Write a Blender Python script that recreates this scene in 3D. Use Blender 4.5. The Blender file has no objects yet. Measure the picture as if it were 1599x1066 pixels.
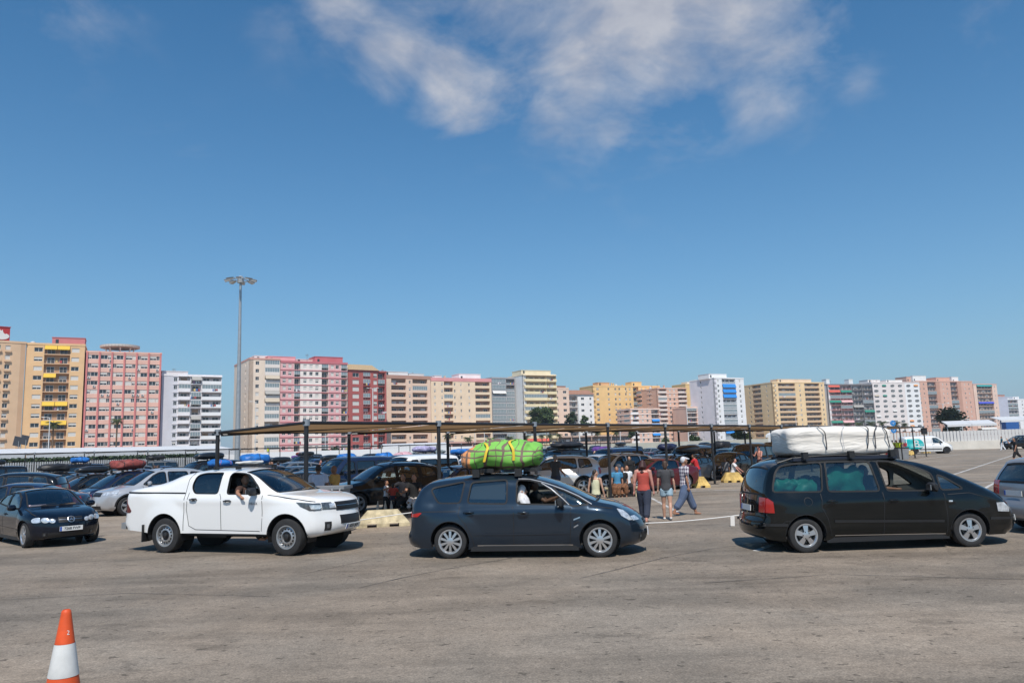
import bpy, bmesh, math, random
from math import radians, sin, cos, tan, pi, sqrt, hypot, atan2
from mathutils import Vector, Matrix, geometry
rnd = random.Random(7)
scn = bpy.context.scene
C = scn.collection

# ------------------------------------------------------------------ camera
FPX, PITCH, ROLL, CAMH = 1194.7, 0.13791, -0.030492, 2.094      # focal length in photo pixels, pitch, roll, eye height
_f = Vector((0, cos(PITCH), sin(PITCH))); _r0 = Vector((1, 0, 0)); _u0 = Vector((0, -sin(PITCH), cos(PITCH)))
_r = _r0*cos(ROLL) + _u0*sin(ROLL); _u = -_r0*sin(ROLL) + _u0*cos(ROLL)
cam_d = bpy.data.cameras.new('camera'); cam = bpy.data.objects.new('camera', cam_d); C.objects.link(cam)
cam.matrix_world = Matrix(((_r.x, _u.x, -_f.x, 0), (_r.y, _u.y, -_f.y, 0), (_r.z, _u.z, -_f.z, CAMH), (0, 0, 0, 1)))
cam_d.sensor_width = 36; cam_d.lens = 36*FPX/1599; cam_d.clip_start = .1; cam_d.clip_end = 6000
scn.camera = cam

# ------------------------------------------------------------------ world, sun, exposure
SUN_EL, SUN_AZ = radians(55), radians(177)       # azimuth of the sun seen from the ground, clockwise from +Y (the view direction)
w = bpy.data.worlds.new('World'); scn.world = w; w.use_nodes = True
nt = w.node_tree; nt.nodes.clear()
def N(nt, t, **kw):
    n = nt.nodes.new(t)
    for k, v in kw.items(): setattr(n, k, v)
    return n
def ln(nt, a, b): nt.links.new(a, b)
out = N(nt, 'ShaderNodeOutputWorld'); bg = N(nt, 'ShaderNodeBackground'); sky = N(nt, 'ShaderNodeTexSky')
sky.sky_type = 'NISHITA'; sky.sun_disc = False; sky.sun_elevation = SUN_EL; sky.sun_rotation = SUN_AZ
sky.air_density = 1.0; sky.dust_density = .35; sky.ozone_density = 2.2; sky.altitude = 0
hsv = N(nt, 'ShaderNodeHueSaturation'); hsv.inputs['Saturation'].default_value = 1.12; hsv.inputs['Value'].default_value = 1.0
tint = N(nt, 'ShaderNodeMix', data_type='RGBA', blend_type='MULTIPLY'); tint.inputs[0].default_value = 1; tint.inputs[7].default_value = (.63, .95, 1.08, 1)
ln(nt, sky.outputs[0], tint.inputs[6]); ln(nt, tint.outputs[2], hsv.inputs['Color'])
tc = N(nt, 'ShaderNodeTexCoord')
sep = N(nt, 'ShaderNodeSeparateXYZ'); ln(nt, tc.outputs['Generated'], sep.inputs[0])
# clouds: soft patches in the directions where the photograph has its clouds, broken up by noise on the sky sphere
def wnoise(scale, detail, rough, off):
    m = N(nt, 'ShaderNodeMapping'); m.inputs['Location'].default_value = off; m.inputs['Scale'].default_value = (1, 1, 1.7)
    ln(nt, tc.outputs['Generated'], m.inputs['Vector'])
    n = N(nt, 'ShaderNodeTexNoise'); n.inputs['Scale'].default_value = scale; n.inputs['Detail'].default_value = detail; n.inputs['Roughness'].default_value = rough
    n.inputs['Distortion'].default_value = .35
    ln(nt, m.outputs[0], n.inputs['Vector']); return n.outputs[0]
n1 = wnoise(6.5, 12, .60, (3.1, 1.7, 0)); n2 = wnoise(13, 5, .55, (0, 0, 4))
def math2(op, a, b, clamp=False):
    m = N(nt, 'ShaderNodeMath', operation=op); m.use_clamp = clamp
    for i, v in enumerate((a, b)):
        if isinstance(v, (int, float)): m.inputs[i].default_value = v
        else: ln(nt, v, m.inputs[i])
    return m.outputs[0]
def sky_dir(px, py): return (_r*((px-799.5)/FPX) - _u*((py-533)/FPX) + _f).normalized()
BLOBS = [(1010, 20, 190, 1.0), (900, 95, 100, 1.0), (1160, 55, 130, .95), (720, 130, 85, .85), (610, 80, 80, .75), (540, 15, 70, .7), (860, 165, 60, .75), (960, 192, 50, .7), (1100, 205, 38, .42),
         (1335, 135, 40, .36), (1270, 5, 70, .55), (780, 20, 120, .6), (800, -60, 220, .8), (60, -10, 110, .40), (450, 55, 60, .26), (1040, 150, 90, .45), (890, 205, 45, .5), (1560, 20, 80, .3), (300, 250, 60, .25), (930, 130, 130, .6), (800, 120, 90, .62), (660, 30, 90, .62)]
acc = None
for bx, by, br, bw in BLOBS:
    vd = N(nt, 'ShaderNodeVectorMath', operation='DISTANCE'); ln(nt, tc.outputs['Generated'], vd.inputs[0]); vd.inputs[1].default_value = sky_dir(bx, by)
    d2 = math2('MULTIPLY', vd.outputs['Value'], vd.outputs['Value']); rr = br/FPX
    g = math2('MULTIPLY', math2('EXPONENT', math2('MULTIPLY', d2, -1.0/(rr*rr)), 0), bw)
    acc = g if acc is None else math2('MAXIMUM', acc, g)
nz = math2('ADD', math2('MULTIPLY', n1, .86), math2('MULTIPLY', n2, .14))
dens = math2('SUBTRACT', math2('ADD', math2('MULTIPLY', acc, .62), math2('MULTIPLY', math2('SUBTRACT', nz, .5), 1.7)), .13)
dens = math2('MULTIPLY', math2('MULTIPLY', dens, 1.75, True), math2('MULTIPLY', acc, 2.2, True))
dens = math2('MULTIPLY', math2('POWER', dens, 1.15), .80, True)
# pale air low over the horizon
hz = N(nt, 'ShaderNodeMix', data_type='RGBA'); hfac = math2('MULTIPLY', math2('EXPONENT', math2('MULTIPLY', sep.outputs['Z'], -5.5), 0), .95, True)
ln(nt, hfac, hz.inputs[0]); ln(nt, hsv.outputs[0], hz.inputs[6]); hz.inputs[7].default_value = (2.85, 3.92, 5.15, 1)
mixc = N(nt, 'ShaderNodeMix', data_type='RGBA')
ln(nt, dens, mixc.inputs[0]); ln(nt, hz.outputs[2], mixc.inputs[6]); cc = N(nt, 'ShaderNodeMix', data_type='RGBA'); ln(nt, math2('MULTIPLY', math2('SUBTRACT', n2, .33), 2.2, True), cc.inputs[0]); cc.inputs[6].default_value = (4.1, 4.2, 4.75, 1); cc.inputs[7].default_value = (6.2, 6.15, 6.3, 1); ln(nt, cc.outputs[2], mixc.inputs[7])
ln(nt, mixc.outputs[2], bg.inputs['Color']); bg.inputs['Strength'].default_value = .112
ln(nt, bg.outputs[0], out.inputs['Surface'])
sd = bpy.data.lights.new('sun', 'SUN'); sd.energy = 4.5; sd.angle = radians(.53); sd.color = (1, .94, .86)
sun = bpy.data.objects.new('sun', sd); C.objects.link(sun)
sdir = Vector((sin(SUN_AZ)*cos(SUN_EL), cos(SUN_AZ)*cos(SUN_EL), sin(SUN_EL)))
sun.rotation_euler = (-sdir).to_track_quat('-Z', 'Y').to_euler(); sun.location = (0, -20, 60)
vs = scn.view_settings; vs.view_transform = 'Standard'; vs.look = 'None'; vs.exposure = 0.0; vs.gamma = 1; vs.use_curve_mapping = False
scn.cycles.max_bounces = 8; scn.cycles.transparent_max_bounces = 24; scn.cycles.volume_bounces = 0; scn.cycles.caustics_reflective = False; scn.cycles.caustics_refractive = False
scn.cycles.use_denoising = True; scn.cycles.sample_clamp_indirect = 6

# ------------------------------------------------------------------ photo pixel -> place in the world
def ray(px, py): return _r*((px-799.5)/FPX) - _u*((py-533)/FPX) + _f
def G(px, py, z=0.0):
    d = ray(px, py); t = (z-CAMH)/d.z; return Vector((d.x*t, d.y*t, z))
def at(px, py, Y):
    d = ray(px, py); t = Y/d.y; return Vector((d.x*t, Y, CAMH+d.z*t))

# ------------------------------------------------------------------ materials
MATS = {}
def mat(name, col, rough=.6, metal=0.0, spec=.5, coat=0.0, var=0.0, vscale=3.0, bump=0.0, objcol=False, emit=None, vcoord='Object', alpha=None):
    if name in MATS: return MATS[name]
    m = bpy.data.materials.new(name); m.use_nodes = True; t = m.node_tree; b = t.nodes['Principled BSDF']
    b.inputs['Base Color'].default_value = (*col, 1); b.inputs['Roughness'].default_value = rough; b.inputs['Metallic'].default_value = metal
    b.inputs['Specular IOR Level'].default_value = spec; b.inputs['Coat Weight'].default_value = coat; b.inputs['Coat Roughness'].default_value = .04
    src = None
    if objcol:
        oi = N(t, 'ShaderNodeObjectInfo'); src = oi.outputs['Color']
    if var:
        tcn = N(t, 'ShaderNodeTexCoord'); nz = N(t, 'ShaderNodeTexNoise'); nz.inputs['Scale'].default_value = vscale; nz.inputs['Detail'].default_value = 6
        ln(t, tcn.outputs[vcoord], nz.inputs['Vector'])
        mr = N(t, 'ShaderNodeMapRange'); mr.inputs[1].default_value = .3; mr.inputs[2].default_value = .7; mr.inputs[3].default_value = 1-var; mr.inputs[4].default_value = 1+var
        ln(t, nz.outputs[0], mr.inputs[0])
        mu = N(t, 'ShaderNodeMix', data_type='RGBA', blend_type='MULTIPLY'); mu.inputs[0].default_value = 1
        if src: ln(t, src, mu.inputs[6])
        else: mu.inputs[6].default_value = (*col, 1)
        ln(t, mr.outputs[0], mu.inputs[7]); src = mu.outputs[2]
        if bump:
            bn = N(t, 'ShaderNodeBump'); bn.inputs['Strength'].default_value = bump; bn.inputs['Distance'].default_value = .02
            ln(t, nz.outputs[0], bn.inputs['Height']); ln(t, bn.outputs[0], b.inputs['Normal'])
    if src: ln(t, src, b.inputs['Base Color'])
    MATS[name] = m; return m
def glass_mat(name, tint, refl=.12, rough=.02):
    if name in MATS: return MATS[name]
    m = bpy.data.materials.new(name); m.use_nodes = True; t = m.node_tree; t.nodes.clear()
    o = N(t, 'ShaderNodeOutputMaterial'); mixs = N(t, 'ShaderNodeMixShader'); tr = N(t, 'ShaderNodeBsdfTransparent'); gl = N(t, 'ShaderNodeBsdfGlossy')
    tr.inputs[0].default_value = (*tint, 1); gl.inputs['Roughness'].default_value = rough; gl.inputs[0].default_value = (1, 1, 1, 1)
    lw = N(t, 'ShaderNodeLayerWeight'); lw.inputs[0].default_value = .5; pw = N(t, 'ShaderNodeMath', operation='POWER'); pw.inputs[1].default_value = 4.0; ln(t, lw.outputs['Facing'], pw.inputs[0])
    mr = N(t, 'ShaderNodeMapRange'); mr.inputs[1].default_value = 0; mr.inputs[2].default_value = 1; mr.inputs[3].default_value = refl; mr.inputs[4].default_value = 1
    ln(t, pw.outputs[0], mr.inputs[0]); ln(t, mr.outputs[0], mixs.inputs[0]); ln(t, tr.outputs[0], mixs.inputs[1]); ln(t, gl.outputs[0], mixs.inputs[2])
    ln(t, mixs.outputs[0], o.inputs[0]); MATS[name] = m; return m

# ------------------------------------------------------------------ objects and meshes
def tag(o, label=None, cat=None, group=None, kind=None):
    if label: o['label'] = label
    if cat: o['category'] = cat
    if group: o['group'] = group
    if kind: o['kind'] = kind
    return o
def empty(name, loc=(0, 0, 0), rz=0, label=None, cat=None, group=None):
    o = bpy.data.objects.new(name, None); C.objects.link(o); o.location = loc; o.rotation_euler = (0, 0, rz); o.empty_display_size = .3
    return tag(o, label, cat, group)
def link(name, me, parent=None, loc=None, rz=None, color=None):
    o = bpy.data.objects.new(name, me); C.objects.link(o)
    if parent is not None: o.parent = parent
    if loc is not None: o.location = loc
    if rz is not None: o.rotation_euler = (0, 0, rz)
    if color is not None: o.color = (*color, 1)
    return o
class MB:
    def __init__(s): s.v = []; s.f = []; s.m = []; s.mats = []
    def mi(s, m):
        if m not in s.mats: s.mats.append(m)
        return s.mats.index(m)
    def add(s, vs, fs, m):
        b = len(s.v); k = s.mi(m); s.v += [tuple(v) for v in vs]
        for f in fs: s.f.append(tuple(i+b for i in f)); s.m.append(k)
    def box(s, c, d, m, rz=0, M=None):
        hx, hy, hz = d[0]/2, d[1]/2, d[2]/2; vs = []
        for x, y, z in ((-hx,-hy,-hz),(hx,-hy,-hz),(hx,hy,-hz),(-hx,hy,-hz),(-hx,-hy,hz),(hx,-hy,hz),(hx,hy,hz),(-hx,hy,hz)):
            if rz: x, y = x*cos(rz)-y*sin(rz), x*sin(rz)+y*cos(rz)
            p = Vector((x+c[0], y+c[1], z+c[2])); vs.append(M @ p if M is not None else p)
        s.add(vs, ((0,3,2,1),(4,5,6,7),(0,1,5,4),(1,2,6,5),(2,3,7,6),(3,0,4,7)), m)
    def bx(s, a, b, m, M=None):
        s.box([(a[i]+b[i])/2 for i in range(3)], [abs(b[i]-a[i]) for i in range(3)], m, 0, M)
    def frustum(s, c, d0, d1, h, m):
        vs = [(c[0]+sx*d[0]/2, c[1]+sy*d[1]/2, c[2]+z) for d, z in ((d0, 0), (d1, h)) for sx, sy in ((-1,-1),(1,-1),(1,1),(-1,1))]
        s.add(vs, ((0,3,2,1),(4,5,6,7),(0,1,5,4),(1,2,6,5),(2,3,7,6),(3,0,4,7)), m)
    def tube(s, pts, r, m, n=8, cap=True):
        pts = [Vector(p) for p in pts]; rs = r if isinstance(r, (list, tuple)) else [r]*len(pts); vs = []; fs = []
        for i, p in enumerate(pts):
            d = (pts[min(i+1, len(pts)-1)]-pts[max(i-1, 0)]).normalized(); a = d.orthogonal().normalized() if abs(d.z) < .99 else Vector((1, 0, 0))
            if abs(d.z) < .99: a = d.cross(Vector((0, 0, 1))).normalized()
            b = d.cross(a).normalized()
            for k in range(n): vs.append(p + (a*cos(2*pi*k/n) + b*sin(2*pi*k/n))*rs[i])
        for i in range(len(pts)-1):
            for k in range(n): fs.append((i*n+k, i*n+(k+1) % n, (i+1)*n+(k+1) % n, (i+1)*n+k))
        if cap: fs.append(tuple(range(n-1, -1, -1))); fs.append(tuple(range((len(pts)-1)*n, len(pts)*n)))
        s.add(vs, fs, m)
    def lathe(s, prof, m, n=24, M=None, axis='Z'):
        vs = []; fs = []
        for r, z in prof:
            for k in range(n):
                a = 2*pi*k/n; p = Vector((r*cos(a), r*sin(a), z))
                if axis == 'Y': p = Vector((r*cos(a), z, r*sin(a)))
                vs.append(M @ p if M is not None else p)
        for i in range(len(prof)-1):
            for k in range(n): fs.append((i*n+k, i*n+(k+1) % n, (i+1)*n+(k+1) % n, (i+1)*n+k))
        s.add(vs, fs, m)
    def prism(s, poly, y0, y1, m, M=None):       # polygon in (x, z) pulled from y0 to y1
        n = len(poly); vs = [Vector((x, y0, z)) for x, z in poly] + [Vector((x, y1, z)) for x, z in poly]
        if M is not None: vs = [M @ v for v in vs]
        s.add(vs, [tuple(range(n)), tuple(range(2*n-1, n-1, -1))] + [(i, i+n, (i+1) % n+n, (i+1) % n) for i in range(n)], m)
    def mesh(s, name, smooth=False, sharp=None, fix=True):
        me = bpy.data.meshes.new(name); me.from_pydata(s.v, [], s.f)
        for m in s.mats: me.materials.append(m)
        me.polygons.foreach_set('material_index', s.m)
        if fix:
            bm = bmesh.new(); bm.from_mesh(me); bmesh.ops.remove_doubles(bm, verts=bm.verts, dist=1e-5)
            bmesh.ops.recalc_face_normals(bm, faces=bm.faces); bm.to_mesh(me); bm.free()
        if smooth:
            me.polygons.foreach_set('use_smooth', [True]*len(me.polygons))
            if sharp: me.set_sharp_from_angle(angle=radians(sharp))
        me.update(); return me
    def build(s, name, parent=None, smooth=False, sharp=None, color=None, fix=True):
        return link(name, s.mesh(name, smooth, sharp, fix), parent, color=color)
TMP = bpy.data.scenes.new('workbench')          # modifiers and lettering are evaluated here, away from the big scene
def evaluated(ob):
    TMP.collection.objects.link(ob); TMP.view_layers[0].update(); dg = TMP.view_layers[0].depsgraph
    me = bpy.data.meshes.new_from_object(ob.evaluated_get(dg)); bpy.data.objects.remove(ob); return me
def text_mesh(txt, size, m, extrude=.003, name='lettering'):
    cu = bpy.data.curves.new('t', 'FONT'); cu.body = txt; cu.size = size; cu.extrude = extrude; cu.align_x = 'CENTER'; cu.align_y = 'CENTER'; cu.resolution_u = 3
    me = evaluated(bpy.data.objects.new('t', cu)); bpy.data.curves.remove(cu)
    me.name = name; me.materials.clear(); me.materials.append(m); return me
def poly_in(p, poly):
    x, z = p; r = False; n = len(poly)
    for i in range(n):
        x0, z0 = poly[i]; x1, z1 = poly[i-1]
        if (z0 > z) != (z1 > z) and x < (x1-x0)*(z-z0)/(z1-z0)+x0: r = not r
    return r
def chaikin(p, k=2, closed=False):
    for _ in range(k):
        q = [] if closed else [p[0]]
        for i in range(len(p) if closed else len(p)-1):
            a, b = p[i], p[(i+1) % len(p)]
            q += [tuple(a[j]*.75+b[j]*.25 for j in range(len(a))), tuple(a[j]*.25+b[j]*.75 for j in range(len(a)))]
        if not closed: q.append(p[-1])
        p = q
    return p
def resample(p, step):
    o = [p[0]]
    for a, b in zip(p, p[1:]):
        L = hypot(b[0]-a[0], b[1]-a[1]); n = max(1, int(round(L/step)))
        for i in range(1, n+1): o.append((a[0]+(b[0]-a[0])*i/n, a[1]+(b[1]-a[1])*i/n))
    return o
def even(p, step):
    d = [0]
    for a, b in zip(p, p[1:]): d.append(d[-1]+hypot(b[0]-a[0], b[1]-a[1]))
    n = max(2, int(round(d[-1]/step))); o = []; j = 0
    for i in range(n+1):
        t = d[-1]*i/n
        while j < len(d)-2 and d[j+1] < t: j += 1
        f = 0 if d[j+1] == d[j] else (t-d[j])/(d[j+1]-d[j]); o.append(tuple(p[j][k]+(p[j+1][k]-p[j][k])*f for k in range(len(p[j]))))
    return o
# ------------------------------------------------------------------ vehicles
PAINT = mat('car_paint', (.5, .5, .5), rough=.3, metal=.0, spec=.03, coat=1.0, objcol=True, var=.05, vscale=2.0)
PAINTM = mat('car_paint_metallic', (.5, .5, .5), rough=.28, metal=.35, spec=.1, coat=1.0, objcol=True, var=.05, vscale=2.0)
GLASS = glass_mat('car_glass', (.50, .56, .55), .13)
GLASSD = glass_mat('tinted_glass', (.10, .13, .14), .13)
RUB = mat('tyre_rubber', (.022, .022, .023), rough=.85, var=.25, vscale=9)
BLK = mat('black_plastic', (.016, .016, .017), rough=.5)
INT = mat('car_interior', (.035, .035, .037), rough=.8)
INTL = mat('light_interior', (.19, .185, .175), rough=.85)
DARKG = mat('seam_shadow_rubber', (.008, .008, .009), rough=.7)
ALU = mat('alloy_rim', (.62, .63, .65), rough=.28, metal=.85)
STEELR = mat('steel_rim', (.42, .43, .44), rough=.38, metal=.7)
CHROME = mat('chrome', (.70, .71, .73), rough=.28, metal=1)
LAMP = mat('headlamp_glass', (.62, .66, .70), rough=.08, metal=.35, coat=1, var=.35, vscale=14)
LAMPD = mat('dark_headlamp', (.10, .11, .12), rough=.1, metal=.3, coat=1, var=.5, vscale=16)
REDL = mat('tail_lamp_red', (.42, .012, .010), rough=.12, coat=1)
REDD = mat('dark_tail_lamp', (.10, .008, .010), rough=.12, coat=1)
AMB = mat('indicator_amber', (.75, .30, .10), rough=.15, coat=1)
PLATE = mat('plate_white', (.72, .72, .70), rough=.45)
PLBLUE = mat('plate_blue', (.02, .10, .45), rough=.45)
INK = mat('black_ink', (.02, .02, .02), rough=.6)

def fillet(poly, r):
    o = []; n = len(poly)
    for i in range(n):
        a, b, c = poly[i-1], poly[i], poly[(i+1) % n]; la, lc = hypot(a[0]-b[0], a[1]-b[1]), hypot(c[0]-b[0], c[1]-b[1]); ra, rc = min(r, la*.4), min(r, lc*.4)
        p = (b[0]+(a[0]-b[0])*ra/la, b[1]+(a[1]-b[1])*ra/la); q = (b[0]+(c[0]-b[0])*rc/lc, b[1]+(c[1]-b[1])*rc/lc)
        for t in (0, .35, .65, 1): o.append(tuple(p[k]*(1-t)**2+2*b[k]*t*(1-t)+q[k]*t*t for k in (0, 1)))
    return o
class Car:
    """Side sheets mapped on a width function W(x, z) + one strip over bonnet, roof and tail; cut by windows and arches."""
    def __init__(s, sp):
        s.sp = sp; g = sp.get
        s.P = even(chaikin(sp['profile'], g('smooth', 2)), g('step', .055))
        xs = [p[0] for p in s.P]; s.x0, s.x1 = min(xs), max(xs); s.H = max(p[1] for p in s.P)
        s.w = sp['width']/2; s.rF, s.rR = g('front_range', .95), g('rear_range', .7); s.bF, s.bR = g('front_bulge', .22), g('rear_bulge', .12)
        s.cz = g('crown', .055); s.zb = g('zmid', .8); s.th = g('tumble', .30); s.rr = g('round', .13); s.ground = g('sill', .2)
        s.E = [s.emap(p) for p in s.P]; s.belt = sp['belt']; s.R = sp['tyre']; s.Ra = g('arch', s.R+.06); s.axF, s.axR = sp['axles']
        # outline of the side sheet
        zf, zr = s.E[-1][1], s.E[0][1]
        bot = [s.E[-1]]
        for ax in (s.axF, s.axR):
            zc = s.R; zl = s.sill(ax); a0 = math.asin(max(-1, min(1, (zl-zc)/s.Ra)))
            arc = [(ax+s.Ra*cos(a0+(pi-2*a0)*k/18), zc+s.Ra*sin(a0+(pi-2*a0)*k/18)) for k in range(19)]
            bot += arc
        bot.append(s.E[0])
        # keep the bottom runs sampled
        b2 = []
        for a, b in zip(bot, bot[1:]): b2 += resample([a, b], .09)[:-1]
        s.outline = s.E + b2[1:]
        s.arc_pts = bot
        s.build()
    def sill(s, x): return s.ground
    def emap(s, p):
        x, z = p
        t = max(0, (x-(s.x1-s.rF))/s.rF); x2 = x - s.bF*t**2.2
        t = max(0, ((s.x0+s.rR)-x)/s.rR); x2 += s.bR*t**2.2
        if z > s.zb*.8: x2 -= s.sp.get('ws_curve', .11)*math.exp(-((x-s.sp['windscreen'][1]+.05)/.62)**2)
        u = max(0, min(1, (z-s.zb)/(s.H-s.zb))); return (x2, z - s.cz*u*u*(3-2*u))
    def beltz(s, x):
        b = s.belt
        if x <= b[0][0]: return b[0][1]
        for (xa, za), (xb, zb) in zip(b, b[1:]):
            if x <= xb: return za+(zb-za)*(x-xa)/(xb-xa)
        return b[-1][1]
    def dist(s, x, z):
        m = 9
        for i in range(len(s.E)-1):
            a, b = s.E[i], s.E[i+1]; vx, vz = b[0]-a[0], b[1]-a[1]; L = vx*vx+vz*vz
            t = 0 if L == 0 else max(0, min(1, ((x-a[0])*vx+(z-a[1])*vz)/L)); d = hypot(x-a[0]-t*vx, z-a[1]-t*vz)
            if d < m: m = d
        return m
    def W(s, x, z, d=None):
        sp = s.sp; y = s.w
        t = max(0, (x-(s.x1-s.bF-1.0))/1.0); y -= sp.get('nose_taper', .16)*t**2
        t = max(0, ((s.x0+s.bR+.9)-x)/.9); y -= sp.get('tail_taper', .08)*t**2
        b = s.beltz(x); cz = sp.get('crease_z', .8)
        if z > cz and x > s.axR-.8: y -= sp.get('shoulder', .32)*(min(z, b)-cz)**1.3*2.0*min(1, max(0, (x-s.axR+.8)/.5)) if b > cz else 0
        if z > b: y -= s.th*(z-b) + .10*(z-b)**2
        y -= sp.get('under', .07)*max(0, (b-z)/b)**2 + (.035*max(0, (.45-z)/.3)**1.5 if z < .45 else 0)
        y += sp.get('crease', .012)*math.exp(-((z-sp.get('crease_z', .8))/.035)**2)*(1 if s.axR+.3 < x < s.axF+.1 else .0)
        fl = sp.get('flare', .03)
        for ax in (s.axF, s.axR):
            q = hypot(x-ax, z-s.R)-s.Ra
            if q < .30: y += fl*max(0, 1-max(0, q)/.26)**.8*(1 if q > -.06 else .9)
        if d is None: d = s.dist(x, z)
        if d < s.rr: y -= .8*s.rr*(1-d/s.rr)**2
        return max(y, .05)
    def sp_pt(s, i, u):                      # a point of the strip: i index along the profile, u -1..1 across
        i = max(0, min(len(s.P)-1.001, i)); k = int(i); f = i-k
        P = [s.P[k][j]*(1-f)+s.P[k+1][j]*f for j in (0, 1)]; E = [s.E[k][j]*(1-f)+s.E[k+1][j]*f for j in (0, 1)]
        we = s.we[k]*(1-f)+s.we[k+1]*f; q = 1-abs(u)**2.2
        return Vector((E[0]+(P[0]-E[0])*q, we*u, E[1]+(P[1]-E[1])*q))
    def sp_n(s, i, u):
        a = s.sp_pt(i+.3, u)-s.sp_pt(i-.3, u); b = s.sp_pt(i, min(1, u+.05))-s.sp_pt(i, max(-1, u-.05)); n = b.cross(a)
        return -n.normalized() if n.length > 0 else Vector((0, 0, 1))
    def side_n(s, x, z):
        e = .02; y = s.W(x, z); return Vector((-(s.W(x+e, z)-y)/e, 1, -(s.W(x, z+e)-y)/e)).normalized()
    def idx(s, cond):                        # first profile index (from the front end backwards) that meets cond
        for i in range(len(s.P)-1, -1, -1):
            if cond(*s.P[i]): return i
        return 0
    def front_z(s, z):                       # profile index on the nose at height z
        for i in range(len(s.P)-1, 1, -1):
            if s.P[i][1] <= z <= s.P[i-1][1]: return i-(z-s.P[i][1])/max(1e-6, s.P[i-1][1]-s.P[i][1])
        return len(s.P)-2
    def rear_z(s, z):
        for i in range(len(s.P)-1):
            if s.P[i][1] <= z <= s.P[i+1][1]: return i+(z-s.P[i][1])/max(1e-6, s.P[i+1][1]-s.P[i][1])
        return 1
    def at_x(s, x, top=True):
        best = None
        for i in range(len(s.P)-1):
            a, b = s.P[i][0], s.P[i+1][0]
            if min(a, b) <= x <= max(a, b) and b >= a and s.P[i][1] > s.zb*.75: return i+(x-a)/max(1e-6, b-a)
        return len(s.P)//2
    def cdt(s, outline, polys, h, extra=()):
        V = []; Ed = []
        def loop(p, closed=True):
            b = len(V); V.extend(Vector(q) for q in p); n = len(p)
            for i in range(n if closed else n-1): Ed.append((b+i, b+(i+1) % n))
        loop(outline)
        for p in polys: loop(p)
        xs = [p[0] for p in outline]; zs = [p[1] for p in outline]; segs = [(V[a], V[b]) for a, b in Ed]
        x = min(xs)+h/2
        while x < max(xs):
            z = min(zs)+h/2
            while z < max(zs):
                if poly_in((x, z), outline):
                    ok = True
                    for a, b in segs:
                        if abs(a.x-x) < h*2.2 and abs(a.y-z) < h*2.2:
                            vx, vz = b.x-a.x, b.y-a.y; L = vx*vx+vz*vz or 1; t = max(0, min(1, ((x-a.x)*vx+(z-a.y)*vz)/L))
                            if hypot(x-a.x-t*vx, z-a.y-t*vz) < h*.45: ok = False; break
                    if ok: V.append(Vector((x, z)))
                z += h
            x += h
        vo, eo, fo, *_ = geometry.delaunay_2d_cdt(V, Ed, [], 1, 1e-5)
        return [(p.x, p.y) for p in vo], [tuple(f) for f in fo]
    def build(s):
        sp = s.sp; h = sp.get('grid', .075); s.we = [s.W(e[0], e[1], 0) for e in s.E]
        wins = [resample(w+[w[0]], .10)[:-1] for w in [fillet(w, .07) for w in sp['windows']]]
        s.wins = wins
        V, F = s.cdt(s.outline, wins, h)
        Y = [s.W(x, z) for x, z in V]
        kind = []
        for f in F:
            c = (sum(V[i][0] for i in f)/3, sum(V[i][1] for i in f)/3); kk = -1
            for k, w in enumerate(wins):
                if poly_in(c, w): kk = k; break
            kind.append(kk)
        s.V, s.F, s.Y, s.kind = V, F, Y, kind
        nP = len(s.P); U = [-1, -.95, -.86, -.7, -.5, -.25, 0, .25, .5, .7, .86, .95, 1]
        ws0, ws1 = [s.at_x(x) for x in sp['windscreen']]; ws0, ws1 = int(round(ws0)), int(round(ws1))
        rw = sp.get('rear_window'); rw0, rw1 = (int(round(s.rear_z(rw[0]))), int(round(s.rear_z(rw[1])))) if rw else (-1, -1)
        s.ws = (ws0, ws1); s.rw = (rw0, rw1)
        body = MB(); inn = MB(); glass = {k: (MB(), MB()) for k in range(len(wins))}; wsm = MB(); rwm = MB()
        pm = sp.get('paint', PAINT)
        for sg in (-1, 1):
            vs = [(V[i][0], sg*Y[i], V[i][1]) for i in range(len(V))]; vi = [(V[i][0], sg*(Y[i]-.05), V[i][1]) for i in range(len(V))]; vg = [(V[i][0], sg*(Y[i]-.012), V[i][1]) for i in range(len(V))]
            fl = (lambda f: f) if sg < 0 else (lambda f: f[::-1])
            body.add(vs, [fl(f) for f, k in zip(F, kind) if k < 0], pm)
            inn.add(vi, [fl(f) for f, k in zip(F, kind) if k < 0 and min(Y[i] for i in f) > .3], sp.get('trim_inside', INT))
            for k in glass:
                fs = [fl(f) for f, kk in zip(F, kind) if kk == k]; used = sorted({i for f in fs for i in f}); re = {a: b for b, a in enumerate(used)}
                glass[k][0 if sg < 0 else 1].add([vg[i] for i in used], [tuple(re[i] for i in f) for f in fs], sp.get('glass', {}).get(k, GLASS))
        S = [[s.sp_pt(i, u) for u in U] for i in range(nP)]
        def sadd(mb, sel, off, m):
            vs = []; fs = []
            for i in range(nP):
                for j, u in enumerate(U): vs.append(S[i][j]+(s.sp_n(i, u)*off if off else Vector((0, 0, 0))))
            n = len(U)
            for i in range(nP-1):
                for j in range(n-1):
                    if sel(i, j): fs.append((i*n+j, (i+1)*n+j, (i+1)*n+j+1, i*n+j+1))
            used = sorted({k for f in fs for k in f}); re = {a: b for b, a in enumerate(used)}
            mb.add([vs[k] for k in used], [tuple(re[k] for k in f) for f in fs], m)
        inw = lambda i, j: ws0 <= i < ws1 and 1 <= j <= len(U)-3
        inr = lambda i, j: rw0 <= i < rw1 and 2 <= j <= len(U)-4
        sadd(body, lambda i, j: not inw(i, j) and not inr(i, j), 0, pm)
        sadd(inn, lambda i, j: not inw(i, j) and not inr(i, j) and rw0 < i < ws1+1 and s.P[i][1] > s.beltz(s.P[i][0]), -.05, sp.get('roof_inside', INTL))
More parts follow.
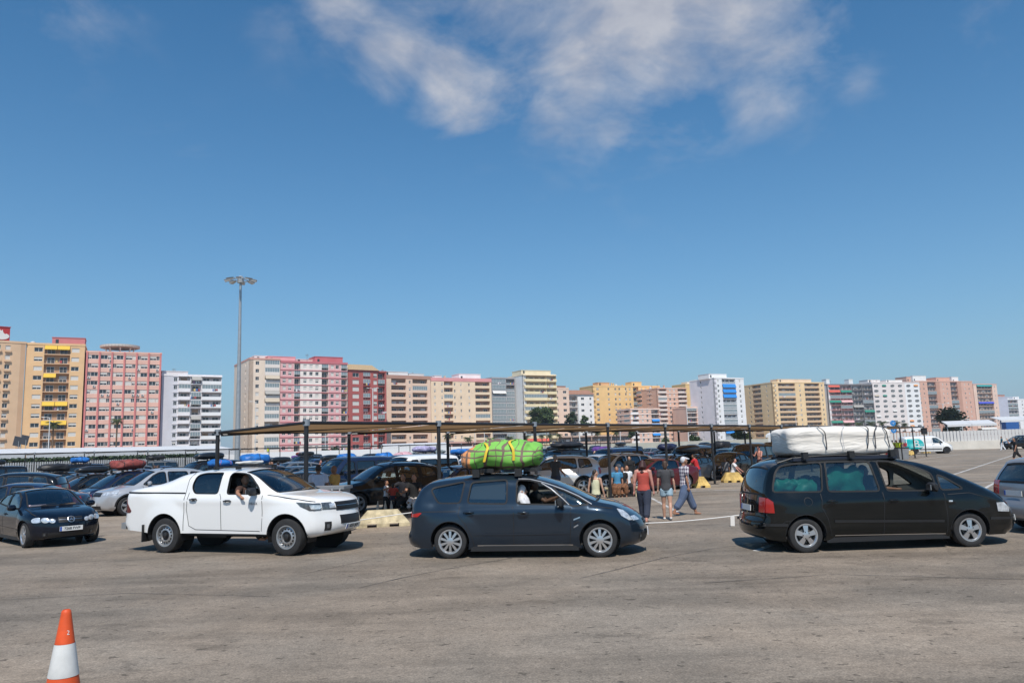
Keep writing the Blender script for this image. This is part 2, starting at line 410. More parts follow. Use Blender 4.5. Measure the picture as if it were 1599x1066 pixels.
        sadd(wsm, inw, -.008, sp.get('ws_glass', GLASS)); sadd(rwm, inr, -.008, sp.get('rw_glass', GLASSD))
        me = body.mesh('body', True, None, False)
        bm = bmesh.new(); bm.from_mesh(me); bmesh.ops.remove_doubles(bm, verts=bm.verts, dist=.004); bmesh.ops.recalc_face_normals(bm, faces=bm.faces); bm.to_mesh(me); bm.free()
        me.polygons.foreach_set('use_smooth', [True]*len(me.polygons)); me.set_sharp_from_angle(angle=radians(55))
        s.m = {'body': me, 'windscreen': wsm.mesh('windscreen', True), 'glass': {k: [x.mesh('window', True) for x in glass[k]] for k in glass}}
        if rw: s.m['rear_window'] = rwm.mesh('rear_window', True)
        # interior: floor, dashboard, seats
        wi = s.w-.16; bz = s.beltz(0); fl = max(.26, s.ground+.08)
        xa, xb = sp.get('cabin', (s.axR-.2, s.axF-.35))
        inn.bx((xa, -wi, fl-.04), (xb, wi, fl), INT)
        inn.bx((xb-.35, -wi+.05, fl), (xb, wi-.05, bz-.10), INT); inn.bx((xb-.05, -wi+.1, bz-.16), (xb+.35, wi-.1, bz-.12), INT)
        inn.bx((xa-.03, -wi, fl), (xa, wi, bz-.2), INT)
        for xr in sp.get('seats', (.15, -.75)):
            for yy in ((-.37, .37) if xr == sp.get('seats', (.15, -.75))[0] else (-.42, 0, .42)):
                inn.bx((xr-.05, yy-.22, fl), (xr+.48, yy+.22, fl+.30), INT)
                M = Matrix.Translation((xr, yy, fl+.25)) @ Matrix.Rotation(radians(-16), 4, 'Y')
                inn.bx((-.07, -.23, 0), (.06, .23, bz-fl-.18), INT, M); inn.bx((-.06, -.12, bz-fl-.12), (.04, .12, bz-fl+.08), INT, M)
        M = Matrix.Translation((xb-.55, .37*sp.get('lhd', 1), bz-.12)) @ Matrix.Rotation(radians(65), 4, 'Y')
        inn.lathe([(.17, -.015), (.195, 0), (.17, .015), (.155, 0), (.17, -.015)], BLK, 18, M)
        inn.bx((-.02, -.16, -.01), (.02, .16, .01), BLK, M)
        s.m['interior'] = inn.mesh('interior', False)
        # underbody + wheel wells
        ub = MB(); g = s.ground
        ub.bx((s.axR+s.Ra+.02, -s.w+.06, g-.04), (s.axF-s.Ra-.02, s.w-.06, g+.05), BLK)
        ub.bx((s.x0+s.bR+.25, -s.w*.62, g+.02), (s.x1-s.bF-.2, s.w*.62, g+.12), BLK)
        for ax in (s.axF, s.axR):
            for sg in (-1, 1):
                yo = s.W(ax+s.Ra*.7, s.R+s.Ra*.7)-.012; yi = s.w-.42; K = 14; vs = []
                for k in range(K+1):
                    a = -.25+(pi+.5)*k/K
                    vs += [(ax+(s.Ra+.002)*cos(a), sg*min(yo, s.W(ax+s.Ra*cos(a), s.R+s.Ra*sin(a))-.004), s.R+(s.Ra+.002)*sin(a)), (ax+(s.Ra+.002)*cos(a), sg*yi, s.R+(s.Ra+.002)*sin(a))]
                ub.add(vs, [(2*k, 2*k+1, 2*k+3, 2*k+2) for k in range(K)], DARKG)
                ub.add([(ax+s.Ra*cos(2*pi*k/20), sg*yi, s.R+s.Ra*sin(2*pi*k/20)) for k in range(20)], [tuple(range(20))], DARKG)
        s.m['underbody'] = ub.mesh('underbody')
        # wheels
        s.m['wheel'] = wheel_meshes(sp.get('rim', 'spoke5'), s.R, sp.get('rim_r', s.R*.64), sp.get('tyre_w', .20), sp.get('rim_mat', ALU))
        s.trims = []
    # patches that sit a few mm outside the skin
    def clampE(s, x, z):
        xs = []
        for a, b in zip(s.E, s.E[1:]):
            if min(a[1], b[1]) <= z <= max(a[1], b[1]) and a[1] != b[1]: xs.append(a[0]+(b[0]-a[0])*(z-a[1])/(b[1]-a[1]))
        return (max(min(xs)+.004, min(max(xs)-.004, x)), z) if xs else (x, z)
    def side_patch(s, poly, m, off=.006, h=.05, sides=(-1, 1), mb=None, thick=.0):
        mb = mb or MB(); p = [s.clampE(*q) for q in resample(poly+[poly[0]], h)[:-1]]
        p = [q for i, q in enumerate(p) if hypot(q[0]-p[i-1][0], q[1]-p[i-1][1]) > 1e-3]; V, F = s.cdt(p, [], h)
        for sg in sides:
            vs = []
            for x, z in V:
                n = s.side_n(x, z); q = Vector((x, s.W(x, z), z))+n*off; vs.append((q.x, sg*q.y, q.z))
            mb.add(vs, F if sg < 0 else [f[::-1] for f in F], m)
            # rim down to the skin
            n0 = len(p); ring = []
            for x, z in p:
                n = s.side_n(x, z); q = Vector((x, s.W(x, z), z)); ring += [q+n*off, q-n*.004]
            mb.add([(q.x, sg*q.y, q.z) for q in ring], [(2*k, 2*k+1, (2*k+3) % (2*n0), (2*k+2) % (2*n0)) for k in range(n0)], m)
        return mb
    def ribbon(s, pts, wd, m, off=.004, closed=False, sides=(-1, 1), mb=None):
        mb = mb or MB(); p = resample(pts+([pts[0]] if closed else []), .06)
        for sg in sides:
            vs = []
            for i, (x, z) in enumerate(p):
                a = p[max(0, i-1)]; b = p[min(len(p)-1, i+1)]
                if closed and i in (0, len(p)-1): a, b = p[-2], p[1]
                dx, dz = b[0]-a[0], b[1]-a[1]; L = hypot(dx, dz) or 1
                for k in (-1, 1):
                    xx, zz = x-dz/L*wd/2*k, z+dx/L*wd/2*k; n = s.side_n(xx, zz); q = Vector((xx, s.W(xx, zz), zz))+n*off; vs.append((q.x, sg*q.y, q.z))
            mb.add(vs, [(2*i, 2*i+1, 2*i+3, 2*i+2) for i in range(len(p)-1)], m)
        return mb
    def strip_oval(s, ic, uc, ri, ru, m, off=.008, mb=None):
        mb = mb or MB(); n = 20; vs = [s.sp_pt(ic, uc)+s.sp_n(ic, uc)*off*1.8]; fs = []
        for q, o in ((.5, off*1.6), (.85, off*1.2), (1, off), (1.08, -.004)):
            vs += [s.sp_pt(ic+ri*q*sin(2*pi*k/n), max(-1, min(1, uc+ru*q*cos(2*pi*k/n))))+s.sp_n(ic+ri*q*sin(2*pi*k/n), max(-1, min(1, uc+ru*q*cos(2*pi*k/n))))*o for k in range(n)]
        fs = [(0, 1+k, 1+(k+1) % n) for k in range(n)]+[(1+r*n+k, 1+r*n+(k+1) % n, 1+(r+1)*n+(k+1) % n, 1+(r+1)*n+k) for r in range(3) for k in range(n)]
        mb.add(vs, fs, m); return mb
    def strip_patch(s, i0, i1, u0, u1, m, off=.006, ni=6, nu=8, mb=None, inset=(0, 0)):
        mb = mb or MB(); vs = []
        for a in range(ni+1):
            for b in range(nu+1):
                f = a/ni; ua = u0+inset[0]*f; ub_ = u1-inset[1]*f
                i = i0+(i1-i0)*f; u = ua+(ub_-ua)*b/nu; vs.append(s.sp_pt(i, u)+s.sp_n(i, u)*off)
        n = nu+1; fs = [(a*n+b, a*n+b+1, (a+1)*n+b+1, (a+1)*n+b) for a in range(ni) for b in range(nu)]
        # rim
        per = [b for b in range(n)] + [a*n+nu for a in range(1, ni+1)] + [ni*n+b for b in range(nu-1, -1, -1)] + [a*n for a in range(ni-1, 0, -1)]
        k0 = len(vs)
        for k in per:
            a, b = divmod(k, n); f = a/ni; u = (u0+inset[0]*f)+((u1-inset[1]*f)-(u0+inset[0]*f))*b/nu; i = i0+(i1-i0)*f; vs.append(s.sp_pt(i, u)-s.sp_n(i, u)*.004)
        L = len(per); fs += [(per[j], k0+j, k0+(j+1) % L, per[(j+1) % L]) for j in range(L)]
        mb.add(vs, fs, m); return mb

_WH = {}
def wheel_meshes(style, R, rr, wd, m):
    key = (style, R, rr, wd, m.name)
    if key in _WH: return _WH[key]
    ty = MB(); h = wd/2       # the wheel lies in the xz plane, its outer face towards -y
    ty.lathe([(rr, -h*.82), (rr+.015, -h*.95), (R*.86, -h), (R*.965, -h*.86), (R, -h*.6), (R, h*.6), (R*.965, h*.86), (R*.86, h), (rr, h*.8)], RUB, 36, axis='Y')
    rim = MB(); rim.lathe([(rr+.004, -h*.80), (rr+.012, -h*.93), (rr-.012, -h*.92), (rr-.028, -h*.72), (rr-.03, h*.6)], m, 36, axis='Y')
    hub = MB(); hub.lathe([(rr-.02, -h*.15), (.03, -h*.2), (0, -h*.2)], DARKG, 24, axis='Y'); hub.lathe([(rr*.62, -h*.32), (rr*.58, -h*.36), (.02, -h*.36)], mat('brake_disc', (.10, .10, .10), .5, .6), 24, axis='Y')
    ro = rr-.012; yf = -h*.80
    def spoke(a, w0, w1, r0, r1, d=.028):
        ca, sa = cos(a), sin(a); vs = []
        for r, ww, y in ((r0, w0, yf-.012), (r1, w1, yf)):
            for k in (-1, 1):
                for dd in (0, d): vs.append((r*ca-k*ww*sa, y+dd+(0.0 if r > r0 else .0), r*sa+k*ww*ca))
        rim.add(vs, ((0, 2, 6, 4), (1, 5, 7, 3), (0, 4, 5, 1), (2, 3, 7, 6)), m)
    if style == 'steel':
        rim.lathe([(rr-.02, -h*.62), (rr*.86, -h*.50), (rr*.80, -h*.52), (rr*.58, -h*.80), (rr*.50, -h*.82), (rr*.44, -h*.6)], m, 36, axis='Y')
        for k in range(14):
            a = 2*pi*k/14; M = Matrix.Rotation(a, 4, 'Y') @ Matrix.Translation((rr*.685, -h*.68, 0)) @ Matrix.Rotation(radians(-38), 4, 'Z')
            rim.lathe([(.001, -.012), (.021, -.010), (.021, .01)], DARKG, 10, M, axis='Y')
        rim.lathe([(rr*.46, -h*.55), (rr*.40, -h*.62), (rr*.26, -h*.62), (rr*.26, -h*.95), (rr*.20, -h*1.02), (0, -h*1.02)], BLK, 20, axis='Y')
    else:
        n = {'spoke5': 5, 'spoke7': 7, 'spoke10': 10, 'spoke8': 8, 'cap6': 6}[style]
        for k in range(n):
            a = 2*pi*k/n + pi/2
            if style == 'spoke5': spoke(a, .030, .052, .05, ro)
            elif style == 'spoke7': spoke(a-.09, .016, .018, .045, ro); spoke(a+.09, .016, .018, .045, ro)
            elif style == 'cap6': spoke(a, .05, .085, .03, ro)
            else: spoke(a, .015, .027, .04, ro)
        rim.lathe([(.075, yf+.01), (.07, yf-.014), (.03, yf-.02), (0, yf-.02)], m, 18, axis='Y')
        if style == 'spoke5':
            for k in range(5):
                a = 2*pi*k/5 + pi/2+.3; M = Matrix.Translation((.062*cos(a), yf-.016, .062*sin(a))); rim.lathe([(.011, 0), (.011, -.004), (0, -.004)], DARKG, 8, M, axis='Y')
    _WH[key] = (hub.mesh('wheel', True, 40), ty.mesh('tyre', True, 40), rim.mesh('rim', True, 35)); return _WH[key]

def mirror_mesh(m, base, s=1.0):
    mb = MB(); prof = [(-.02, .0), (.06, -.045), (.085, .02), (.075, .10), (.0, .125), (-.05, .09)]
    for y0, y1 in ((.05*s, .24*s),):
        p = chaikin([(x*s, z*s) for x, z in prof], 2, True); n = len(p); vs = []
        for y, k in ((y0, .7), (y0+.03, 1), (y1-.05, 1), (y1, .62)): vs += [(.02*s+(x-.02*s)*k, y, .04*s+(z-.04*s)*k) for x, z in p]
        fs = [(r*n+i, r*n+(i+1) % n, (r+1)*n+(i+1) % n, (r+1)*n+i) for r in range(3) for i in range(n)] + [tuple(range(n))[::-1], tuple(range(3*n, 4*n))]
        mb.add(vs, fs, m)
    mb.bx((-.01, -.03, -.01), (.05, .08*s, .03), base); mb.bx((-.056*s, .075*s, .0), (-.045*s, .21*s, .085*s), CHROME)
    return mb.mesh('mirror', True, 35)

def plate_mesh(txt=None, w=.52, h=.11):
    mb = MB(); mb.bx((-w/2, -.006, -h/2), (w/2, .006, h/2), PLATE); mb.bx((-w/2+.004, -.009, -h/2+.004), (-w/2+.045, -.006, h/2-.004), PLBLUE)
    return mb.mesh('number_plate')

def place_car(car, name, loc, yaw, color, label, cat, group=None, parts=None, detail=2, skip_glass=()):
    """One car: an Empty that parents every part. detail 2 = everything, 1 = no handles and small trim."""
    root = empty(name, (loc[0], loc[1], 0), yaw, label, cat, group); m = car.m
    link('body', m['body'], root, color=color); link('underbody', m['underbody'], root); link('interior', m['interior'], root)
    link('windscreen', m['windscreen'], root)
    if 'rear_window' in m: link('rear_window', m['rear_window'], root)
    for k, (a, b) in m['glass'].items():
        if (k, 0) not in skip_glass: link('window', a, root)
        if (k, 1) not in skip_glass: link('window', b, root)
    hub, ty, rim = m['wheel']; wy = car.w-car.sp.get('tyre_w', .20)/2-car.sp.get('wheel_in', .025)
    for ax in (car.axF, car.axR):
        for sg in (-1, 1):
            o = link('wheel', hub, root, (ax, sg*wy, car.R), pi if sg > 0 else 0); link('tyre', ty, o); link('rim', rim, o)
    for nm, me in car.sp_parts(detail): link(nm, me, root, color=color)
    return root
SKINNED = {'window_rubber', 'door_gaps', 'wheel_arch_lip', 'wheel_arch_cladding'}     # lines on the skin stay in the body's own mesh
def finish(car):
    bm = bmesh.new(); me = car.m['body']; bm.from_mesh(me); out = []
    for n, t, d in car.trims:
        if n in SKINNED:
            k0 = len(me.materials); mats = list(t.materials)
            for m in mats: me.materials.append(m)
            b2 = bmesh.new(); b2.from_mesh(t)
            for f in b2.faces: f.material_index += k0
            tmp = bpy.data.meshes.new('tmp'); b2.to_mesh(tmp); b2.free(); bm.from_mesh(tmp); bpy.data.meshes.remove(tmp)
        elif n in ('chassis', 'plate_number', 'badge', 'grille_star', 'grille', 'mirror', 'door_handle', 'tail_light', 'headlight', 'number_plate', 'roof_rail', 'lower_grille'): out.append((n, t, d))
        else:                             # one part a piece
            b2 = bmesh.new(); b2.from_mesh(t); seen = set(); groups = []
            for f in b2.faces:
                if f in seen: continue
                st = [f]; seen.add(f); g = []
                while st:
                    q = st.pop(); g.append(q.index)
                    for v in q.verts:
                        for r in v.link_faces:
                            if r not in seen: seen.add(r); st.append(r)
                groups.append(set(g))
            b2.free()
            if n in ('fog_lamps', 'roof_bars', 'wipers'): groups = merge_near(t, groups)
            for g in groups:
                b3 = bmesh.new(); b3.from_mesh(t); b3.faces.ensure_lookup_table()
                bmesh.ops.delete(b3, geom=[f for f in b3.faces if f.index not in g], context='FACES'); mm = t.copy(); b3.to_mesh(mm); b3.free(); mm.name = n[:-1] if n in ('fog_lamps', 'roof_bars', 'wipers') else n
                out.append((mm.name.split('.')[0], mm, d))
    bm.to_mesh(me); bm.free(); me.set_sharp_from_angle(angle=radians(55)); car.trims = out
def merge_near(t, groups):
    # pieces that touch belong to one part
    bb = []
    for g in groups:
        ps = [t.vertices[v].co for f in g for v in t.polygons[f].vertices]
        bb.append([min(p[k] for p in ps)-.03 for k in range(3)]+[max(p[k] for p in ps)+.03 for k in range(3)])
    used = [False]*len(groups); res = []
    for i in range(len(groups)):
        if used[i]: continue
        cur = set(groups[i]); used[i] = True; box = bb[i][:]
        for rep in range(3):
            for j in range(len(groups)):
                if not used[j] and all(box[k] <= bb[j][k+3] and bb[j][k] <= box[k+3] for k in range(3)):
                    used[j] = True; cur |= groups[j]; box = [min(box[k], bb[j][k]) for k in range(3)]+[max(box[k+3], bb[j][k+3]) for k in range(3)]
        res.append(cur)
    return res
def _parts(self, detail):
    if not getattr(self, 'done', False): finish(self); self.done = True
    return [(n, me) for n, me, d in self.trims if d <= detail]
Car.sp_parts = _parts
# ------------------------------------------------------------------ car models
def dress(car, head=None, tail=None, head_z=None, tail_z=None, head_u=.55, tail_u=.62, grille=None, grille_u=.42, low=None, low_u=.5, seams=(), handles=(), mirror=None, mirror_m=None,
          plate_f=None, plate_r=None, mould=None, sill_m=None, rails=False, chrome_win=None, lampm=None, tailm=None, fog=None, win_rub=.03, handle_m=None, ptxt=None, fuel=None, grille_m=None, cladding=None, ovals=None):
    s = car; T = s.trims; pm = s.sp.get('paint', PAINT)
    mb = MB()
    for w in s.wins: s.ribbon([tuple(p) for p in w], win_rub, DARKG, .004, True, mb=mb)
    i0, i1 = s.ws; s.strip_patch(i0-.3, i0+.25, -.95, .95, DARKG, .005, 1, 12, mb=mb); s.strip_patch(i1-.3, i1+.45, -.95, .95, DARKG, .005, 1, 12, mb=mb)
    for u in (-.95, .95): s.strip_patch(i0, i1, u-.025, u+.012 if u > 0 else u+.025, DARKG, .005, max(2, i1-i0), 1, mb=mb)
    if s.rw[0] >= 0:
        r0, r1 = s.rw
        s.strip_patch(r0-.3, r0+.3, -.84, .84, DARKG, .005, 1, 10, mb=mb); s.strip_patch(r1-.3, r1+.3, -.84, .84, DARKG, .005, 1, 10, mb=mb)
    T.append(('window_rubber', mb.mesh('window_rubber', True), 1))
    if seams:
        mb = MB()
        for p in seams: s.ribbon(p, .013, DARKG, .0025, mb=mb)
        # bonnet and tailgate gaps
        T.append(('door_gaps', mb.mesh('door_gaps', True), 2))
    if chrome_win:
        mb = MB()
        for p in chrome_win: s.ribbon(p, .014, mat('satin_trim', (.42, .43, .45), .5, .3), .006, mb=mb)
        T.append(('chrome_trim', mb.mesh('chrome_trim', True), 2))
    lampm = lampm or LAMP
    for sg in (-1, 1):
        if head or head_z:
            mb = MB()
            if head: s.side_patch(head, lampm, .007, sides=(sg,), mb=mb)
            if ovals:
                for z, u, rz, ru in ovals: a, b = s.front_z(z-rz), s.front_z(z+rz); s.strip_oval((a+b)/2, sg*u, abs(a-b)/2, ru, lampm, mb=mb)
            elif head_z:
                a, b = s.front_z(head_z[0]), s.front_z(head_z[1]); u0, u1 = sorted((sg*head_u, sg*.995)); s.strip_patch(a, b, u0, u1, lampm, .007, 5, 6, mb=mb, inset=(.12, 0) if sg > 0 else (0, .12))
            T.append(('headlight', mb.mesh('headlight', True, 40), 1))
        if tail or tail_z:
            mb = MB()
            if tail: s.side_patch(tail, tailm or REDL, .007, sides=(sg,), mb=mb)
            if tail_z:
                a, b = s.rear_z(tail_z[0]), s.rear_z(tail_z[1]); u0, u1 = sorted((sg*tail_u, sg*.995)); s.strip_patch(a, b, u0, u1, tailm or REDL, .007, 5, 5, mb=mb)
            T.append(('tail_light', mb.mesh('tail_light', True, 40), 1))
    if grille:
        mb = MB(); a, b = s.front_z(grille[0]), s.front_z(grille[1]); s.strip_patch(a, b, -grille_u, grille_u, grille_m or BLK, .008, 6, 12, mb=mb)
        for k in range(1, 4):
            c = a+(b-a)*k/4; s.strip_patch(c-.06, c+.06, -grille_u*.97, grille_u*.97, CHROME if k == 2 else BLK, .016, 1, 12, mb=mb)
        T.append(('grille', mb.mesh('grille', True, 40), 1))
    if low:
        mb = MB(); a, b = s.front_z(low[0]), s.front_z(low[1]); s.strip_patch(a, b, -low_u, low_u, BLK, .007, 4, 12, mb=mb)
        T.append(('lower_grille', mb.mesh('lower_grille', True, 40), 1))
    if fog:
        mb = MB(); a, b = s.front_z(fog[0]), s.front_z(fog[1])
        for sg in (-1, 1):
            u0, u1 = sorted((sg*fog[2], sg*fog[3])); s.strip_patch(a, b, u0, u1, BLK, .007, 3, 4, mb=mb)
            s.strip_patch(a+(b-a)*.3, a+(b-a)*.75, u0+(u1-u0)*.3, u0+(u1-u0)*.7, LAMPD, .013, 2, 2, mb=mb)
        T.append(('fog_lamps', mb.mesh('fog_lamps', True, 40), 2))
    for x, z in handles:
        for sg in (-1, 1):
            mb = MB(); y = s.W(x, z); hm = handle_m or pm
            p = [(x-.10, y+.004, z), (x-.085, y+.030, z+.004), (x, y+.038, z+.006), (x+.085, y+.030, z+.004), (x+.10, y+.004, z)]
            mb.tube([(a, sg*b, c) for a, b, c in p], [.012, .015, .017, .015, .012], hm, 8)
            s.side_patch([(x-.06, z-.035), (x+.06, z-.035), (x+.07, z+.03), (x-.07, z+.03)], DARKG, .002, .05, (sg,), mb)
            T.append(('door_handle', mb.mesh('door_handle', True, 50), 2))
    if mirror:
        x, z = mirror; y = s.W(x, z)
        for sg in (-1, 1):
            me = mirror_mesh(mirror_m or pm, BLK, mirror_m and 1.15 or 1.0); M = Matrix.Translation((x, sg*y, z)) @ Matrix.Diagonal((1, sg, 1, 1)); me.transform(M)
            if sg < 0: me.flip_normals()
            T.append(('mirror', me, 1))
    if mould:
        mb = MB()
        for p, wd, m in mould: s.ribbon(p, wd, m, .010, mb=mb)
        T.append(('side_moulding', mb.mesh('side_moulding', True), 2))
    if fuel:
        mb = MB(); s.ribbon([(fuel[0]+fuel[2]*cos(2*pi*k/20), fuel[1]+fuel[2]*sin(2*pi*k/20)) for k in range(20)], .010, DARKG, .0025, True, (-1,), mb); T.append(('fuel_flap', mb.mesh('fuel_flap', True), 2))
    def plate(i, rear, txt):
        p = s.sp_pt(i, 0); n = s.sp_n(i, 0); ang = atan2(n.z, abs(n.x)); a = plate_mesh(); M = Matrix.Translation(p+n*.018) @ Matrix.Rotation(-pi/2 if rear else pi/2, 4, 'Z') @ Matrix.Rotation(-ang, 4, 'X')
        a.transform(M); T.append(('number_plate', a, 1))
        if txt:
            t = text_mesh(txt, .085, INK, .002, 'plate_number'); t.transform(M @ Matrix.Translation((.02, -.010, 0)) @ Matrix.Rotation(pi/2, 4, 'X')); T.append(('plate_number', t, 2))
    if plate_f: plate(s.front_z(plate_f), False, ptxt)
    if plate_r: plate(s.rear_z(plate_r), True, None)
    if rails:
        xa, xb = rails
        for sg in (-1, 1):
            mb = MB(); pts = []
            for k in range(9):
                x = xa+(xb-xa)*k/8; i = s.at_x(x); p = s.sp_pt(i, sg*.90); pts.append((p.x, p.y, p.z+(.012 if k in (0, 8) else .055)))
            mb.tube(pts, .016, BLK, 6); T.append(('roof_rail', mb.mesh('roof_rail', True, 50), 2))
    if cladding:
        mb = MB()
        for ax in (s.axF, s.axR):
            s.ribbon([(ax+(s.Ra+.02)*cos(a), s.R+(s.Ra+.02)*sin(a)) for a in [(.02+(pi-.04)*k/16) for k in range(17)]], .055, BLK, .006, mb=mb)
        s.ribbon([(s.axR+s.Ra+.05, s.ground+.07), (s.axF-s.Ra-.05, s.ground+.07)], .12, BLK, .006, mb=mb)
        T.append(('wheel_arch_cladding', mb.mesh('wheel_arch_cladding', True), 2))
    else:
        mb = MB()
        for ax in (s.axF, s.axR):
            s.ribbon([(ax+(s.Ra+.006)*cos(a), s.R+(s.Ra+.006)*sin(a)) for a in [(.05+(pi-.1)*k/16) for k in range(17)]], .012, DARKG, .003, mb=mb)
        T.append(('wheel_arch_lip', mb.mesh('wheel_arch_lip', True), 2))
    if head or head_z:          # wipers
        mb = MB(); i1 = s.ws[1]
        for u0, u1 in ((-.55, -.02), (.05, .6)):
            a, b = s.sp_pt(i1+.2, u0), s.sp_pt(i1-1.2, u1); mb.tube([a+s.sp_n(i1, u0)*.02, b+s.sp_n(i1-1, u1)*.02], .009, BLK, 5)
        T.append(('wipers', mb.mesh('wipers'), 2))

def arcdoor(x, za, car_r, zb):
    return [(x, za), (x-.01, (za+zb)/2), (x-.03, zb)]

# dark grey family car with an open front window (length 4.95, traced from the photograph)
smax = Car(dict(profile=[(-2.226, 0.2), (-2.439, 0.24), (-2.488, 0.36), (-2.459, 0.48), (-2.381, 0.54), (-2.362, 0.8), (-2.304, 1.02), (-2.149, 1.3), (-2.052, 1.41), (-1.88, 1.5), (-1.4, 1.555), (-0.8, 1.585), (-0.3, 1.585), (0.05, 1.56), (0.33, 1.5), (0.7, 1.385), (1.02, 1.235), (1.34, 1.075), (1.55, 1.015), (1.8, 0.965), (1.994, 0.875), (2.207, 0.745), (2.323, 0.6), (2.352, 0.45), (2.343, 0.28), (2.265, 0.2), (2.0, 0.17)],
    width=1.88, axles=(1.46, -1.44), tyre=.325, arch=.385, sill=.175, rim='spoke10', rim_r=.222, tyre_w=.215, belt=[(-2.4, 1.05), (-1.3, 1.015), (.9, .965), (1.4, .93), (2.4, .78)], crease_z=.86, crease=.030, zmid=.75, ws_curve=.04, shoulder=.58, under=.12,
    windows=[[(-1.84, 1.30), (-1.80, 1.35), (-1.16, 1.46), (-1.24, 1.05), (-1.66, 1.05), (-1.73, 1.11)], [(-1.10, 1.045), (-1.03, 1.44), (-.31, 1.475), (-.31, 1.02), (-.7, 1.03)], [(-.12, 1.015), (-.12, 1.47), (.12, 1.455), (.33, 1.405), (.52, 1.30), (.74, 1.12), (.87, .985)], [(.57, 1.34), (.78, 1.255), (1.06, 1.125), (1.30, .985), (1.0, .955), (.93, .965), (.74, 1.15)]],
    windscreen=(.20, 1.42), rear_window=(1.06, 1.40), seats=(.02, -.85), cabin=(-1.9, 1.15), flare=.05, paint=PAINTM, glass={0: GLASSD, 1: GLASS, 2: GLASS, 3: GLASS}, rear_bulge=.16, tumble=.26, round_windows=True))
dress(smax, head=[(1.80, .89), (1.98, .85), (2.16, .75), (2.14, .67), (2.02, .67), (1.88, .76)], head_z=(.655, .74), head_u=.62, tail=[(-2.30, .84), (-2.04, .885), (-2.0, .875), (-2.09, .805), (-2.30, .80)], tail_z=(.78, .90), tail_u=.8,
      grille=(.56, .66), grille_u=.35, low=(.24, .42), low_u=.7, fog=(.30, .40, .72, .85), seams=[[(-.22, 1.0), (-.17, .9), (-.19, .22)], [(.93, .95), (.93, .7), (.89, .24)], [(-1.24, 1.02), (-1.26, .82), (-1.12, .66), (-1.0, .42), (-.96, .24)], [(-2.15, .9), (-1.3, .9)], [(1.05, .93), (1.30, .96), (1.72, .90)]],
      handles=[(-1.05, .88), (.02, .86)], mirror=(.72, .985), mirror_m=BLK, plate_f=.40, plate_r=.75, mould=[([(-.94, .46), (-.19, .455), (.9, .46)], .03, PAINTM), ([(-.9, .245), (.95, .24)], .02, CHROME)],
      chrome_win=[[(-.10, 1.485), (.12, 1.475), (.33, 1.425), (.60, 1.335), (.80, 1.262), (1.08, 1.135), (1.33, .985)], [(.36, 1.395), (.55, 1.29), (.77, 1.11), (.90, .985)]], ptxt=None)
mb = MB()      # vents behind the front arch
for k in range(3): smax.side_patch([(.98, .72-.07*k), (1.10-.02*k, .765-.07*k), (1.11-.02*k, .745-.07*k), (.98, .695-.07*k)], CHROME if k != 1 else BLK, .006, .05, mb=mb)
smax.trims.append(('wing_vent', mb.mesh('wing_vent'), 2))

# black people carrier with a load on the roof (traced)
sharan = Car(dict(profile=[(-2.254, 0.24), (-2.391, 0.3), (-2.421, 0.44), (-2.391, 0.58), (-2.332, 0.66), (-2.313, 0.95), (-2.254, 1.22), (-2.127, 1.5), (-1.999, 1.645), (-1.72, 1.705), (-1.05, 1.75), (-0.4, 1.75), (0.22, 1.715), (0.64, 1.67), (0.98, 1.585), (1.32, 1.455), (1.7, 1.275), (1.989, 1.125), (2.293, 0.985), (2.568, 0.83), (2.724, 0.68), (2.832, 0.6), (2.876, 0.48), (2.871, 0.34), (2.803, 0.25), (2.548, 0.2)],
    width=1.86, axles=(1.575, -1.545), tyre=.318, arch=.375, sill=.21, rim='spoke5', rim_r=.205, tyre_w=.21, belt=[(-2.4, 1.12), (-1.2, 1.07), (1.1, 1.035), (1.6, .99), (2.9, .72)], crease_z=.93, crease=.008, zmid=.85, ws_curve=.05, shoulder=.45, under=.10,
    windows=[[(-2.09, 1.12), (-2.06, 1.25), (-1.98, 1.47), (-1.86, 1.585), (-1.66, 1.62), (-1.07, 1.645), (-1.16, 1.10)], [(-1.05, 1.10), (-1.0, 1.645), (-.14, 1.635), (-.06, 1.08)], [(.07, 1.08), (.0, 1.635), (.40, 1.605), (.70, 1.515), (.99, 1.375), (1.04, 1.06)], [(1.10, 1.06), (1.085, 1.36), (1.25, 1.28), (1.54, 1.075)]],
    windscreen=(.50, 2.0), rear_window=(1.06, 1.56), seats=(.25, -.7), cabin=(-2.0, 1.5), flare=.035, trim_inside=INTL, paint=PAINT, glass={0: glass_mat('bluish_glass', (.42, .50, .50), .10), 1: glass_mat('bluish_glass', (.42, .50, .50), .10), 2: GLASS, 3: GLASS}, front_bulge=.30, rear_bulge=.14, tumble=.24))
dress(sharan, head=[(2.14, .80), (2.30, .80), (2.44, .68), (2.40, .62), (2.16, .64)], head_z=(.635, .79), head_u=.5, tail=[(-2.36, 1.02), (-2.18, 1.01), (-2.11, .94), (-2.10, .74), (-2.36, .74)], tail_z=(.74, 1.02), tail_u=.72,
      grille=(.62, .74), grille_u=.36, low=(.28, .42), low_u=.7, seams=[[(-1.20, 1.07), (-1.22, .82), (-1.12, .60), (-1.06, .30)], [(-.02, 1.06), (-.05, .6), (-.06, .28)], [(1.13, 1.03), (1.15, .6), (1.13, .27)], [(-2.0, .50), (-1.93, .58), (-1.83, .59)], [(1.2, .98), (1.62, 1.0), (2.2, .82)]],
      handles=[(-1.02, .92), (.14, .90)], mirror=(.84, 1.085), mirror_m=BLK, plate_r=.80, plate_f=.45, mould=[([(-1.0, .56), (1.08, .50)], .045, BLK), ([(-1.0, .30), (1.1, .265)], .014, CHROME)], fuel=(-1.47, .93, .075), rails=(-1.85, .45), handle_m=PAINT)
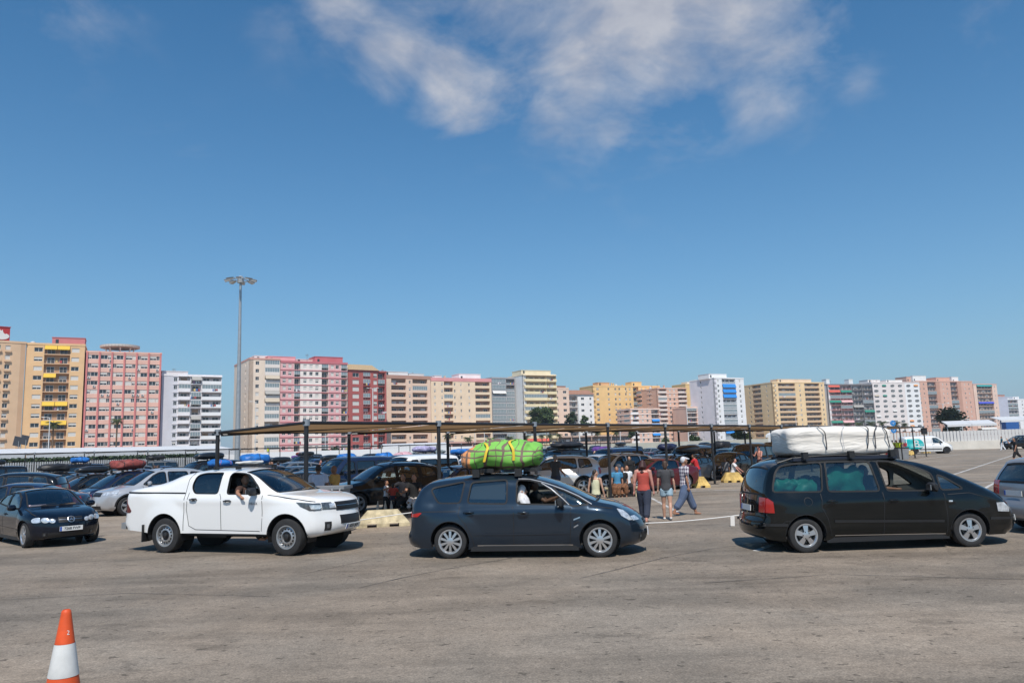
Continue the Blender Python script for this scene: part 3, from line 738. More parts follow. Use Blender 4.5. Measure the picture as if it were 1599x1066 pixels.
mb = MB(); sharan.side_patch([(1.20, .845), (1.27, .845), (1.27, .875), (1.20, .875)], LAMP, .008, .05, mb=mb); sharan.trims.append(('side_indicator', mb.mesh('side_indicator'), 2))
for a, b in ((-2.30, -1.88), (1.97, 2.5)):
    mb = MB(); sharan.ribbon([(a, .52), (b, .52 if a < 0 else .50)], .05, BLK, .008, mb=mb); sharan.trims.append(('bumper_strip', mb.mesh('bumper_strip'), 2))

# white double cab pickup with canopy (traced)
pickup = Car(dict(profile=[(-2.92, 0.5), (-3.04, 0.54), (-3.05, 0.7), (-2.98, 0.76), (-2.96, 1.18), (-2.92, 1.34), (-2.82, 1.42), (-2.5, 1.46), (-2.05, 1.53), (-1.72, 1.62), (-1.42, 1.745), (-1.1, 1.8), (-0.6, 1.835), (-0.1, 1.835), (0.25, 1.81), (0.62, 1.73), (1.02, 1.545), (1.42, 1.335), (1.6, 1.275), (2.05, 1.235), (2.36, 1.165), (2.54, 1.09), (2.6, 1.0), (2.61, 0.86), (2.65, 0.76), (2.68, 0.62), (2.62, 0.48), (2.39, 0.385), (2.1, 0.36)],
    width=1.86, axles=(1.63, -1.66), tyre=.385, arch=.475, sill=.44, rim='steel', rim_r=.235, tyre_w=.255, rim_mat=STEELR, wheel_in=.0, belt=[(-3, 1.33), (-1.1, 1.30), (.9, 1.265), (1.5, 1.22), (2.7, 1.0)], crease_z=1.16, crease=.01, zmid=1.0, ws_curve=.22,
    windows=[[(-.97, 1.50), (-.90, 1.70), (-.72, 1.735), (-.19, 1.735), (-.22, 1.29), (-.86, 1.30), (-.95, 1.40)], [(.03, 1.28), (.03, 1.735), (.42, 1.71), (.62, 1.60), (.86, 1.41), (.95, 1.275)]],
    windscreen=(.36, 1.46), rear_window=None, seats=(.22, -.6), cabin=(-1.1, 1.25), flare=.045, front_bulge=.28, rear_bulge=.06, rear_range=.4, tail_taper=.03, nose_taper=.13, tumble=.24, round=.14, paint=mat('solid_white_paint', (.80, .80, .79), rough=.3, coat=1)))
dress(pickup, head=[(1.86, 1.10), (2.42, 1.06), (2.44, .92), (2.16, .92), (1.96, 1.01)], head_z=(.93, 1.075), head_u=.60, lampm=LAMPD, tail=[(-2.99, 1.19), (-2.86, 1.18), (-2.68, .92), (-2.71, .88), (-2.99, .88)], tail_z=(.88, 1.18), tail_u=.86, tailm=REDD,
      grille=(.90, 1.075), grille_u=.60, low=(.62, .80), low_u=.52, fog=(.50, .68, .80, .97), seams=[[(-1.04, 1.76), (-1.10, 1.6), (-1.12, 1.3), (-1.12, .50)], [(-.16, 1.29), (-.10, 1.2), (-.09, .52)], [(1.00, 1.25), (1.015, .9), (1.00, .50)], [(-1.02, 1.32), (-1.05, .95), (-.98, .60), (-.80, .52), (.95, .50)], [(-2.86, 1.335), (-1.16, 1.31)], [(1.12, 1.255), (1.55, 1.20), (1.90, 1.155), (2.25, 1.10)]],
      handles=[(-.85, 1.17), (.09, 1.13)], handle_m=BLK, mirror=(.80, 1.285), mirror_m=BLK, plate_f=.56, ptxt='6231 JKP', win_rub=.022)
for sg in (-1, 1):
    a, b_ = pickup.front_z(.955), pickup.front_z(1.045); u0, u1 = sorted((sg*.64, sg*.80)); mb = MB(); pickup.strip_patch(a, b_, u0, u1, LAMP, .014, 3, 4, mb=mb); pickup.trims.append(('headlight', mb.mesh('headlight', True, 40), 2))
    mb = MB(); pickup.side_patch([(2.16, 1.035), (2.36, 1.03), (2.36, .95), (2.20, .95)], LAMP, .012, .05, (sg,), mb); pickup.trims.append(('headlight', mb.mesh('headlight', True, 40), 2))
mb = MB(); pickup.ribbon([(-2.88, 1.335), (-1.13, 1.31)], .030, DARKG, .006, mb=mb)
mb.bx((-3.09, -.80, .50), (-2.95, .80, .64), CHROME)
for sg in (-1, 1): mb.bx((-2.28, sg*.86-.12, .24), (-2.25, sg*.86+.12, .62), BLK)
mb.bx((-1.1, -.5, .30), (-.3, .5, .46), BLK); mb.tube([(-2.4, -.3, .35), (1.9, -.3, .38)], .06, BLK, 8); mb.tube([(-2.4, .3, .35), (1.9, .3, .38)], .06, BLK, 8)
mb.tube([(1.63, -.7, .38), (1.63, .7, .38)], .05, BLK, 8); mb.tube([(-1.66, -.7, .38), (-1.66, .7, .38)], .06, BLK, 8)
pickup.trims.append(('chassis', mb.mesh('chassis'), 2))
t = text_mesh('HILUX', .075, mat('badge_grey', (.25, .25, .26), .3, .6), .002, 'lettering'); t.transform(Matrix.Translation((.78, -pickup.W(.78, 1.08)-.006, 1.08)) @ Matrix.Rotation(pi/2, 4, 'X')); pickup.trims.append(('badge', t, 2))
mb = MB()
for k in range(2): mb.tube([(.10-.62*k, -.62, 1.86), (.10-.62*k, .62, 1.86)], .02, BLK, 6); mb.bx((.06-.62*k, -.66, 1.80), (.14-.62*k, -.56, 1.88), BLK); mb.bx((.06-.62*k, .56, 1.80), (.14-.62*k, .66, 1.88), BLK)
pickup.trims.append(('roof_bars', mb.mesh('roof_bars'), 2))

# dark three-door coupe
coupe = Car(dict(profile=[(-1.98, .24), (-2.12, .32), (-2.15, .55), (-2.12, .80), (-2.05, .96), (-1.80, 1.02), (-1.45, 1.20), (-1.0, 1.345), (-.5, 1.40), (-.05, 1.40), (.25, 1.36), (.62, 1.20), (.98, 1.00), (1.12, .945), (1.5, .905), (1.85, .83), (2.08, .735), (2.16, .62), (2.18, .42), (2.14, .26), (1.95, .20)],
    width=1.73, axles=(1.36, -1.355), tyre=.315, arch=.355, sill=.19, rim='spoke7', rim_r=.225, tyre_w=.215, belt=[(-2, .96), (-1, .93), (.7, .90), (1.2, .86), (2.1, .74)], crease_z=.72, crease=.012, zmid=.7,
    windows=[[(-1.28, 1.02), (-.98, 1.24), (-.42, 1.31), (-.42, .96)], [(-.34, .955), (-.34, 1.315), (.02, 1.305), (.36, 1.20), (.72, .96), (.66, .935)]], windscreen=(.14, 1.05), rear_window=(1.06, 1.30), seats=(-.1, -.8), cabin=(-1.4, 1.0), flare=.035, front_bulge=.26))
dress(coupe, head=[(1.84+.10*cos(2*pi*k/16), .675+.062*sin(2*pi*k/16)) for k in range(16)], head_z=(.60, .725), ovals=[(.665, .86, .062, .125), (.645, .645, .05, .10)], tail=[(-2.1, .9), (-1.85, .9), (-1.9, .76), (-2.1, .74)], tail_z=(.74, .9), grille=(.60, .72), grille_u=.44, grille_m=BLK, low=(.26, .36), low_u=.8, fog=(.27, .37, .84, .96),
      seams=[[(.78, .90), (.80, .6), (.74, .24)], [(-.40, .93), (-.45, .6), (-.50, .26)], [(.95, .93), (1.4, .87), (1.75, .78)]], handles=[(-.22, .78)], mirror=(.60, .92), plate_f=.45, ptxt='7268 FWP', mould=[([(-.9, .44), (.9, .42)], .03, PAINT)], chrome_win=None)
mb = MB(); i = coupe.front_z(.66); p = coupe.sp_pt(i, 0); n = coupe.sp_n(i, 0)
mb.lathe([(.075, 0), (.085, .008), (.085, .016), (.075, .020), (.068, .012), (.068, 0)], CHROME, 24, Matrix.Translation(p+n*.012) @ n.to_track_quat('Z', 'Y').to_matrix().to_4x4())
for k in range(3):
    a = pi/2+2*pi*k/3; q = n.to_track_quat('Z', 'Y').to_matrix(); mb.tube([p+n*.022, p+n*.022+q @ Vector((.075*cos(a), .075*sin(a), 0))], [.012, .004], CHROME, 6)
coupe.trims.append(('grille_star', mb.mesh('grille_star', True, 40), 2))

# parked kinds
def kind(L, H, W, wb, tyre, fo, wsx, roof, belt, tailprof, nose=.70, rim='spoke7', winq=None, **kw):
    """generic body: fo = front overhang, wsx = (screen top, screen foot), roof = list of roof points behind the screen top, tailprof = tail points"""
    xF = wb/2; x1 = xF+fo; x0 = x1-L; hz = kw.pop('hood', .92)
    prof = [(x0+a, b) for a, b in tailprof] + roof + [(wsx[0], H-.055), ((wsx[0]*.6+wsx[1]*.4), H*.62+hz*.38+.02), (wsx[1], hz+.03), (wsx[1]+.18, hz), (x1-.55, hz-.07), (x1-.18, nose+.05), (x1-.05, nose-.12), (x1, .50), (x1-.02, .32), (x1-.10, .23), (x1-.35, .20)]
    return dict(profile=prof, width=W, axles=(xF, -wb/2), tyre=tyre, belt=[(x0, belt+.03), (0, belt), (wsx[1]-.15, belt-.03), (x1, nose)], windscreen=(wsx[0]+.08, wsx[1]-.03), rim=rim, rim_r=tyre*.66, grid=.11, step=.075, **kw), x0, x1
def std_dress(c, x0, x1, belt, nose, doors, hy, tailz, **kw):
    dress(c, head=[(x1-.62, nose+.10), (x1-.40, nose+.07), (x1-.30, nose-.06), (x1-.50, nose-.05)], head_z=(nose-.09, nose+.02), head_u=.58, tail=[(x0+.10, tailz[1]), (x0+.30, tailz[1]-.02), (x0+.26, tailz[0]+.02), (x0+.10, tailz[0])], tail_z=tailz, tail_u=.7,
          grille=kw.pop('grille', (nose-.13, nose-.03)), low=(.27, .40), low_u=.62, seams=doors, handles=hy, plate_f=.46, plate_r=kw.pop('plate_r', .72), **kw)
S1, x0, x1 = kind(4.40, 1.62, 1.83, 2.65, .325, .92, (.25, 1.35), [(-1.75, 1.52), (-1.2, 1.60), (-.4, 1.62), (0, 1.605)], .98, [(.30, .24), (.05, .30), (.0, .5), (.06, .95), (.22, 1.28), (.36, 1.46)], .74, 'spoke7',
    windows=[[(-1.72, 1.08), (-1.62, 1.40), (-1.12, 1.45), (-1.20, 1.03)], [(-1.08, 1.02), (-1.03, 1.46), (-.20, 1.475), (-.20, .995)], [(-.10, .99), (-.10, 1.475), (.15, 1.46), (.45, 1.33), (.92, 1.01), (.86, .975)]], rear_window=(1.08, 1.42), paint=PAINTM)
cmax = Car(S1); std_dress(cmax, x0, x1, .98, .74, [[(-.15, .97), (-.17, .26)], [(.92, .93), (.88, .26)], [(-1.15, 1.0), (-1.1, .7), (-.95, .3)]], [(-1.0, .86), (.02, .84)], (.80, 1.05), mirror=(.72, 1.0), chrome_win=[[(-1.6, 1.04), (-.2, .985), (.95, .95)]])
S1, x0, x1 = kind(4.10, 1.48, 1.74, 2.54, .305, .82, (.15, 1.20), [(-1.35, 1.38), (-.9, 1.45), (-.4, 1.48), (-.05, 1.47)], .93, [(.30, .24), (.05, .30), (.0, .5), (.06, .88), (.26, 1.16)], .70, 'spoke5', hood=.88,
    windows=[[(-1.42, 1.06), (-1.20, 1.28), (-.98, 1.30), (-1.02, .99)], [(-.92, .98), (-.90, 1.32), (-.22, 1.345), (-.22, .95)], [(-.12, .945), (-.12, 1.345), (.10, 1.33), (.36, 1.21), (.82, .96), (.76, .93)]], rear_window=(.98, 1.30))
hatch = Car(S1); std_dress(hatch, x0, x1, .93, .70, [[(-.17, .93), (-.19, .26)], [(.82, .9), (.80, .26)], [(-.98, .95), (-.96, .7), (-.85, .3)]], [(-.85, .80), (-.02, .79)], (.74, 1.0), mirror=(.62, .955))
S1, x0, x1 = kind(4.65, 1.44, 1.80, 2.70, .315, .88, (.15, 1.25), [(-1.30, 1.24), (-.95, 1.385), (-.5, 1.43), (-.05, 1.43)], .92, [(.30, .24), (.05, .30), (.0, .5), (.04, .86), (.14, .985), (.42, 1.02)], .69, 'spoke10', hood=.88,
    windows=[[(-1.45, .99), (-1.22, 1.16), (-1.02, 1.255), (-1.0, .97)], [(-.92, .965), (-.90, 1.30), (-.22, 1.33), (-.22, .94)], [(-.12, .935), (-.12, 1.33), (.12, 1.315), (.40, 1.20), (.84, .95), (.80, .92)]], rear_window=(1.06, 1.33), rear_bulge=.18)
sedan = Car(S1); std_dress(sedan, x0, x1, .92, .69, [[(-.17, .92), (-.19, .26)], [(.85, .89), (.80, .26)], [(-1.0, .94), (-.98, .65), (-.9, .3)]], [(-.86, .78), (0, .77)], (.72, .92), mirror=(.64, .945), plate_r=.62)
S1, x0, x1 = kind(4.70, 1.50, 1.81, 2.72, .315, .90, (.20, 1.30), [(-1.9, 1.36), (-1.5, 1.44), (-.9, 1.49), (-.4, 1.50), (0, 1.485)], .94, [(.30, .24), (.05, .30), (.0, .5), (.06, .92), (.30, 1.24)], .70, 'spoke7', hood=.90,
    windows=[[(-1.98, 1.08), (-1.80, 1.28), (-1.16, 1.345), (-1.18, 1.0)], [(-1.06, .99), (-1.02, 1.36), (-.22, 1.375), (-.22, .96)], [(-.12, .955), (-.12, 1.375), (.14, 1.36), (.42, 1.24), (.90, .97), (.84, .94)]], rear_window=(1.02, 1.32), paint=PAINTM)
wagon = Car(S1); std_dress(wagon, x0, x1, .94, .70, [[(-.17, .93), (-.19, .26)], [(.90, .9), (.86, .26)], [(-1.12, .97), (-1.08, .7), (-.95, .3)]], [(-.96, .80), (0, .79)], (.74, 1.0), mirror=(.68, .965), rails=(-1.7, .0))
S1, x0, x1 = kind(4.55, 1.72, 1.86, 2.70, .36, .88, (.10, 1.15), [(-1.75, 1.60), (-1.3, 1.69), (-.6, 1.72), (-.15, 1.715)], 1.10, [(.30, .34), (.05, .40), (.0, .6), (.05, 1.05), (.18, 1.36), (.30, 1.52)], .88, 'spoke5', hood=1.07, sill=.30,
    windows=[[(-1.80, 1.18), (-1.66, 1.50), (-1.18, 1.54), (-1.2, 1.14)], [(-1.10, 1.13), (-1.06, 1.55), (-.26, 1.57), (-.26, 1.11)], [(-.16, 1.105), (-.16, 1.57), (.06, 1.56), (.32, 1.45), (.76, 1.13), (.70, 1.095)]], rear_window=(1.18, 1.52), paint=PAINTM)
suv = Car(S1); std_dress(suv, x0, x1, 1.1, .88, [[(-.21, 1.09), (-.23, .36)], [(.78, 1.06), (.76, .36)], [(-1.15, 1.1), (-1.1, .8), (-.95, .42)]], [(-1.0, .96), (-.04, .95)], (.86, 1.16), mirror=(.56, 1.125), rails=(-1.6, -.05), cladding=True, grille=(.74, .88), grille_u=.5)
S1, x0, x1 = kind(4.95, 1.95, 1.92, 3.10, .34, .92, (.75, 1.75), [(-2.2, 1.90), (-1.6, 1.94), (-.4, 1.95), (.4, 1.945)], 1.12, [(.25, .30), (.04, .36), (.0, .6), (.03, 1.2), (.08, 1.75), (.14, 1.86)], .86, 'cap6', hood=1.10, sill=.26, tumble=.10,
    windows=[[(.35, 1.14), (.35, 1.70), (.72, 1.69), (.95, 1.52), (1.30, 1.16), (1.2, 1.11)]], rear_window=None, rim_mat=BLK)
van = Car(S1); std_dress(van, x0, x1, 1.12, .86, [[(.25, 1.75), (.25, .34)], [(1.25, 1.1), (1.2, .36)], [(-.9, 1.75), (-.9, .36)], [(-.9, 1.2), (.25, 1.2)]], [(.36, 1.02), (-.75, 1.02)], (.85, 1.25), mirror=(1.02, 1.17), mirror_m=BLK, mould=[([(-1.1, .50), (1.1, .50)], .10, BLK)], grille=(.66, .80))
S1, x0, x1 = kind(4.85, 1.93, 1.90, 3.0, .335, .92, (.75, 1.72), [(-2.2, 1.86), (-1.6, 1.92), (-.4, 1.93), (.4, 1.925)], 1.12, [(.25, .30), (.04, .36), (.0, .6), (.03, 1.2), (.10, 1.70), (.16, 1.82)], .86, 'cap6', hood=1.10, sill=.26, tumble=.12,
    windows=[[(-2.1, 1.14), (-2.08, 1.68), (-.95, 1.70), (-.95, 1.14)], [(-.82, 1.14), (-.82, 1.70), (.22, 1.70), (.22, 1.14)], [(.35, 1.14), (.35, 1.70), (.72, 1.69), (.95, 1.50), (1.28, 1.16), (1.2, 1.11)]], rear_window=(1.15, 1.66), seats=(.5, -.4), glass={0: GLASSD, 1: GLASSD})
minibus = Car(S1); std_dress(minibus, x0, x1, 1.12, .86, [[(.28, 1.75), (.28, .34)], [(1.25, 1.1), (1.2, .36)], [(-.88, 1.75), (-.88, .36)]], [(.40, 1.0), (-.75, 1.0)], (.85, 1.25), mirror=(1.0, 1.17), mould=[([(-1.1, .50), (1.1, .50)], .06, BLK)], grille=(.66, .80))
# silver people carrier seen from behind
S1, x0, x1 = kind(4.55, 1.66, 1.80, 2.70, .32, .92, (.25, 1.45), [(-1.85, 1.54), (-1.2, 1.63), (-.4, 1.66), (0, 1.645)], 1.0, [(.30, .24), (.06, .28), (.0, .42), (.02, .62), (.12, .66), (.12, .95), (.22, 1.2), (.42, 1.46)], .74, 'spoke7',
    windows=[[(-1.90, 1.08), (-1.74, 1.42), (-1.16, 1.48), (-1.2, 1.05)], [(-1.08, 1.04), (-1.03, 1.49), (-.20, 1.51), (-.20, 1.01)], [(-.10, 1.0), (-.10, 1.51), (.15, 1.49), (.45, 1.36), (.98, 1.03), (.9, .99)]], rear_window=(1.05, 1.42), paint=PAINTM)
people_carrier = Car(S1); std_dress(people_carrier, x0, x1, 1.0, .74, [[(-.15, .98), (-.17, .26)], [(.95, .95), (.9, .26)], [(-1.15, 1.0), (-1.1, .7), (-.95, .3)]], [(-1.0, .86), (.02, .84)], (.78, 1.08), mirror=(.75, 1.02), plate_r=.82)

# ------------------------------------------------------------------ the queue along the front
def mid(a, b): return (Vector(a)+Vector(b))/2
def hero(car, rear, front, name, color, label, skip=(), off=0):
    a, b = G(*rear), G(*front); d = (b-a).normalized(); n = Vector((-d.y, d.x, 0)); c = (a+b)/2+n*(car.w-.03+off)
    axm = (car.axF+car.axR)/2; c -= d*axm
    return place_car(car, name, c, atan2(d.y, d.x), color, label, 'car', skip_glass=skip), c, atan2(d.y, d.x)
r_pick, c_pick, y_pick = hero(pickup, (257.5, 862.9), (447, 867.8), 'pickup_truck', (.78, .78, .77), 'white double cab pickup truck with hardtop canopy and steel wheels', [(1, 0)])
r_pick['category'] = 'pickup truck'
r_smax, c_smax, y_smax = hero(smax, (703.3, 872.3), (938, 870.3), 'family_car', (.017, .030, .048), 'dark blue grey family car carrying a green plaid bundle on its roof', [(2, 0)])
r_shar, c_shar, y_shar = hero(sharan, (1262, 863), (1518.3, 853.8), 'people_carrier', (.004, .0055, .006), 'black people carrier with a long white wrapped load on its roof', [(2, 0), (2, 1)])
h = Vector((.73, -.684, 0)); fa = (G(41.4, 854.7)+G(142, 844.5))/2
r_coupe = place_car(coupe, 'coupe', fa-h*1.36, atan2(h.y, h.x), (.003, .006, .014), 'dark navy coupe with a star badge grille and a pink paper behind its windscreen', 'car')
r_silver = place_car(people_carrier, 'people_carrier', (12.72, 16.75), radians(4), (.27, .28, .30), 'grey people carrier cut off by the right edge, seen from behind', 'car')
# ------------------------------------------------------------------ ground, paint, walls, shade structures
def asphalt():
    m = bpy.data.materials.new('asphalt'); m.use_nodes = True; t = m.node_tree; b = t.nodes['Principled BSDF']; b.inputs['Roughness'].default_value = .88; b.inputs['Specular IOR Level'].default_value = .3
    tcn = N(t, 'ShaderNodeTexCoord')
    def nz(scale, detail=5, sx=1, sy=1, off=0, rough=.55, rot=0):
        mp = N(t, 'ShaderNodeMapping'); mp.inputs['Scale'].default_value = (sx, sy, 1); mp.inputs['Location'].default_value = (off, off*.7, 0); mp.inputs['Rotation'].default_value = (0, 0, rot); ln(t, tcn.outputs['Object'], mp.inputs['Vector'])
        n = N(t, 'ShaderNodeTexNoise'); n.inputs['Scale'].default_value = scale; n.inputs['Detail'].default_value = detail; n.inputs['Roughness'].default_value = rough; ln(t, mp.outputs[0], n.inputs['Vector']); return n.outputs[0]
    def mr(src, a, b_, c, d):
        n = N(t, 'ShaderNodeMapRange'); n.interpolation_type = 'SMOOTHSTEP'
        for k, v in enumerate((a, b_, c, d)): n.inputs[k+1].default_value = v
        ln(t, src, n.inputs[0]); return n.outputs[0]
    def mul(a, b_):
        n = N(t, 'ShaderNodeMath', operation='MULTIPLY')
        for i, v in enumerate((a, b_)):
            if isinstance(v, (int, float)): n.inputs[i].default_value = v
            else: ln(t, v, n.inputs[i])
        return n.outputs[0]
    f = mr(nz(.12, 6), .3, .7, .86, 1.12)
    f = mul(f, mr(nz(.9, 6, off=3), .25, .75, .88, 1.12))
    f = mul(f, mr(nz(48, 4, off=5), .3, .7, .74, 1.22))
    f = mul(f, mr(nz(17, 5, off=15, rough=.7), .28, .72, .80, 1.18))
    f = mul(f, mr(nz(4.0, 5, off=25, rough=.65), .3, .7, .90, 1.09))
    f = mul(f, mr(nz(.55, 6, .16, 1.25, 7, .62, radians(3)),   .46, .66, 1.0, .74))      # swept tyre lanes
    f = mul(f, mr(nz(.9, 7, .25, 1.0, 21, .65, radians(-9)), .52, .68, 1.0, .80))
    f = mul(f, mr(nz(1.1, 6, .5, 1.1, 11, .55), .60, .72, 1.0, .70))                 # oil spots
    f = mul(f, mr(nz(8.5, 2, .7, 1.0, 31, .5), .65, .69, 1.0, .48))
    sy = N(t, 'ShaderNodeSeparateXYZ'); wob = N(t, 'ShaderNodeVectorMath', operation='MULTIPLY_ADD'); wn = N(t, 'ShaderNodeTexNoise'); wn.inputs['Scale'].default_value = .35; wn.inputs['Detail'].default_value = 6; ln(t, tcn.outputs['Object'], wn.inputs['Vector'])
    ln(t, wn.outputs['Color'], wob.inputs[0]); wob.inputs[1].default_value = (0, 2.4, 0); ln(t, tcn.outputs['Object'], wob.inputs[2]); ln(t, wob.outputs[0], sy.inputs[0])
    def band(c, half, soft, lo):          # a lane darkened by tyres
        d = N(t, 'ShaderNodeMath', operation='SUBTRACT'); ln(t, sy.outputs['Y'], d.inputs[0]); d.inputs[1].default_value = c+1.2; a = N(t, 'ShaderNodeMath', operation='ABSOLUTE'); ln(t, d.outputs[0], a.inputs[0]); return mr(a.outputs[0], half, half+soft, lo, 1.0)
    f = mul(f, band(15.5, 4.2, 1.6, .90)); f = mul(f, band(10.5, .12, .5, .80)); f = mul(f, band(12.7, .08, .4, .88)); f = mul(f, band(8.2, .05, .3, .93))
    vo = N(t, 'ShaderNodeTexVoronoi', feature='DISTANCE_TO_EDGE'); vo.inputs['Scale'].default_value = .17
    mp = N(t, 'ShaderNodeMapping'); ln(t, tcn.outputs['Object'], mp.inputs['Vector'])
    wv = N(t, 'ShaderNodeTexNoise'); wv.inputs['Scale'].default_value = .8; wv.inputs['Detail'].default_value = 5; ln(t, tcn.outputs['Object'], wv.inputs['Vector'])
    va = N(t, 'ShaderNodeVectorMath', operation='MULTIPLY_ADD'); ln(t, wv.outputs['Color'], va.inputs[0]); va.inputs[1].default_value = (3, 3, 0); ln(t, mp.outputs[0], va.inputs[2]); ln(t, va.outputs[0], vo.inputs['Vector'])
    f = mul(f, mr(vo.outputs['Distance'], 0, .004, .78, 1.0))
    mx = N(t, 'ShaderNodeMix', data_type='RGBA', blend_type='MULTIPLY'); mx.inputs[0].default_value = 1
    c = N(t, 'ShaderNodeMix', data_type='RGBA'); ln(t, mr(nz(.35, 5, off=40), .35, .65, 0, 1), c.inputs[0]); c.inputs[6].default_value = (.305, .247, .190, 1); c.inputs[7].default_value = (.262, .222, .178, 1)
    ln(t, c.outputs[2], mx.inputs[6]); ln(t, f, mx.inputs[7]); ln(t, mx.outputs[2], b.inputs['Base Color'])
    bn = N(t, 'ShaderNodeBump'); bn.inputs['Strength'].default_value = .35; bn.inputs['Distance'].default_value = .01; ln(t, nz(55, 3, off=5), bn.inputs['Height']); ln(t, bn.outputs[0], b.inputs['Normal'])
    return m
gm = MB(); gm.add([(-1200, -60, 0), (1200, -60, 0), (1200, 1500, 0), (-1200, 1500, 0)], [(0, 1, 2, 3)], asphalt())
tag(gm.build('ground'), kind='structure')
def worn(name, col, keep):
    m = bpy.data.materials.new(name); m.use_nodes = True; t = m.node_tree; b = t.nodes['Principled BSDF']; b.inputs['Base Color'].default_value = (*col, 1); b.inputs['Roughness'].default_value = .8
    tr = N(t, 'ShaderNodeBsdfTransparent'); ms = N(t, 'ShaderNodeMixShader'); n = N(t, 'ShaderNodeTexNoise'); n.inputs['Scale'].default_value = 2.2; n.inputs['Detail'].default_value = 8; n.inputs['Roughness'].default_value = .7
    tcn = N(t, 'ShaderNodeTexCoord'); ln(t, tcn.outputs['Object'], n.inputs['Vector']); mr = N(t, 'ShaderNodeMapRange'); mr.inputs[1].default_value = keep-.12; mr.inputs[2].default_value = keep+.12; mr.inputs[3].default_value = .25; mr.inputs[4].default_value = .95
    ln(t, n.outputs[0], mr.inputs[0]); ln(t, mr.outputs[0], ms.inputs[0]); ln(t, tr.outputs[0], ms.inputs[1]); ln(t, b.outputs[0], ms.inputs[2]); ln(t, ms.outputs[0], t.nodes['Material Output'].inputs[0]); return m
WORN = worn('worn_white_paint', (.62, .60, .57), .44); TAR = worn('tar_seam', (.10, .09, .082), .52)
def ground_line(name, pts, wd, m, z=.004):
    p = [G(*q) for q in pts]; mb = MB(); vs = []
    for i, c in enumerate(p):
        d = (p[min(i+1, len(p)-1)]-p[max(0, i-1)]).normalized(); n = Vector((-d.y, d.x, 0))*wd/2; vs += [c+n+Vector((0, 0, z)), c-n+Vector((0, 0, z))]
    mb.add(vs, [(2*i, 2*i+1, 2*i+3, 2*i+2) for i in range(len(p)-1)], m); return tag(mb.build(name, fix=False), kind='structure')
for pts, wd in (([(940, 770), (1166, 764), (1499, 754.5), (1660, 749)], .16), ([(1180, 860), (1476, 745), (1592, 707)], .13), ([(1500, 785), (1545, 758), (1625, 716)], .13), ([(1250, 741), (1500, 709)], .12), ([(1005, 771), (1060, 800)], .12), ([(1300, 729), (1440, 700)], .12), ([(1440, 779), (1570, 775)], .10)):
    ground_line('painted_line', pts, wd, WORN)
for pts, wd in (([(560, 918), (628, 902), (700, 888), (800, 871)], .030), ([(905, 903), (960, 890), (1040, 870), (1110, 857), (1180, 848)], .035), ([(180, 876), (300, 869), (420, 858)], .03), ([(470, 897), (540, 882), (575, 874)], .03), ([(1440, 717.5), (1640, 719)], .10), ([(1180, 700), (1500, 716)], .06), ([(-20, 938), (200, 926), (420, 931)], .025), ([(1100, 910), (1300, 897), (1620, 905)], .03)):
    ground_line('tar_seam', pts, wd, TAR, .008)

# main shade structure: two rows of posts, cloth bays between them
POST = mat('black_steel', (.018, .018, .020), .45, var=.2)
def cloth_mat():
    m = bpy.data.materials.new('tan_shade_cloth'); m.use_nodes = True; t = m.node_tree; t.nodes.clear(); o = N(t, 'ShaderNodeOutputMaterial'); d = N(t, 'ShaderNodeBsdfDiffuse'); tr = N(t, 'ShaderNodeBsdfTranslucent'); ms = N(t, 'ShaderNodeMixShader')
    d.inputs[0].default_value = (.42, .30, .19, 1); tr.inputs[0].default_value = (.36, .22, .11, 1); ms.inputs[0].default_value = .34; ln(t, d.outputs[0], ms.inputs[1]); ln(t, tr.outputs[0], ms.inputs[2]); ln(t, ms.outputs[0], o.inputs[0]); return m
CLOTH = cloth_mat()
U = Vector((cos(.88839), sin(.88839), 0)); NN = Vector((-U.y, U.x, 0)); O0 = Vector((-5.407, 19.969, 0))
def lane(u, n, z=0): return O0+U*u+NN*n+Vector((0, 0, z))
def pergola(name, origin, n, s, wd, h, label, pr=.058, sag=.10, cloth=True, hb=None):
    root = empty(name, origin, .88839, label, 'shade structure', 'pergolas')
    pm = MB(); pm.tube([(0, 0, 0), (0, 0, h-.06)], pr, POST, 10); pm.lathe([(.02, h+.05), (pr+.03, h+.05), (pr+.035, h-.12), (pr, h-.12)], mat('galvanised_cap', (.35, .36, .37), .4, .6), 10); pm.bx((-.16, -.16, 0), (.16, .16, .02), POST); me = pm.mesh('post', True, 40); hb = hb or h
    bay = []
    for i in range(n+1):
        for k in (0, 1): link('post', me, root, (i*s, k*wd, 0)).scale = (1, 1, 1 if k == 0 else hb/h)
    def bar(a, b, r=.05):
        mb = MB(); a, b = Vector(a), Vector(b); mb.tube([a, b], r, POST, 6); mb.build('beam', root)
    for k in (0, 1): bar((-.1, k*wd, (hb if k else h)-.04), (n*s+.1, k*wd, (hb if k else h)-.04), .05)
    for i in (0, n): bar((i*s, .06, h-.04), (i*s, wd-.06, hb-.04), .042)
    for i in range(n): bar((i*s+.05, wd-.1, hb-.12), ((i+1)*s-.05, .1, h-.02), .038)
    if cloth:
        for i in range(n):
            mb = MB(); K = 8; vs = []
            for a in range(K+1):
                for b in range(K+1):
                    x, y = a/K, b/K; e = 4*x*(1-x)*y*(1-y); vs.append(((i+.03+.94*x)*s, .12+(wd-.24)*y, h+(hb-h)*y-.05-sag*e))
            mb.add(vs, [(a*(K+1)+b, (a+1)*(K+1)+b, (a+1)*(K+1)+b+1, a*(K+1)+b+1) for a in range(K) for b in range(K)], CLOTH)
            mb.build('shade_cloth', root, True, fix=False)
    return root
pergola('shade_pergola', lane(0, 0), 15, 4.853, 4.317, 2.94, 'long black steel pergola with tan shade cloth over parked cars behind the queue', hb=2.84)
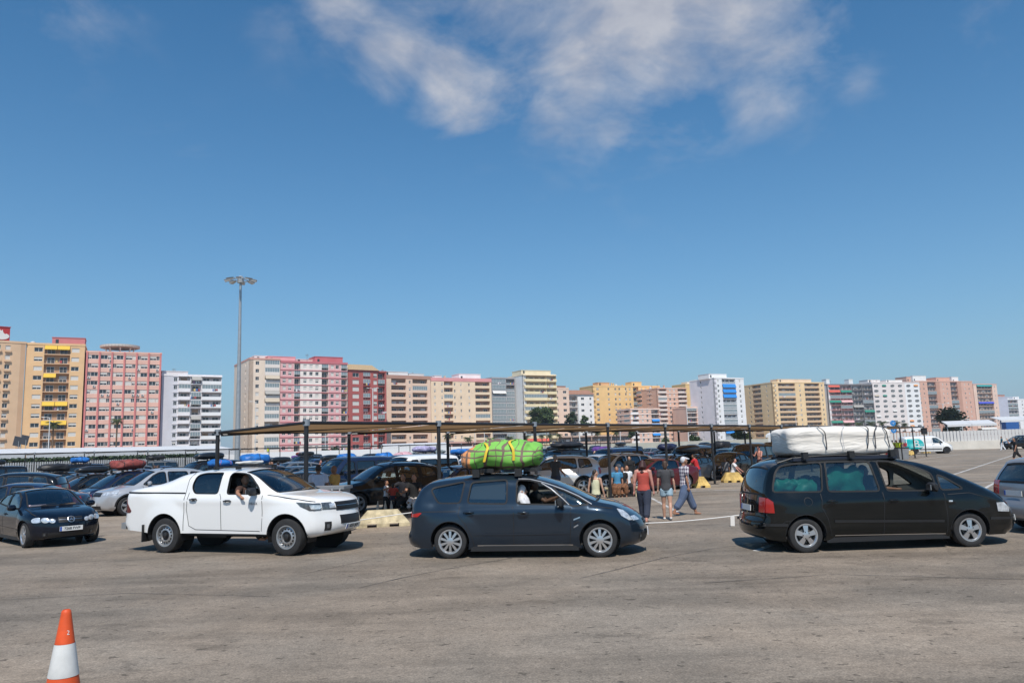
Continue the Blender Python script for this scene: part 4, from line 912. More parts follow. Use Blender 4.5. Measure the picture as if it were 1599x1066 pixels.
# post the second one stands on, further back on the left
pB = at(52, 707, 66); pB.z = 0
pergola('shade_pergola', pB-U*9.6, 22, 4.853, 2.1, 2.89, 'thin black pergola far back in front of the white walkway roof and grey fence', .045, .05, cloth=False)

# yellow and cream concrete footings
CREAM = mat('cream_concrete', (.53, .45, .29), .85, var=.38, vscale=5, bump=.4); YEL = mat('yellow_concrete', (.58, .40, .13), .85, var=.36, vscale=3, bump=.3)
def block_mesh(m, L, h, w, name='concrete_block'):
    mb = MB(); t = L*.58
    # body in three pieces leaves two forklift notches under it
    mb.frustum((0, 0, .10), (L, w, 0), (t, w*.55, 0), h-.10, m)
    for x0, x1 in ((-.5, -.30), (-.12, .12), (.30, .5)): mb.bx((x0*L, -w/2, 0), (x1*L, w/2, .10), m)
    for k in range(-2, 3):
        for sg in (-1, 1):
            z0, z1 = .16, h-.06
            def pt(z, x): f = (z-.10)/(h-.10); return (x*(1+(t/L-1)*f), sg*((w/2)*(1+(.55-1)*f)+.012), z)
            x = k*L*.14; d = .025; a = [pt(z0, x-d), pt(z0, x+d), pt(z1, x+d), pt(z1, x-d)]; b = [(p[0], p[1]-sg*.02, p[2]) for p in a]
            mb.add(a+b, [(0, 1, 2, 3), (0, 4, 5, 1), (1, 5, 6, 2), (2, 6, 7, 3), (3, 7, 4, 0)], m)
    return mb.mesh(name, False)
BK = {}
def put_block(px, py, L, h, w, m, rz, label, group='concrete barrier blocks'):
    key = (L, h, w, m.name)
    if key not in BK: BK[key] = block_mesh(m, L, h, w)
    o = link('concrete_block', BK[key], None, G(px, py), rz); return tag(o, label, 'barrier', group)
put_block(598, 821, 1.48, .45, .60, CREAM, radians(11), 'cream concrete block with two notches, nearest, between the white pickup and the blue grey car')
for px, py, L, rz, lab in ((1144, 752.5, 1.05, 0, 'yellow concrete block on open ground right of the man in the red shirt'), (1087, 761, 1.2, 0, 'yellow concrete block just right of the man in the plaid shirt'), (1408, 711.5, .95, .1, 'yellow concrete block below the workers in yellow vests'), (1421, 710.5, .9, 0, 'yellow concrete block before the rear wheel of the white van'), (1445.5, 707, .9, .1, 'yellow concrete block at the last post before the van door')):
    put_block(px, py, L, .50, .6, YEL, rz, lab)

# white wall with slats on the right and pale walls closing the car park
WCON = mat('whitewashed_concrete', (.66, .62, .55), .85, var=.10, vscale=.7); SLAT = mat('white_slats', (.72, .71, .69), .6); PALEW = mat('pale_wall', (.62, .60, .50), .85, var=.1, vscale=.5); GREYW = mat('grey_fence', (.42, .43, .44), .6)
def wall_run(name, label, cat, a, b, h0, h1, m0, m1, t=.25, slat=None, gap=None):
    d = b-a; L = d.length; root = empty(name, a, atan2(d.y, d.x), label, cat)
    if h0: mb = MB(); mb.bx((0, -t/2, 0), (L, t/2, h0), m0); mb.build('base_wall', root)
    if slat:
        n = int(L/slat); k = max(1, n//60); seg = 0
        for c in range(0, n, k):                       # panels of slats
            mb = MB()
            for j in range(c, min(n, c+k)): mb.bx((j*slat, -.03, h0), (j*slat+slat*gap, .03, h1), m1)
            x0, x1 = c*slat, min(n, c+k)*slat
            mb.bx((x0, .03, h0+.25), (x1, .06, h0+.31), m1); mb.bx((x0, .03, h1-.3), (x1, .06, h1-.24), m1); mb.build('slat_panel', root)
    elif h1 > h0: mb = MB(); mb.bx((0, -t/2, h0), (L, t/2, h1), m1); mb.build('upper_wall', root)
    return root
def gp(px, Y): p = at(px, 690, Y); p.z = 0; return p
wall_run('slatted_wall', 'long white concrete wall topped with vertical white slats, behind the white van', 'wall', gp(1200, 113), gp(1680, 103), 1.15, 2.55, WCON, mat('weathered_slats', (.60, .59, .57), .7), .3, .42, .78)
wall_run('low_wall', 'pale yellow wall behind the middle rows of parked cars', 'wall', gp(838, 158), gp(1200, 118), 1.0, 2.3, PALEW, PALEW)
wall_run('white_wall', 'flat white wall at the back of the car park under the red and pink blocks', 'wall', gp(345, 152), gp(838, 168), 0, 2.7, SLAT, mat('white_panels', (.70, .71, .72), .6), .2)
wall_run('bar_fence', 'grey fence of upright bars under the white walkway roof on the left', 'fence', gp(-60, 101), gp(342, 128), .5, 2.15, GREYW, GREYW, .2, .30, .55)
# long white walkway roof on the left
def walkway(a, b, zf, zb, dep, label, name='walkway_roof', step=9.0, skirt=.9):
    d = b-a; L = d.length; root = empty(name, a, atan2(d.y, d.x), label, 'canopy'); n = max(2, int(L/step)); WR = mat('white_metal_roof', (.66, .66, .66), .5, var=.06)
    for i in range(n):
        x0, x1 = L*i/n+.04, L*(i+1)/n-.04; mb = MB()
        mb.add([(x0, 0, zf), (x1, 0, zf), (x1, dep, zb), (x0, dep, zb), (x0, 0, zf-.08), (x1, 0, zf-.08), (x1, dep, zb-.08), (x0, dep, zb-.08)], [(0, 1, 2, 3), (7, 6, 5, 4), (0, 4, 5, 1), (1, 5, 6, 2), (2, 6, 7, 3), (3, 7, 4, 0)], WR)
        mb.bx((x0, -.06, zf-skirt), (x1, -.02, zf-.02), WR); mb.build('roof_panel', root)
        mb = MB(); mb.tube([(x0, .3, 0), (x0, .3, zf)], .07, GREYW, 6); mb.tube([(x0, .3, zf-.9), (x0-.3, dep*.5, (zf+zb)/2-.1)], .04, GREYW, 5); mb.build('post', root)
    return root
walkway(gp(-70, 108), gp(372, 146), 3.35, 4.3, 7, 'long white sloping walkway roof in front of the tan, orange and pink blocks')
walkway(gp(598, 175), gp(700, 178), 3.2, 3.9, 6, 'white flat roof seen right of the red block foot', skirt=1.0)
walkway(gp(1196, 150), gp(1262, 146), 3.1, 3.9, 6, 'white canopy roof seen behind the left end of the white roof load', skirt=.5)
walkway(gp(1482, 175), gp(1560, 172), 4.3, 5.2, 6, 'white canopy roof above the slatted wall, left of the far right one', skirt=.5)
walkway(gp(1567, 178), gp(1650, 176), 5.0, 5.9, 6, 'white canopy roof above the slatted wall at the right edge', skirt=.5)
wall_run('brick_wall', 'low reddish brick wall behind the far end of the pergola', 'wall', gp(1385, 130), gp(1455, 127), 0, 2.75, WCON, mat('reddish_brick', (.45, .23, .15), .8, var=.15), .3)

# traffic cone in the left foreground
ORG = mat('cone_orange', (.66, .085, .018), .55, var=.28, vscale=5); REF = mat('reflective_white', (.62, .62, .60), .4, var=.22, vscale=4)
cb = at(98.5, 1085, 6.55); ct = at(101.5, 951, 6.55); hc = ct.z; cx, cy = (at(99.5, 1040, 6.55).x+.0), 6.55
cone = empty('traffic_cone', (cx, cy, 0), .3, 'orange and white traffic cone standing alone in the foreground', 'traffic cone')
def cr(z): return .165+(.032-.165)*z/hc
mb = MB(); mb.lathe([(cr(z)+.002, z) for z in (.03, hc*.25, hc*.42)]+[(0.9*cr(hc*.42), hc*.42)], ORG, 32); mb.lathe([(cr(z)+.002, z) for z in (hc*.70, hc*.85, hc*.97, hc*.985)]+[(cr(hc)-.006, hc), (cr(hc)-.010, hc-.03), (0, hc-.03)], ORG, 32)
mb.bx((-.2, -.2, 0), (.2, .2, .035), ORG); mb.build('cone_body', cone, True, 40)
mb = MB(); mb.lathe([(cr(z)+.005, z) for z in (hc*.415, hc*.5, hc*.6, hc*.70)], REF, 32); mb.build('reflective_sleeve', cone, True)
t = text_mesh('2', .05, REF, .001, 'number'); o = link('number', t, cone); o.location = (.032, -.052, hc*.80); o.rotation_euler = (radians(82), 0, .55-.3)

# rope with a paper tag behind the queue
ROPE = mat('white_rope', (.75, .74, .72), .7); rp = [at(x, y, Y) for x, y, Y in ((530, 815, 20.2), (560, 812, 20.4), (616, 803.5, 21.0), (660, 797.5, 21.2), (760, 800, 20.6), (900, 816, 19.9), (1010, 817, 19.6), (1080, 812.5, 19.5), (1165, 803, 19.5), (1240, 790, 19.6), (1400, 772, 21))]
rt = tag(empty('barrier_rope', rp[0], 0, 'white cordon rope hung low behind the queue of cars', 'rope'), None); mb = MB(); mb.tube([p-rp[0] for p in chaikin([tuple(p) for p in rp], 2) and [Vector(p) for p in chaikin([tuple(p) for p in rp], 2)]], .013, ROPE, 6); mb.build('rope', rt, True)
tp = at(1143.5, 806, 19.5); mb = MB(); mb.bx((-.055, -.012, -.23), (.055, -.006, .02), ROPE); o = mb.build('paper_tag', rt); o.location = tp-rp[0]; o.rotation_euler = (0, .05, .2)

# grey wheeled container with grab loops beside the pickup
GP = mat('grey_plastic', (.22, .23, .245), .6, var=.12); bp = G(520, 800); bp = at(517, 790, 20.6); bp.z = 0
bn = empty('wheeled_container', bp, radians(-6), 'grey plastic container with grab loops behind the pickup bonnet', 'waste container'); zt = at(517, 758.5, 20.6).z
mb = MB(); mb.frustum((0, 0, .14), (.72, .55), (.84, .62), zt-.22, GP); mb.build('tub', bn)
mb = MB(); mb.bx((-.47, -.36, zt-.075), (.47, .36, zt), GP); mb.build('rim', bn)
for sx in (-.22, .27):
    mb = MB(); mb.tube([(sx-.10, -.40, zt-.05), (sx-.10, -.42, zt-.17), (sx-.05, -.42, zt-.21), (sx+.05, -.42, zt-.21), (sx+.10, -.42, zt-.17), (sx+.10, -.40, zt-.05)], .028, GP, 6); mb.build('grab_loop', bn, True)
for sx in (-.3, .3):
    mb = MB(); mb.lathe([(0, -.03), (.09, -.03), (.09, .03), (0, .03)], RUB, 14, Matrix.Translation((sx, -.2, .09)), 'Y'); mb.build('castor', bn)
# ------------------------------------------------------------------ apartment blocks
WD = mat('window_dark', (.035, .042, .05), .12, spec=.6); WF = mat('window_frame_white', (.72, .72, .70), .5); SHUT = mat('roller_shutter', (.62, .60, .56), .7, var=.08); SHB = mat('brown_shutter', (.30, .20, .13), .7); ACM = mat('air_conditioner_white', (.62, .62, .60), .5); ACD = mat('air_conditioner_fan', (.10, .10, .10), .6); PANE = mat('balcony_glass', (.22, .27, .29), .10, spec=.7)
RAIL = mat('balcony_railing', (.16, .15, .14), .6)
def wallm(col, nm):
    g = sum(col)/3; k = .93; col = tuple(min(.82, ((c*k+g*(1-k))*.95+.05*q)*1.15*t) for c, q, t in zip(col, (.80, .76, .72), (1.03, .965, .97)))
    return mat('render_'+nm, col, .9, var=.07, vscale=.25)
_WM = {}
def win_mesh(w, h, kind, fm=WF, sh=SHUT):
    k = (round(w, 2), round(h, 2), kind, fm.name, sh.name)
    if k in _WM: return _WM[k]
    mb = MB(); f = .08
    if kind == 'oval':
        n = 20; vs = []
        for r, y in ((1.0, .0), (1.10, -.10), (1.16, -.06), (1.16, .02)):
            vs += [(w/2*r*cos(2*pi*i/n), y, h/2*r*sin(2*pi*i/n)+h/2) for i in range(n)]
        mb.add(vs, [(r*n+i, r*n+(i+1) % n, (r+1)*n+(i+1) % n, (r+1)*n+i) for r in range(3) for i in range(n)], fm); mb.add(vs[:n], [tuple(range(n))], WD)
        mb.bx((-w*.16, -.03, h*.05), (-w*.10, .0, h*.95), fm); mb.bx((w*.14, -.03, h*.05), (w*.20, .0, h*.95), fm)
        _WM[k] = mb.mesh('window'); return _WM[k]
    mb.bx((-w/2, 0, 0), (-w/2+f, .07, h), fm); mb.bx((w/2-f, 0, 0), (w/2, .07, h), fm); mb.bx((-w/2+f, 0, 0), (w/2-f, .07, f), fm); mb.bx((-w/2+f, 0, h-f), (w/2-f, .07, h), fm)
    mb.bx((-.04, .003, f), (.04, .067, h-f), fm)
    mb.bx((-w/2+f, .05, f), (w/2-f, .08, h-f), WD)
    if kind in ('half', 'shut'):
        z = h*.45 if kind == 'half' else f; mb.bx((-w/2+f*.5, -.02, z), (w/2-f*.5, .02, h-.02), sh)
    mb.bx((-w/2-.08, -.10, -.08), (w/2+.08, .06, -.003), fm)
    _WM[k] = mb.mesh('window'); return _WM[k]
def bal_mesh(w, proj, par, m, slab, ph=1.0):
    k = ('bal', round(w, 2), proj, par, m.name, slab.name, ph)
    if k in _WM: return _WM[k]
    mb = MB(); y1 = 1.35; mb.bx((-w/2, -proj, -.22), (w/2, y1, 0), slab)
    if par == 'solid': mb.bx((-w/2, -proj-.004, -.20), (w/2, -proj+.12, ph), m); mb.bx((-w/2-.003, -proj+.12, .003), (-w/2+.1, min(y1, .2), ph-.003), m); mb.bx((w/2-.1, -proj+.12, .003), (w/2+.003, min(y1, .2), ph-.003), m)
    else:
        mb.bx((-w/2, -proj, ph-.06), (w/2, -proj+.06, ph), m); n = max(3, int(w/.35))
        for i in range(n+1): x = -w/2+.03+(w-.06)*i/n; mb.bx((x-.03, -proj+.01, 0), (x+.03, -proj+.05, ph-.06), m)
        if par == 'glass': mb.bx((-w/2+.05, -proj+.02, .08), (w/2-.05, -proj+.04, ph-.08), PANE)
    _WM[k] = mb.mesh('balcony'); return _WM[k]
def glaz_mesh(w, h, m=WF):
    k = ('gl', round(w, 2), round(h, 2), m.name)
    if k in _WM: return _WM[k]
    mb = MB(); n = max(2, int(round(w/.9))); mb.bx((-w/2, 0, 0), (w/2, .09, .08), m); mb.bx((-w/2, 0, h-.08), (w/2, .09, h), m)
    for i in range(n+1): x = -w/2+.04+(w-.08)*i/n; mb.bx((x-.04, .003, .08), (x+.04, .087, h-.08), m)
    mb.bx((-w/2+.05, .03, .08), (w/2-.05, .05, h-.08), PANE); _WM[k] = mb.mesh('glazing'); return _WM[k]
def awn_mesh(w, m, drop=1.25, out=.75):
    k = ('aw', round(w, 2), m.name, drop)
    if k in _WM: return _WM[k]
    mb = MB(); vs = [(-w/2, 0, 0), (w/2, 0, 0), (w/2, -out, -drop), (-w/2, -out, -drop), (-w/2, -out, -drop-.22), (w/2, -out, -drop-.22)]; vs += [(x, y+.03, z-.03) for x, y, z in vs]
    mb.add(vs, [(0, 1, 2, 3), (3, 2, 5, 4), (6, 9, 8, 7), (9, 10, 11, 8), (0, 3, 9, 6), (1, 7, 8, 2), (4, 5, 11, 10)], m); _WM[k] = mb.mesh('awning'); return _WM[k]
_ac = MB(); _ac.bx((-.42, -.32, 0), (.42, 0, .6), ACM); _ac.lathe([(0, -.335), (.22, -.335), (.24, -.318)], ACD, 14, Matrix.Translation((-.08, 0, .3)), 'Y'); AC = _ac.mesh('air_conditioner')
AWN = {n: mat('awning_'+n, c, .8, var=.06) for n, c in dict(yellow=(.72, .46, .05), blue=(.02, .24, .66), green=(.03, .24, .17), orange=(.75, .32, .10), red=(.62, .12, .08), teal=(.02, .30, .30), white=(.70, .69, .66), grey=(.38, .36, .33), deep_blue=(.03, .06, .50), tan=(.52, .44, .34), pink=(.70, .42, .42)).items()}
LAUN = [mat('washing_%d' % i, c, .9) for i, c in enumerate(((.7, .7, .7), (.45, .08, .08), (.08, .16, .42), (.65, .5, .2), (.12, .12, .13), (.5, .3, .4)))]
def laundry_mesh(k):
    key = ('la', k)
    if key in _WM: return _WM[key]
    r = random.Random(k); mb = MB(); x = -.9; mb.bx((-1.0, -.012, -.02), (1.0, .012, 0), RAIL)
    while x < .8: w = r.uniform(.3, .7); h = r.uniform(.5, 1.0); mb.bx((x, -.03, -h), (x+w, -.013, 0), r.choice(LAUN)); x += w+r.uniform(.03, .25)
    _WM[key] = mb.mesh('laundry'); return _WM[key]
class Block:
    def __init__(s, label, a, b, Y0, Y1, n, bays, col, nm, depth=14, left=None, course=None, crown=None, sill=.90, wh=1.40, frame=WF, seed=0, kinds=('dark', 'half', 'shut', 'dark'), parapet=.7, lcol=None, name='apartment_block'):
        A, B = at(a[0], a[1], Y0), at(b[0], b[1], Y1); s.H = (A.z+B.z)/2; A.z = B.z = 0; d = B-A; s.L = d.length; s.ang = atan2(d.y, d.x); s.r = random.Random(seed+len(label)); s.count = {}; s.over = {}
        s.root = empty(name, A, s.ang, label, 'building', 'apartment blocks along the far street'); s.fh = (s.H-parapet)/n; s.n = n; s.sill, s.wh, s.frame, s.kinds, s.crown, s.course = sill, wh, frame, kinds, crown, course
        s.wall = MB(); s.m = wallm(col, nm); s.depth = depth; s.nm = nm; s.A = A
        s.face(Matrix.Identity(4), s.L, bays, s.m)
        if left:
            M = Matrix.Translation((0, depth, 0)) @ Matrix.Rotation(-pi/2, 4, 'Z'); s.face(M, depth, left, wallm(lcol, nm+'_side') if lcol else s.m)
        # core behind the faces, roof slab and parapet
        e0 = 1.4 if left else 0
        s.wall.bx((e0 if left else 0.002, 1.4, 0), (s.L-.002, depth-.002, s.H-parapet), s.m)
        cm = wallm(crown, nm+'_crown') if crown else s.m
        s.wall.bx((-.12, -.12, s.H-parapet), (s.L+.12, depth+.1, s.H-parapet+.25), cm); s.wall.bx((-.12, -.123, s.H-parapet+.25), (s.L+.12, .15, s.H), cm); s.wall.bx((-.123, .15, s.H-parapet+.25), (.1, depth, s.H-.003), cm); s.wall.bx((s.L-.1, .15, s.H-parapet+.25), (s.L+.123, depth, s.H-.003), cm)
        s.wall.build('walls', s.root)
        for (nm_, k), mb in s.over.items(): tag(mb.build(nm_, s.root), kind='stuff')
    def put(s, name, me, M):
        c = s.count.get(name, 0); s.count[name] = c+1
        if c < 100: o = link(name, me, s.root); o.matrix_local = M
        else:
            key = (name, 0); mb = s.over.setdefault(key, MB()); b = len(mb.v)
            for p in me.polygons: mb.add([M @ me.vertices[i].co for i in p.vertices], [tuple(range(len(p.vertices)))], me.materials[p.material_index])
    def face(s, M, width, bays, m):
        tot = sum(b[1] for b in bays); x = 0; fh, n, W = s.fh, s.n, s.wall; top = n*fh
        for bay in bays:
            kind, wt = bay[0], bay[1]; o = bay[2] if len(bay) > 2 else {}; w = width*wt/tot; x1 = x+w; mm = wallm(o['col'], s.nm+'_'+o.get('cn', 'b')) if 'col' in o else m; xc = (x+x1)/2
            if kind in 's': W.bx((x, 0, 0), (x1, 1.4, top), mm, M)
            elif kind == 'p': W.bx((x, -.35, 0), (x1, 1.4, top+.4), mm, M)
            elif kind == 'w':
                nw = o.get('n', 1); ws = o.get('ws') or [min(o.get('w', 1.5), w/nw*.8)]*nw; gap = (w-sum(ws))/(nw+1); xs = []; cx = x
                for q in ws: cx += gap; xs.append((cx, cx+q)); cx += q
                pr = o.get('proj', 0)
                for f in range(n):
                    z0 = f*fh; zs, zt = z0+s.sill, min(z0+s.sill+s.wh, z0+fh-.15)
                    W.bx((x, -pr, z0), (x1, 1.4, zs), mm, M); W.bx((x, -pr, zt), (x1, 1.4, z0+fh), mm, M); e = x
                    for a, b in xs+[(x1, x1)]:
                        if a > e: W.bx((e, -pr+.002, zs), (a, 1.39, zt), mm, M)
                        e = b
                    for a, b in xs:
                        W.bx((a, -pr+.30, zs), (b, 1.38, zt), WD, M)
                        if o.get('oval'): s.put('window', win_mesh((b-a)*1.05, (zt-zs)*1.0, 'oval', s.frame), M @ Matrix.Translation(((a+b)/2, -pr-.02, zs))); 
                        else: s.put('window', win_mesh(b-a-.01, zt-zs-.01, s.r.choice(o.get('kinds', s.kinds)), s.frame), M @ Matrix.Translation(((a+b)/2, -pr+.17, zs+.005)))
                        if s.r.random() < o.get('ac', 0): s.put('air_conditioner', AC, M @ Matrix.Translation(((a+b)/2+s.r.uniform(-.3, .5), -pr-.002, zs-.78)))
                        if s.r.random() < o.get('awnp', 0): s.put('awning', awn_mesh(b-a+.2, AWN[s.r.choice(o['awn'])], .8, .5), M @ Matrix.Translation(((a+b)/2, -pr-.02, zt)))
                        if o.get('hood'): W.bx((a-.15, -.55-pr, zs-.75), (b+.15, -pr, zs-.1), mm, M)
            elif kind == 'b':
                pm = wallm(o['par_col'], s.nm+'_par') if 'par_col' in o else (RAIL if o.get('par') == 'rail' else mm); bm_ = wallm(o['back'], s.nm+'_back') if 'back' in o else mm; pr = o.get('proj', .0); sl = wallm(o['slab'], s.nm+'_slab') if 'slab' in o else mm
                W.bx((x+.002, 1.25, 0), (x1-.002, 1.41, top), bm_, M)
                if o.get('cheek', True): W.bx((x, 0.004, 0), (x+.15, 1.25, top), mm, M); W.bx((x1-.15, .004, 0), (x1, 1.25, top), mm, M)
                W.bx((x, -pr, top-.05), (x1, 1.4, top+.12), sl, M)
                for f in range(n):
                    z0 = f*fh; bw = w-.34; s.put('balcony', bal_mesh(bw, pr+.02, o.get('par', 'solid'), pm, sl, o.get('ph', 1.0)), M @ Matrix.Translation((xc, 0, z0+.22)))
                    k = max(1, int(round(bw/3.2)))
                    for j in range(k):
                        ww = min(2.2, bw/k*.72); s.put('window', win_mesh(ww, min(2.05, fh-.6), s.r.choice(('dark', 'half', 'dark')), s.frame, s.r.choice((SHUT, SHB))), M @ Matrix.Translation((x+.17+bw*(j+.5)/k, 1.14, z0+.24)))
                    if s.r.random() < .16: s.put('laundry', laundry_mesh(s.r.randint(0, 5)), M @ Matrix.Translation((xc+s.r.uniform(-.3, .3)*bw, -pr-.08, z0+.22+o.get('ph', 1.0)*.98)))
                    q = s.r.random(); top_op = z0+fh-.05; ph = o.get('ph', 1.0)
                    if q < o.get('glz', 0): s.put('glazing', glaz_mesh(bw, fh-ph-.32, s.frame), M @ Matrix.Translation((xc, -pr+.02, z0+.22+ph)))
                    elif q < o.get('glz', 0)+o.get('awnp', 0):
                        for j in range(o.get('split', 1)):
                            if s.r.random() < .85: aw = bw/o.get('split', 1); s.put('awning', awn_mesh(aw-.15, AWN[s.r.choice(o['awn'])], o.get('drop', 1.2)), M @ Matrix.Translation((x+.17+aw*(j+.5), -pr-.03, top_op)))
            if s.course and kind in 'wb':
                cm = wallm(s.course, s.nm+'_course')
                for f in range(1, n+1): W.bx((x, -.16, f*fh-.16), (x1, -.003, f*fh+.12), cm, M)
            x = x1
    def roof_box(s, x0, x1, y0, y1, h, col, nm, name='rooftop_room', z=None):
        mb = MB(); z = s.H-.45 if z is None else z; m = wallm(col, nm); mb.bx((x0*s.L, y0, z), (x1*s.L, y1, z+h), m); mb.bx((x0*s.L-.15, y0-.15, z+h), (x1*s.L+.15, y1+.15, z+h+.18), m)
        if h > 1.8 and (x1-x0)*s.L > 4: mb.bx((x0*s.L+1, y0-.05, z+.6), (x0*s.L+1.9, y0+.02, z+2.0), WD)
        return mb.build(name, s.root)
    def clutter(s, n, seed=1):
        r = random.Random(seed)
        for i in range(n):
            x = r.uniform(.05, .95)*s.L; y = r.uniform(2, s.depth*.6); k = r.random()
            mb = MB()
            if k < .45: h = r.uniform(1.2, 2.4); mb.bx((x-.35, y-.35, s.H-.5), (x+.35, y+.35, s.H-.5+h), s.m); mb.bx((x-.5, y-.5, s.H-.5+h), (x+.5, y+.5, s.H-.3+h), s.m); mb.build('chimney', s.root)
            elif k < .75:
                h = r.uniform(2, 3.5); mb.tube([(x, y, s.H-.5), (x, y, s.H+h)], .06, RAIL, 5)
                for j in range(3): mb.tube([(x-.7, y, s.H+h-.2-.3*j), (x+.7, y, s.H+h-.2-.3*j)], .035, RAIL, 4)
                mb.build('aerial', s.root)
            else: mb.lathe([(0, 0), (.7, 0), (.75, 1.3), (.2, 1.5), (0, 1.5)], WF, 12, Matrix.Translation((x, y, s.H-.4))); mb.build('water_tank', s.root)
DB = (.30, .26, .22)
# left group
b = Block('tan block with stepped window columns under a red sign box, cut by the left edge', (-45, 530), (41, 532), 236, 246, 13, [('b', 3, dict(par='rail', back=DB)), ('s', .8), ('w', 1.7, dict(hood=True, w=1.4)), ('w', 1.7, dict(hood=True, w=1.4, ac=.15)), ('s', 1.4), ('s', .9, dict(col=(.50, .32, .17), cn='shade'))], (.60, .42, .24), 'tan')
mb = MB(); sg = mat('sign_red', (.45, .02, .02), .5); x0 = 16; L = b.L
mb.bx((L*.10, 2, b.H-.5), (L*.71, 5, b.H+4.6), sg); mb.bx((L*.10-.2, 1.8, b.H+4.6), (L*.71+.2, 5.2, b.H+4.8), sg); o = mb.build('sign_box', b.root)
mb = MB(); fl = chaikin([(-2.6, -1.0), (-1.6, -1.7), (0, -2.0), (1.6, -1.7), (2.5, -.9), (2.3, -.1), (1.3, .5), (1.1, .0), (.3, .9), (.2, 2.0), (-.4, 1.2), (-.7, 2.2), (-1.1, 1.1), (-.9, .1), (-1.5, .6), (-2.3, 0)], 2, True)
mb.prism([(x*.85, z*.85) for x, z in fl], -.12, 0, WF); q = mb.build('flame_emblem', o); q.location = (L*.56, 1.98, b.H+2.2)
b.clutter(2, 3)
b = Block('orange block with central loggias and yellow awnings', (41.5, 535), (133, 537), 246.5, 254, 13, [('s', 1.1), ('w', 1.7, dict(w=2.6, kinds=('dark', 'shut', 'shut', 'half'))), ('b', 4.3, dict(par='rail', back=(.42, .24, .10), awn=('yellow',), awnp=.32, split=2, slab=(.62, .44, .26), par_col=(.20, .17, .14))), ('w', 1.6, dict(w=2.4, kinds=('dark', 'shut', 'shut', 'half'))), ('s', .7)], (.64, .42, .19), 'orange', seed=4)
b.roof_box(.42, .99, 1.5, 9, 2.6, (.48, .14, .14), 'crimson'); b.clutter(3, 5)
seg = []
for k in range(6): seg += [('p', .28, dict(col=(.52, .15, .14), cn='pil')), ('w', 1.7, dict(n=2, ws=[2.1, 1.0] if k % 2 else [1.0, 2.1], ac=.13, kinds=('dark', 'half', 'shut', 'dark', 'half')))]
b = Block('salmon pink office block with dark pink pilasters and a round roof canopy', (135, 546), (252.5, 552), 255, 266, 13, seg+[('p', .28, dict(col=(.52, .15, .14), cn='pil'))], (.63, .39, .30), 'salmon', wh=1.45, seed=9)
mb = MB(); zc = b.H+1.9; R = 6.3; mb.lathe([(0, zc), (R*.9, zc), (R, zc+.35), (R*.97, zc+.9), (R*.75, zc+.75), (0, zc+.7)], mat('round_canopy', (.42, .38, .34), .8), 36, Matrix.Translation((b.L*.44, 7, 0)))
for k in range(36): a = 2*pi*k/36; mb.box((b.L*.44+R*.98*cos(a), 7+R*.98*sin(a), zc+.55), (.25, .9, .75), mat('round_canopy_fin', (.55, .50, .45), .7), a)
for k in range(8): a = 2*pi*k/8; mb.tube([(b.L*.44+3.6*cos(a), 7+3.6*sin(a), b.H-.5), (b.L*.44+4.6*cos(a), 7+4.6*sin(a), zc)], .22, WF, 6)
mb.build('round_canopy', b.root); mb = MB(); mb.bx((b.L*.53, -.42, 3.2), (b.L*.78, -.36, 4.9), WF); mb.build('banner', b.root); mb = MB(); mb.bx((b.L*.22, -.42, 3.4), (b.L*.50, -.36, 4.3), AWN['grey']); mb.build('banner', b.root)
b = Block('white balcony block with a pale blue grey flank, left of the tall lamp mast', (253, 583), (346.5, 586), 268, 279, 11, [('s', 1.9, dict(col=(.50, .54, .58), cn='flank')), ('w', .9, dict(w=1.1, col=(.50, .54, .58), cn='flank')), ('b', 2.2, dict(proj=.5, glz=.25, back=(.40, .40, .40), awn=('white', 'tan'), awnp=.1)), ('b', 1.9, dict(proj=.25, glz=.4, par='rail', back=(.36, .36, .36), awn=('tan', 'grey'), awnp=.2)), ('b', 3.6, dict(proj=.5, glz=.22, back=(.40, .40, .40), par_col=(.74, .74, .74)))], (.70, .71, .72), 'white', course=(.66, .68, .70), seed=2)
b.roof_box(.02, .45, 3, 10, 1.7, (.52, .52, .52), 'greyroof'); b.clutter(3, 8)
b = Block('cream corner block with a long left flank behind the lamp mast', (390, 557), (437.5, 560.5), 288, 294, 13, [('s', 1), ('w', .8, dict(w=1.5, kinds=('shut', 'half', 'dark'))), ('s', .9), ('b', 2.8, dict(glz=.45, par_col=(.64, .62, .56), back=(.35, .33, .30), awn=('white', 'tan', 'grey'), awnp=.35))], (.66, .57, .44), 'cream', depth=27, left=[('s', 1), ('w', 1.4, dict(w=1.3, kinds=('dark', 'half'))), ('w', 1.2, dict(w=1.2, ac=.3)), ('s', 1.6), ('w', 1.4, dict(w=1.2)), ('s', 1.2)], crown=(.52, .28, .22), seed=6)
b.roof_box(.35, 1.2, 10, 18, 2.4, (.74, .72, .70), 'whiteroof')
b = Block('pink and white block with crimson floor bands', (438, 562.5), (542.5, 566), 294.5, 309, 13, [('w', 2.1, dict(n=2, w=1.3, col=(.61, .35, .345), cn='pink')), ('b', 1.05, dict(par='rail', back=(.45, .42, .40), glz=.2)), ('w', 3.3, dict(n=3, w=1.3, col=(.72, .66, .60), cn='cream')), ('b', 1.2, dict(par='rail', back=(.40, .38, .36), glz=.2)), ('w', 2.0, dict(n=2, w=1.3, col=(.61, .35, .345), cn='pink')), ('b', 1.1, dict(par='rail', back=(.42, .36, .35), glz=.3))], (.70, .60, .54), 'pinkwhite', course=(.42, .09, .11), crown=(.46, .12, .14), seed=12, kinds=('shut', 'half', 'dark', 'shut'))
b.roof_box(-.12, .28, 6, 13, 2.6, (.66, .32, .33), 'pinkroof'); b.roof_box(.29, .6, 7, 13, 1.9, (.72, .62, .56), 'creamroof'); b.roof_box(.55, .98, 4, 12, 2.9, (.46, .10, .12), 'crimsonroof'); b.clutter(5, 2)
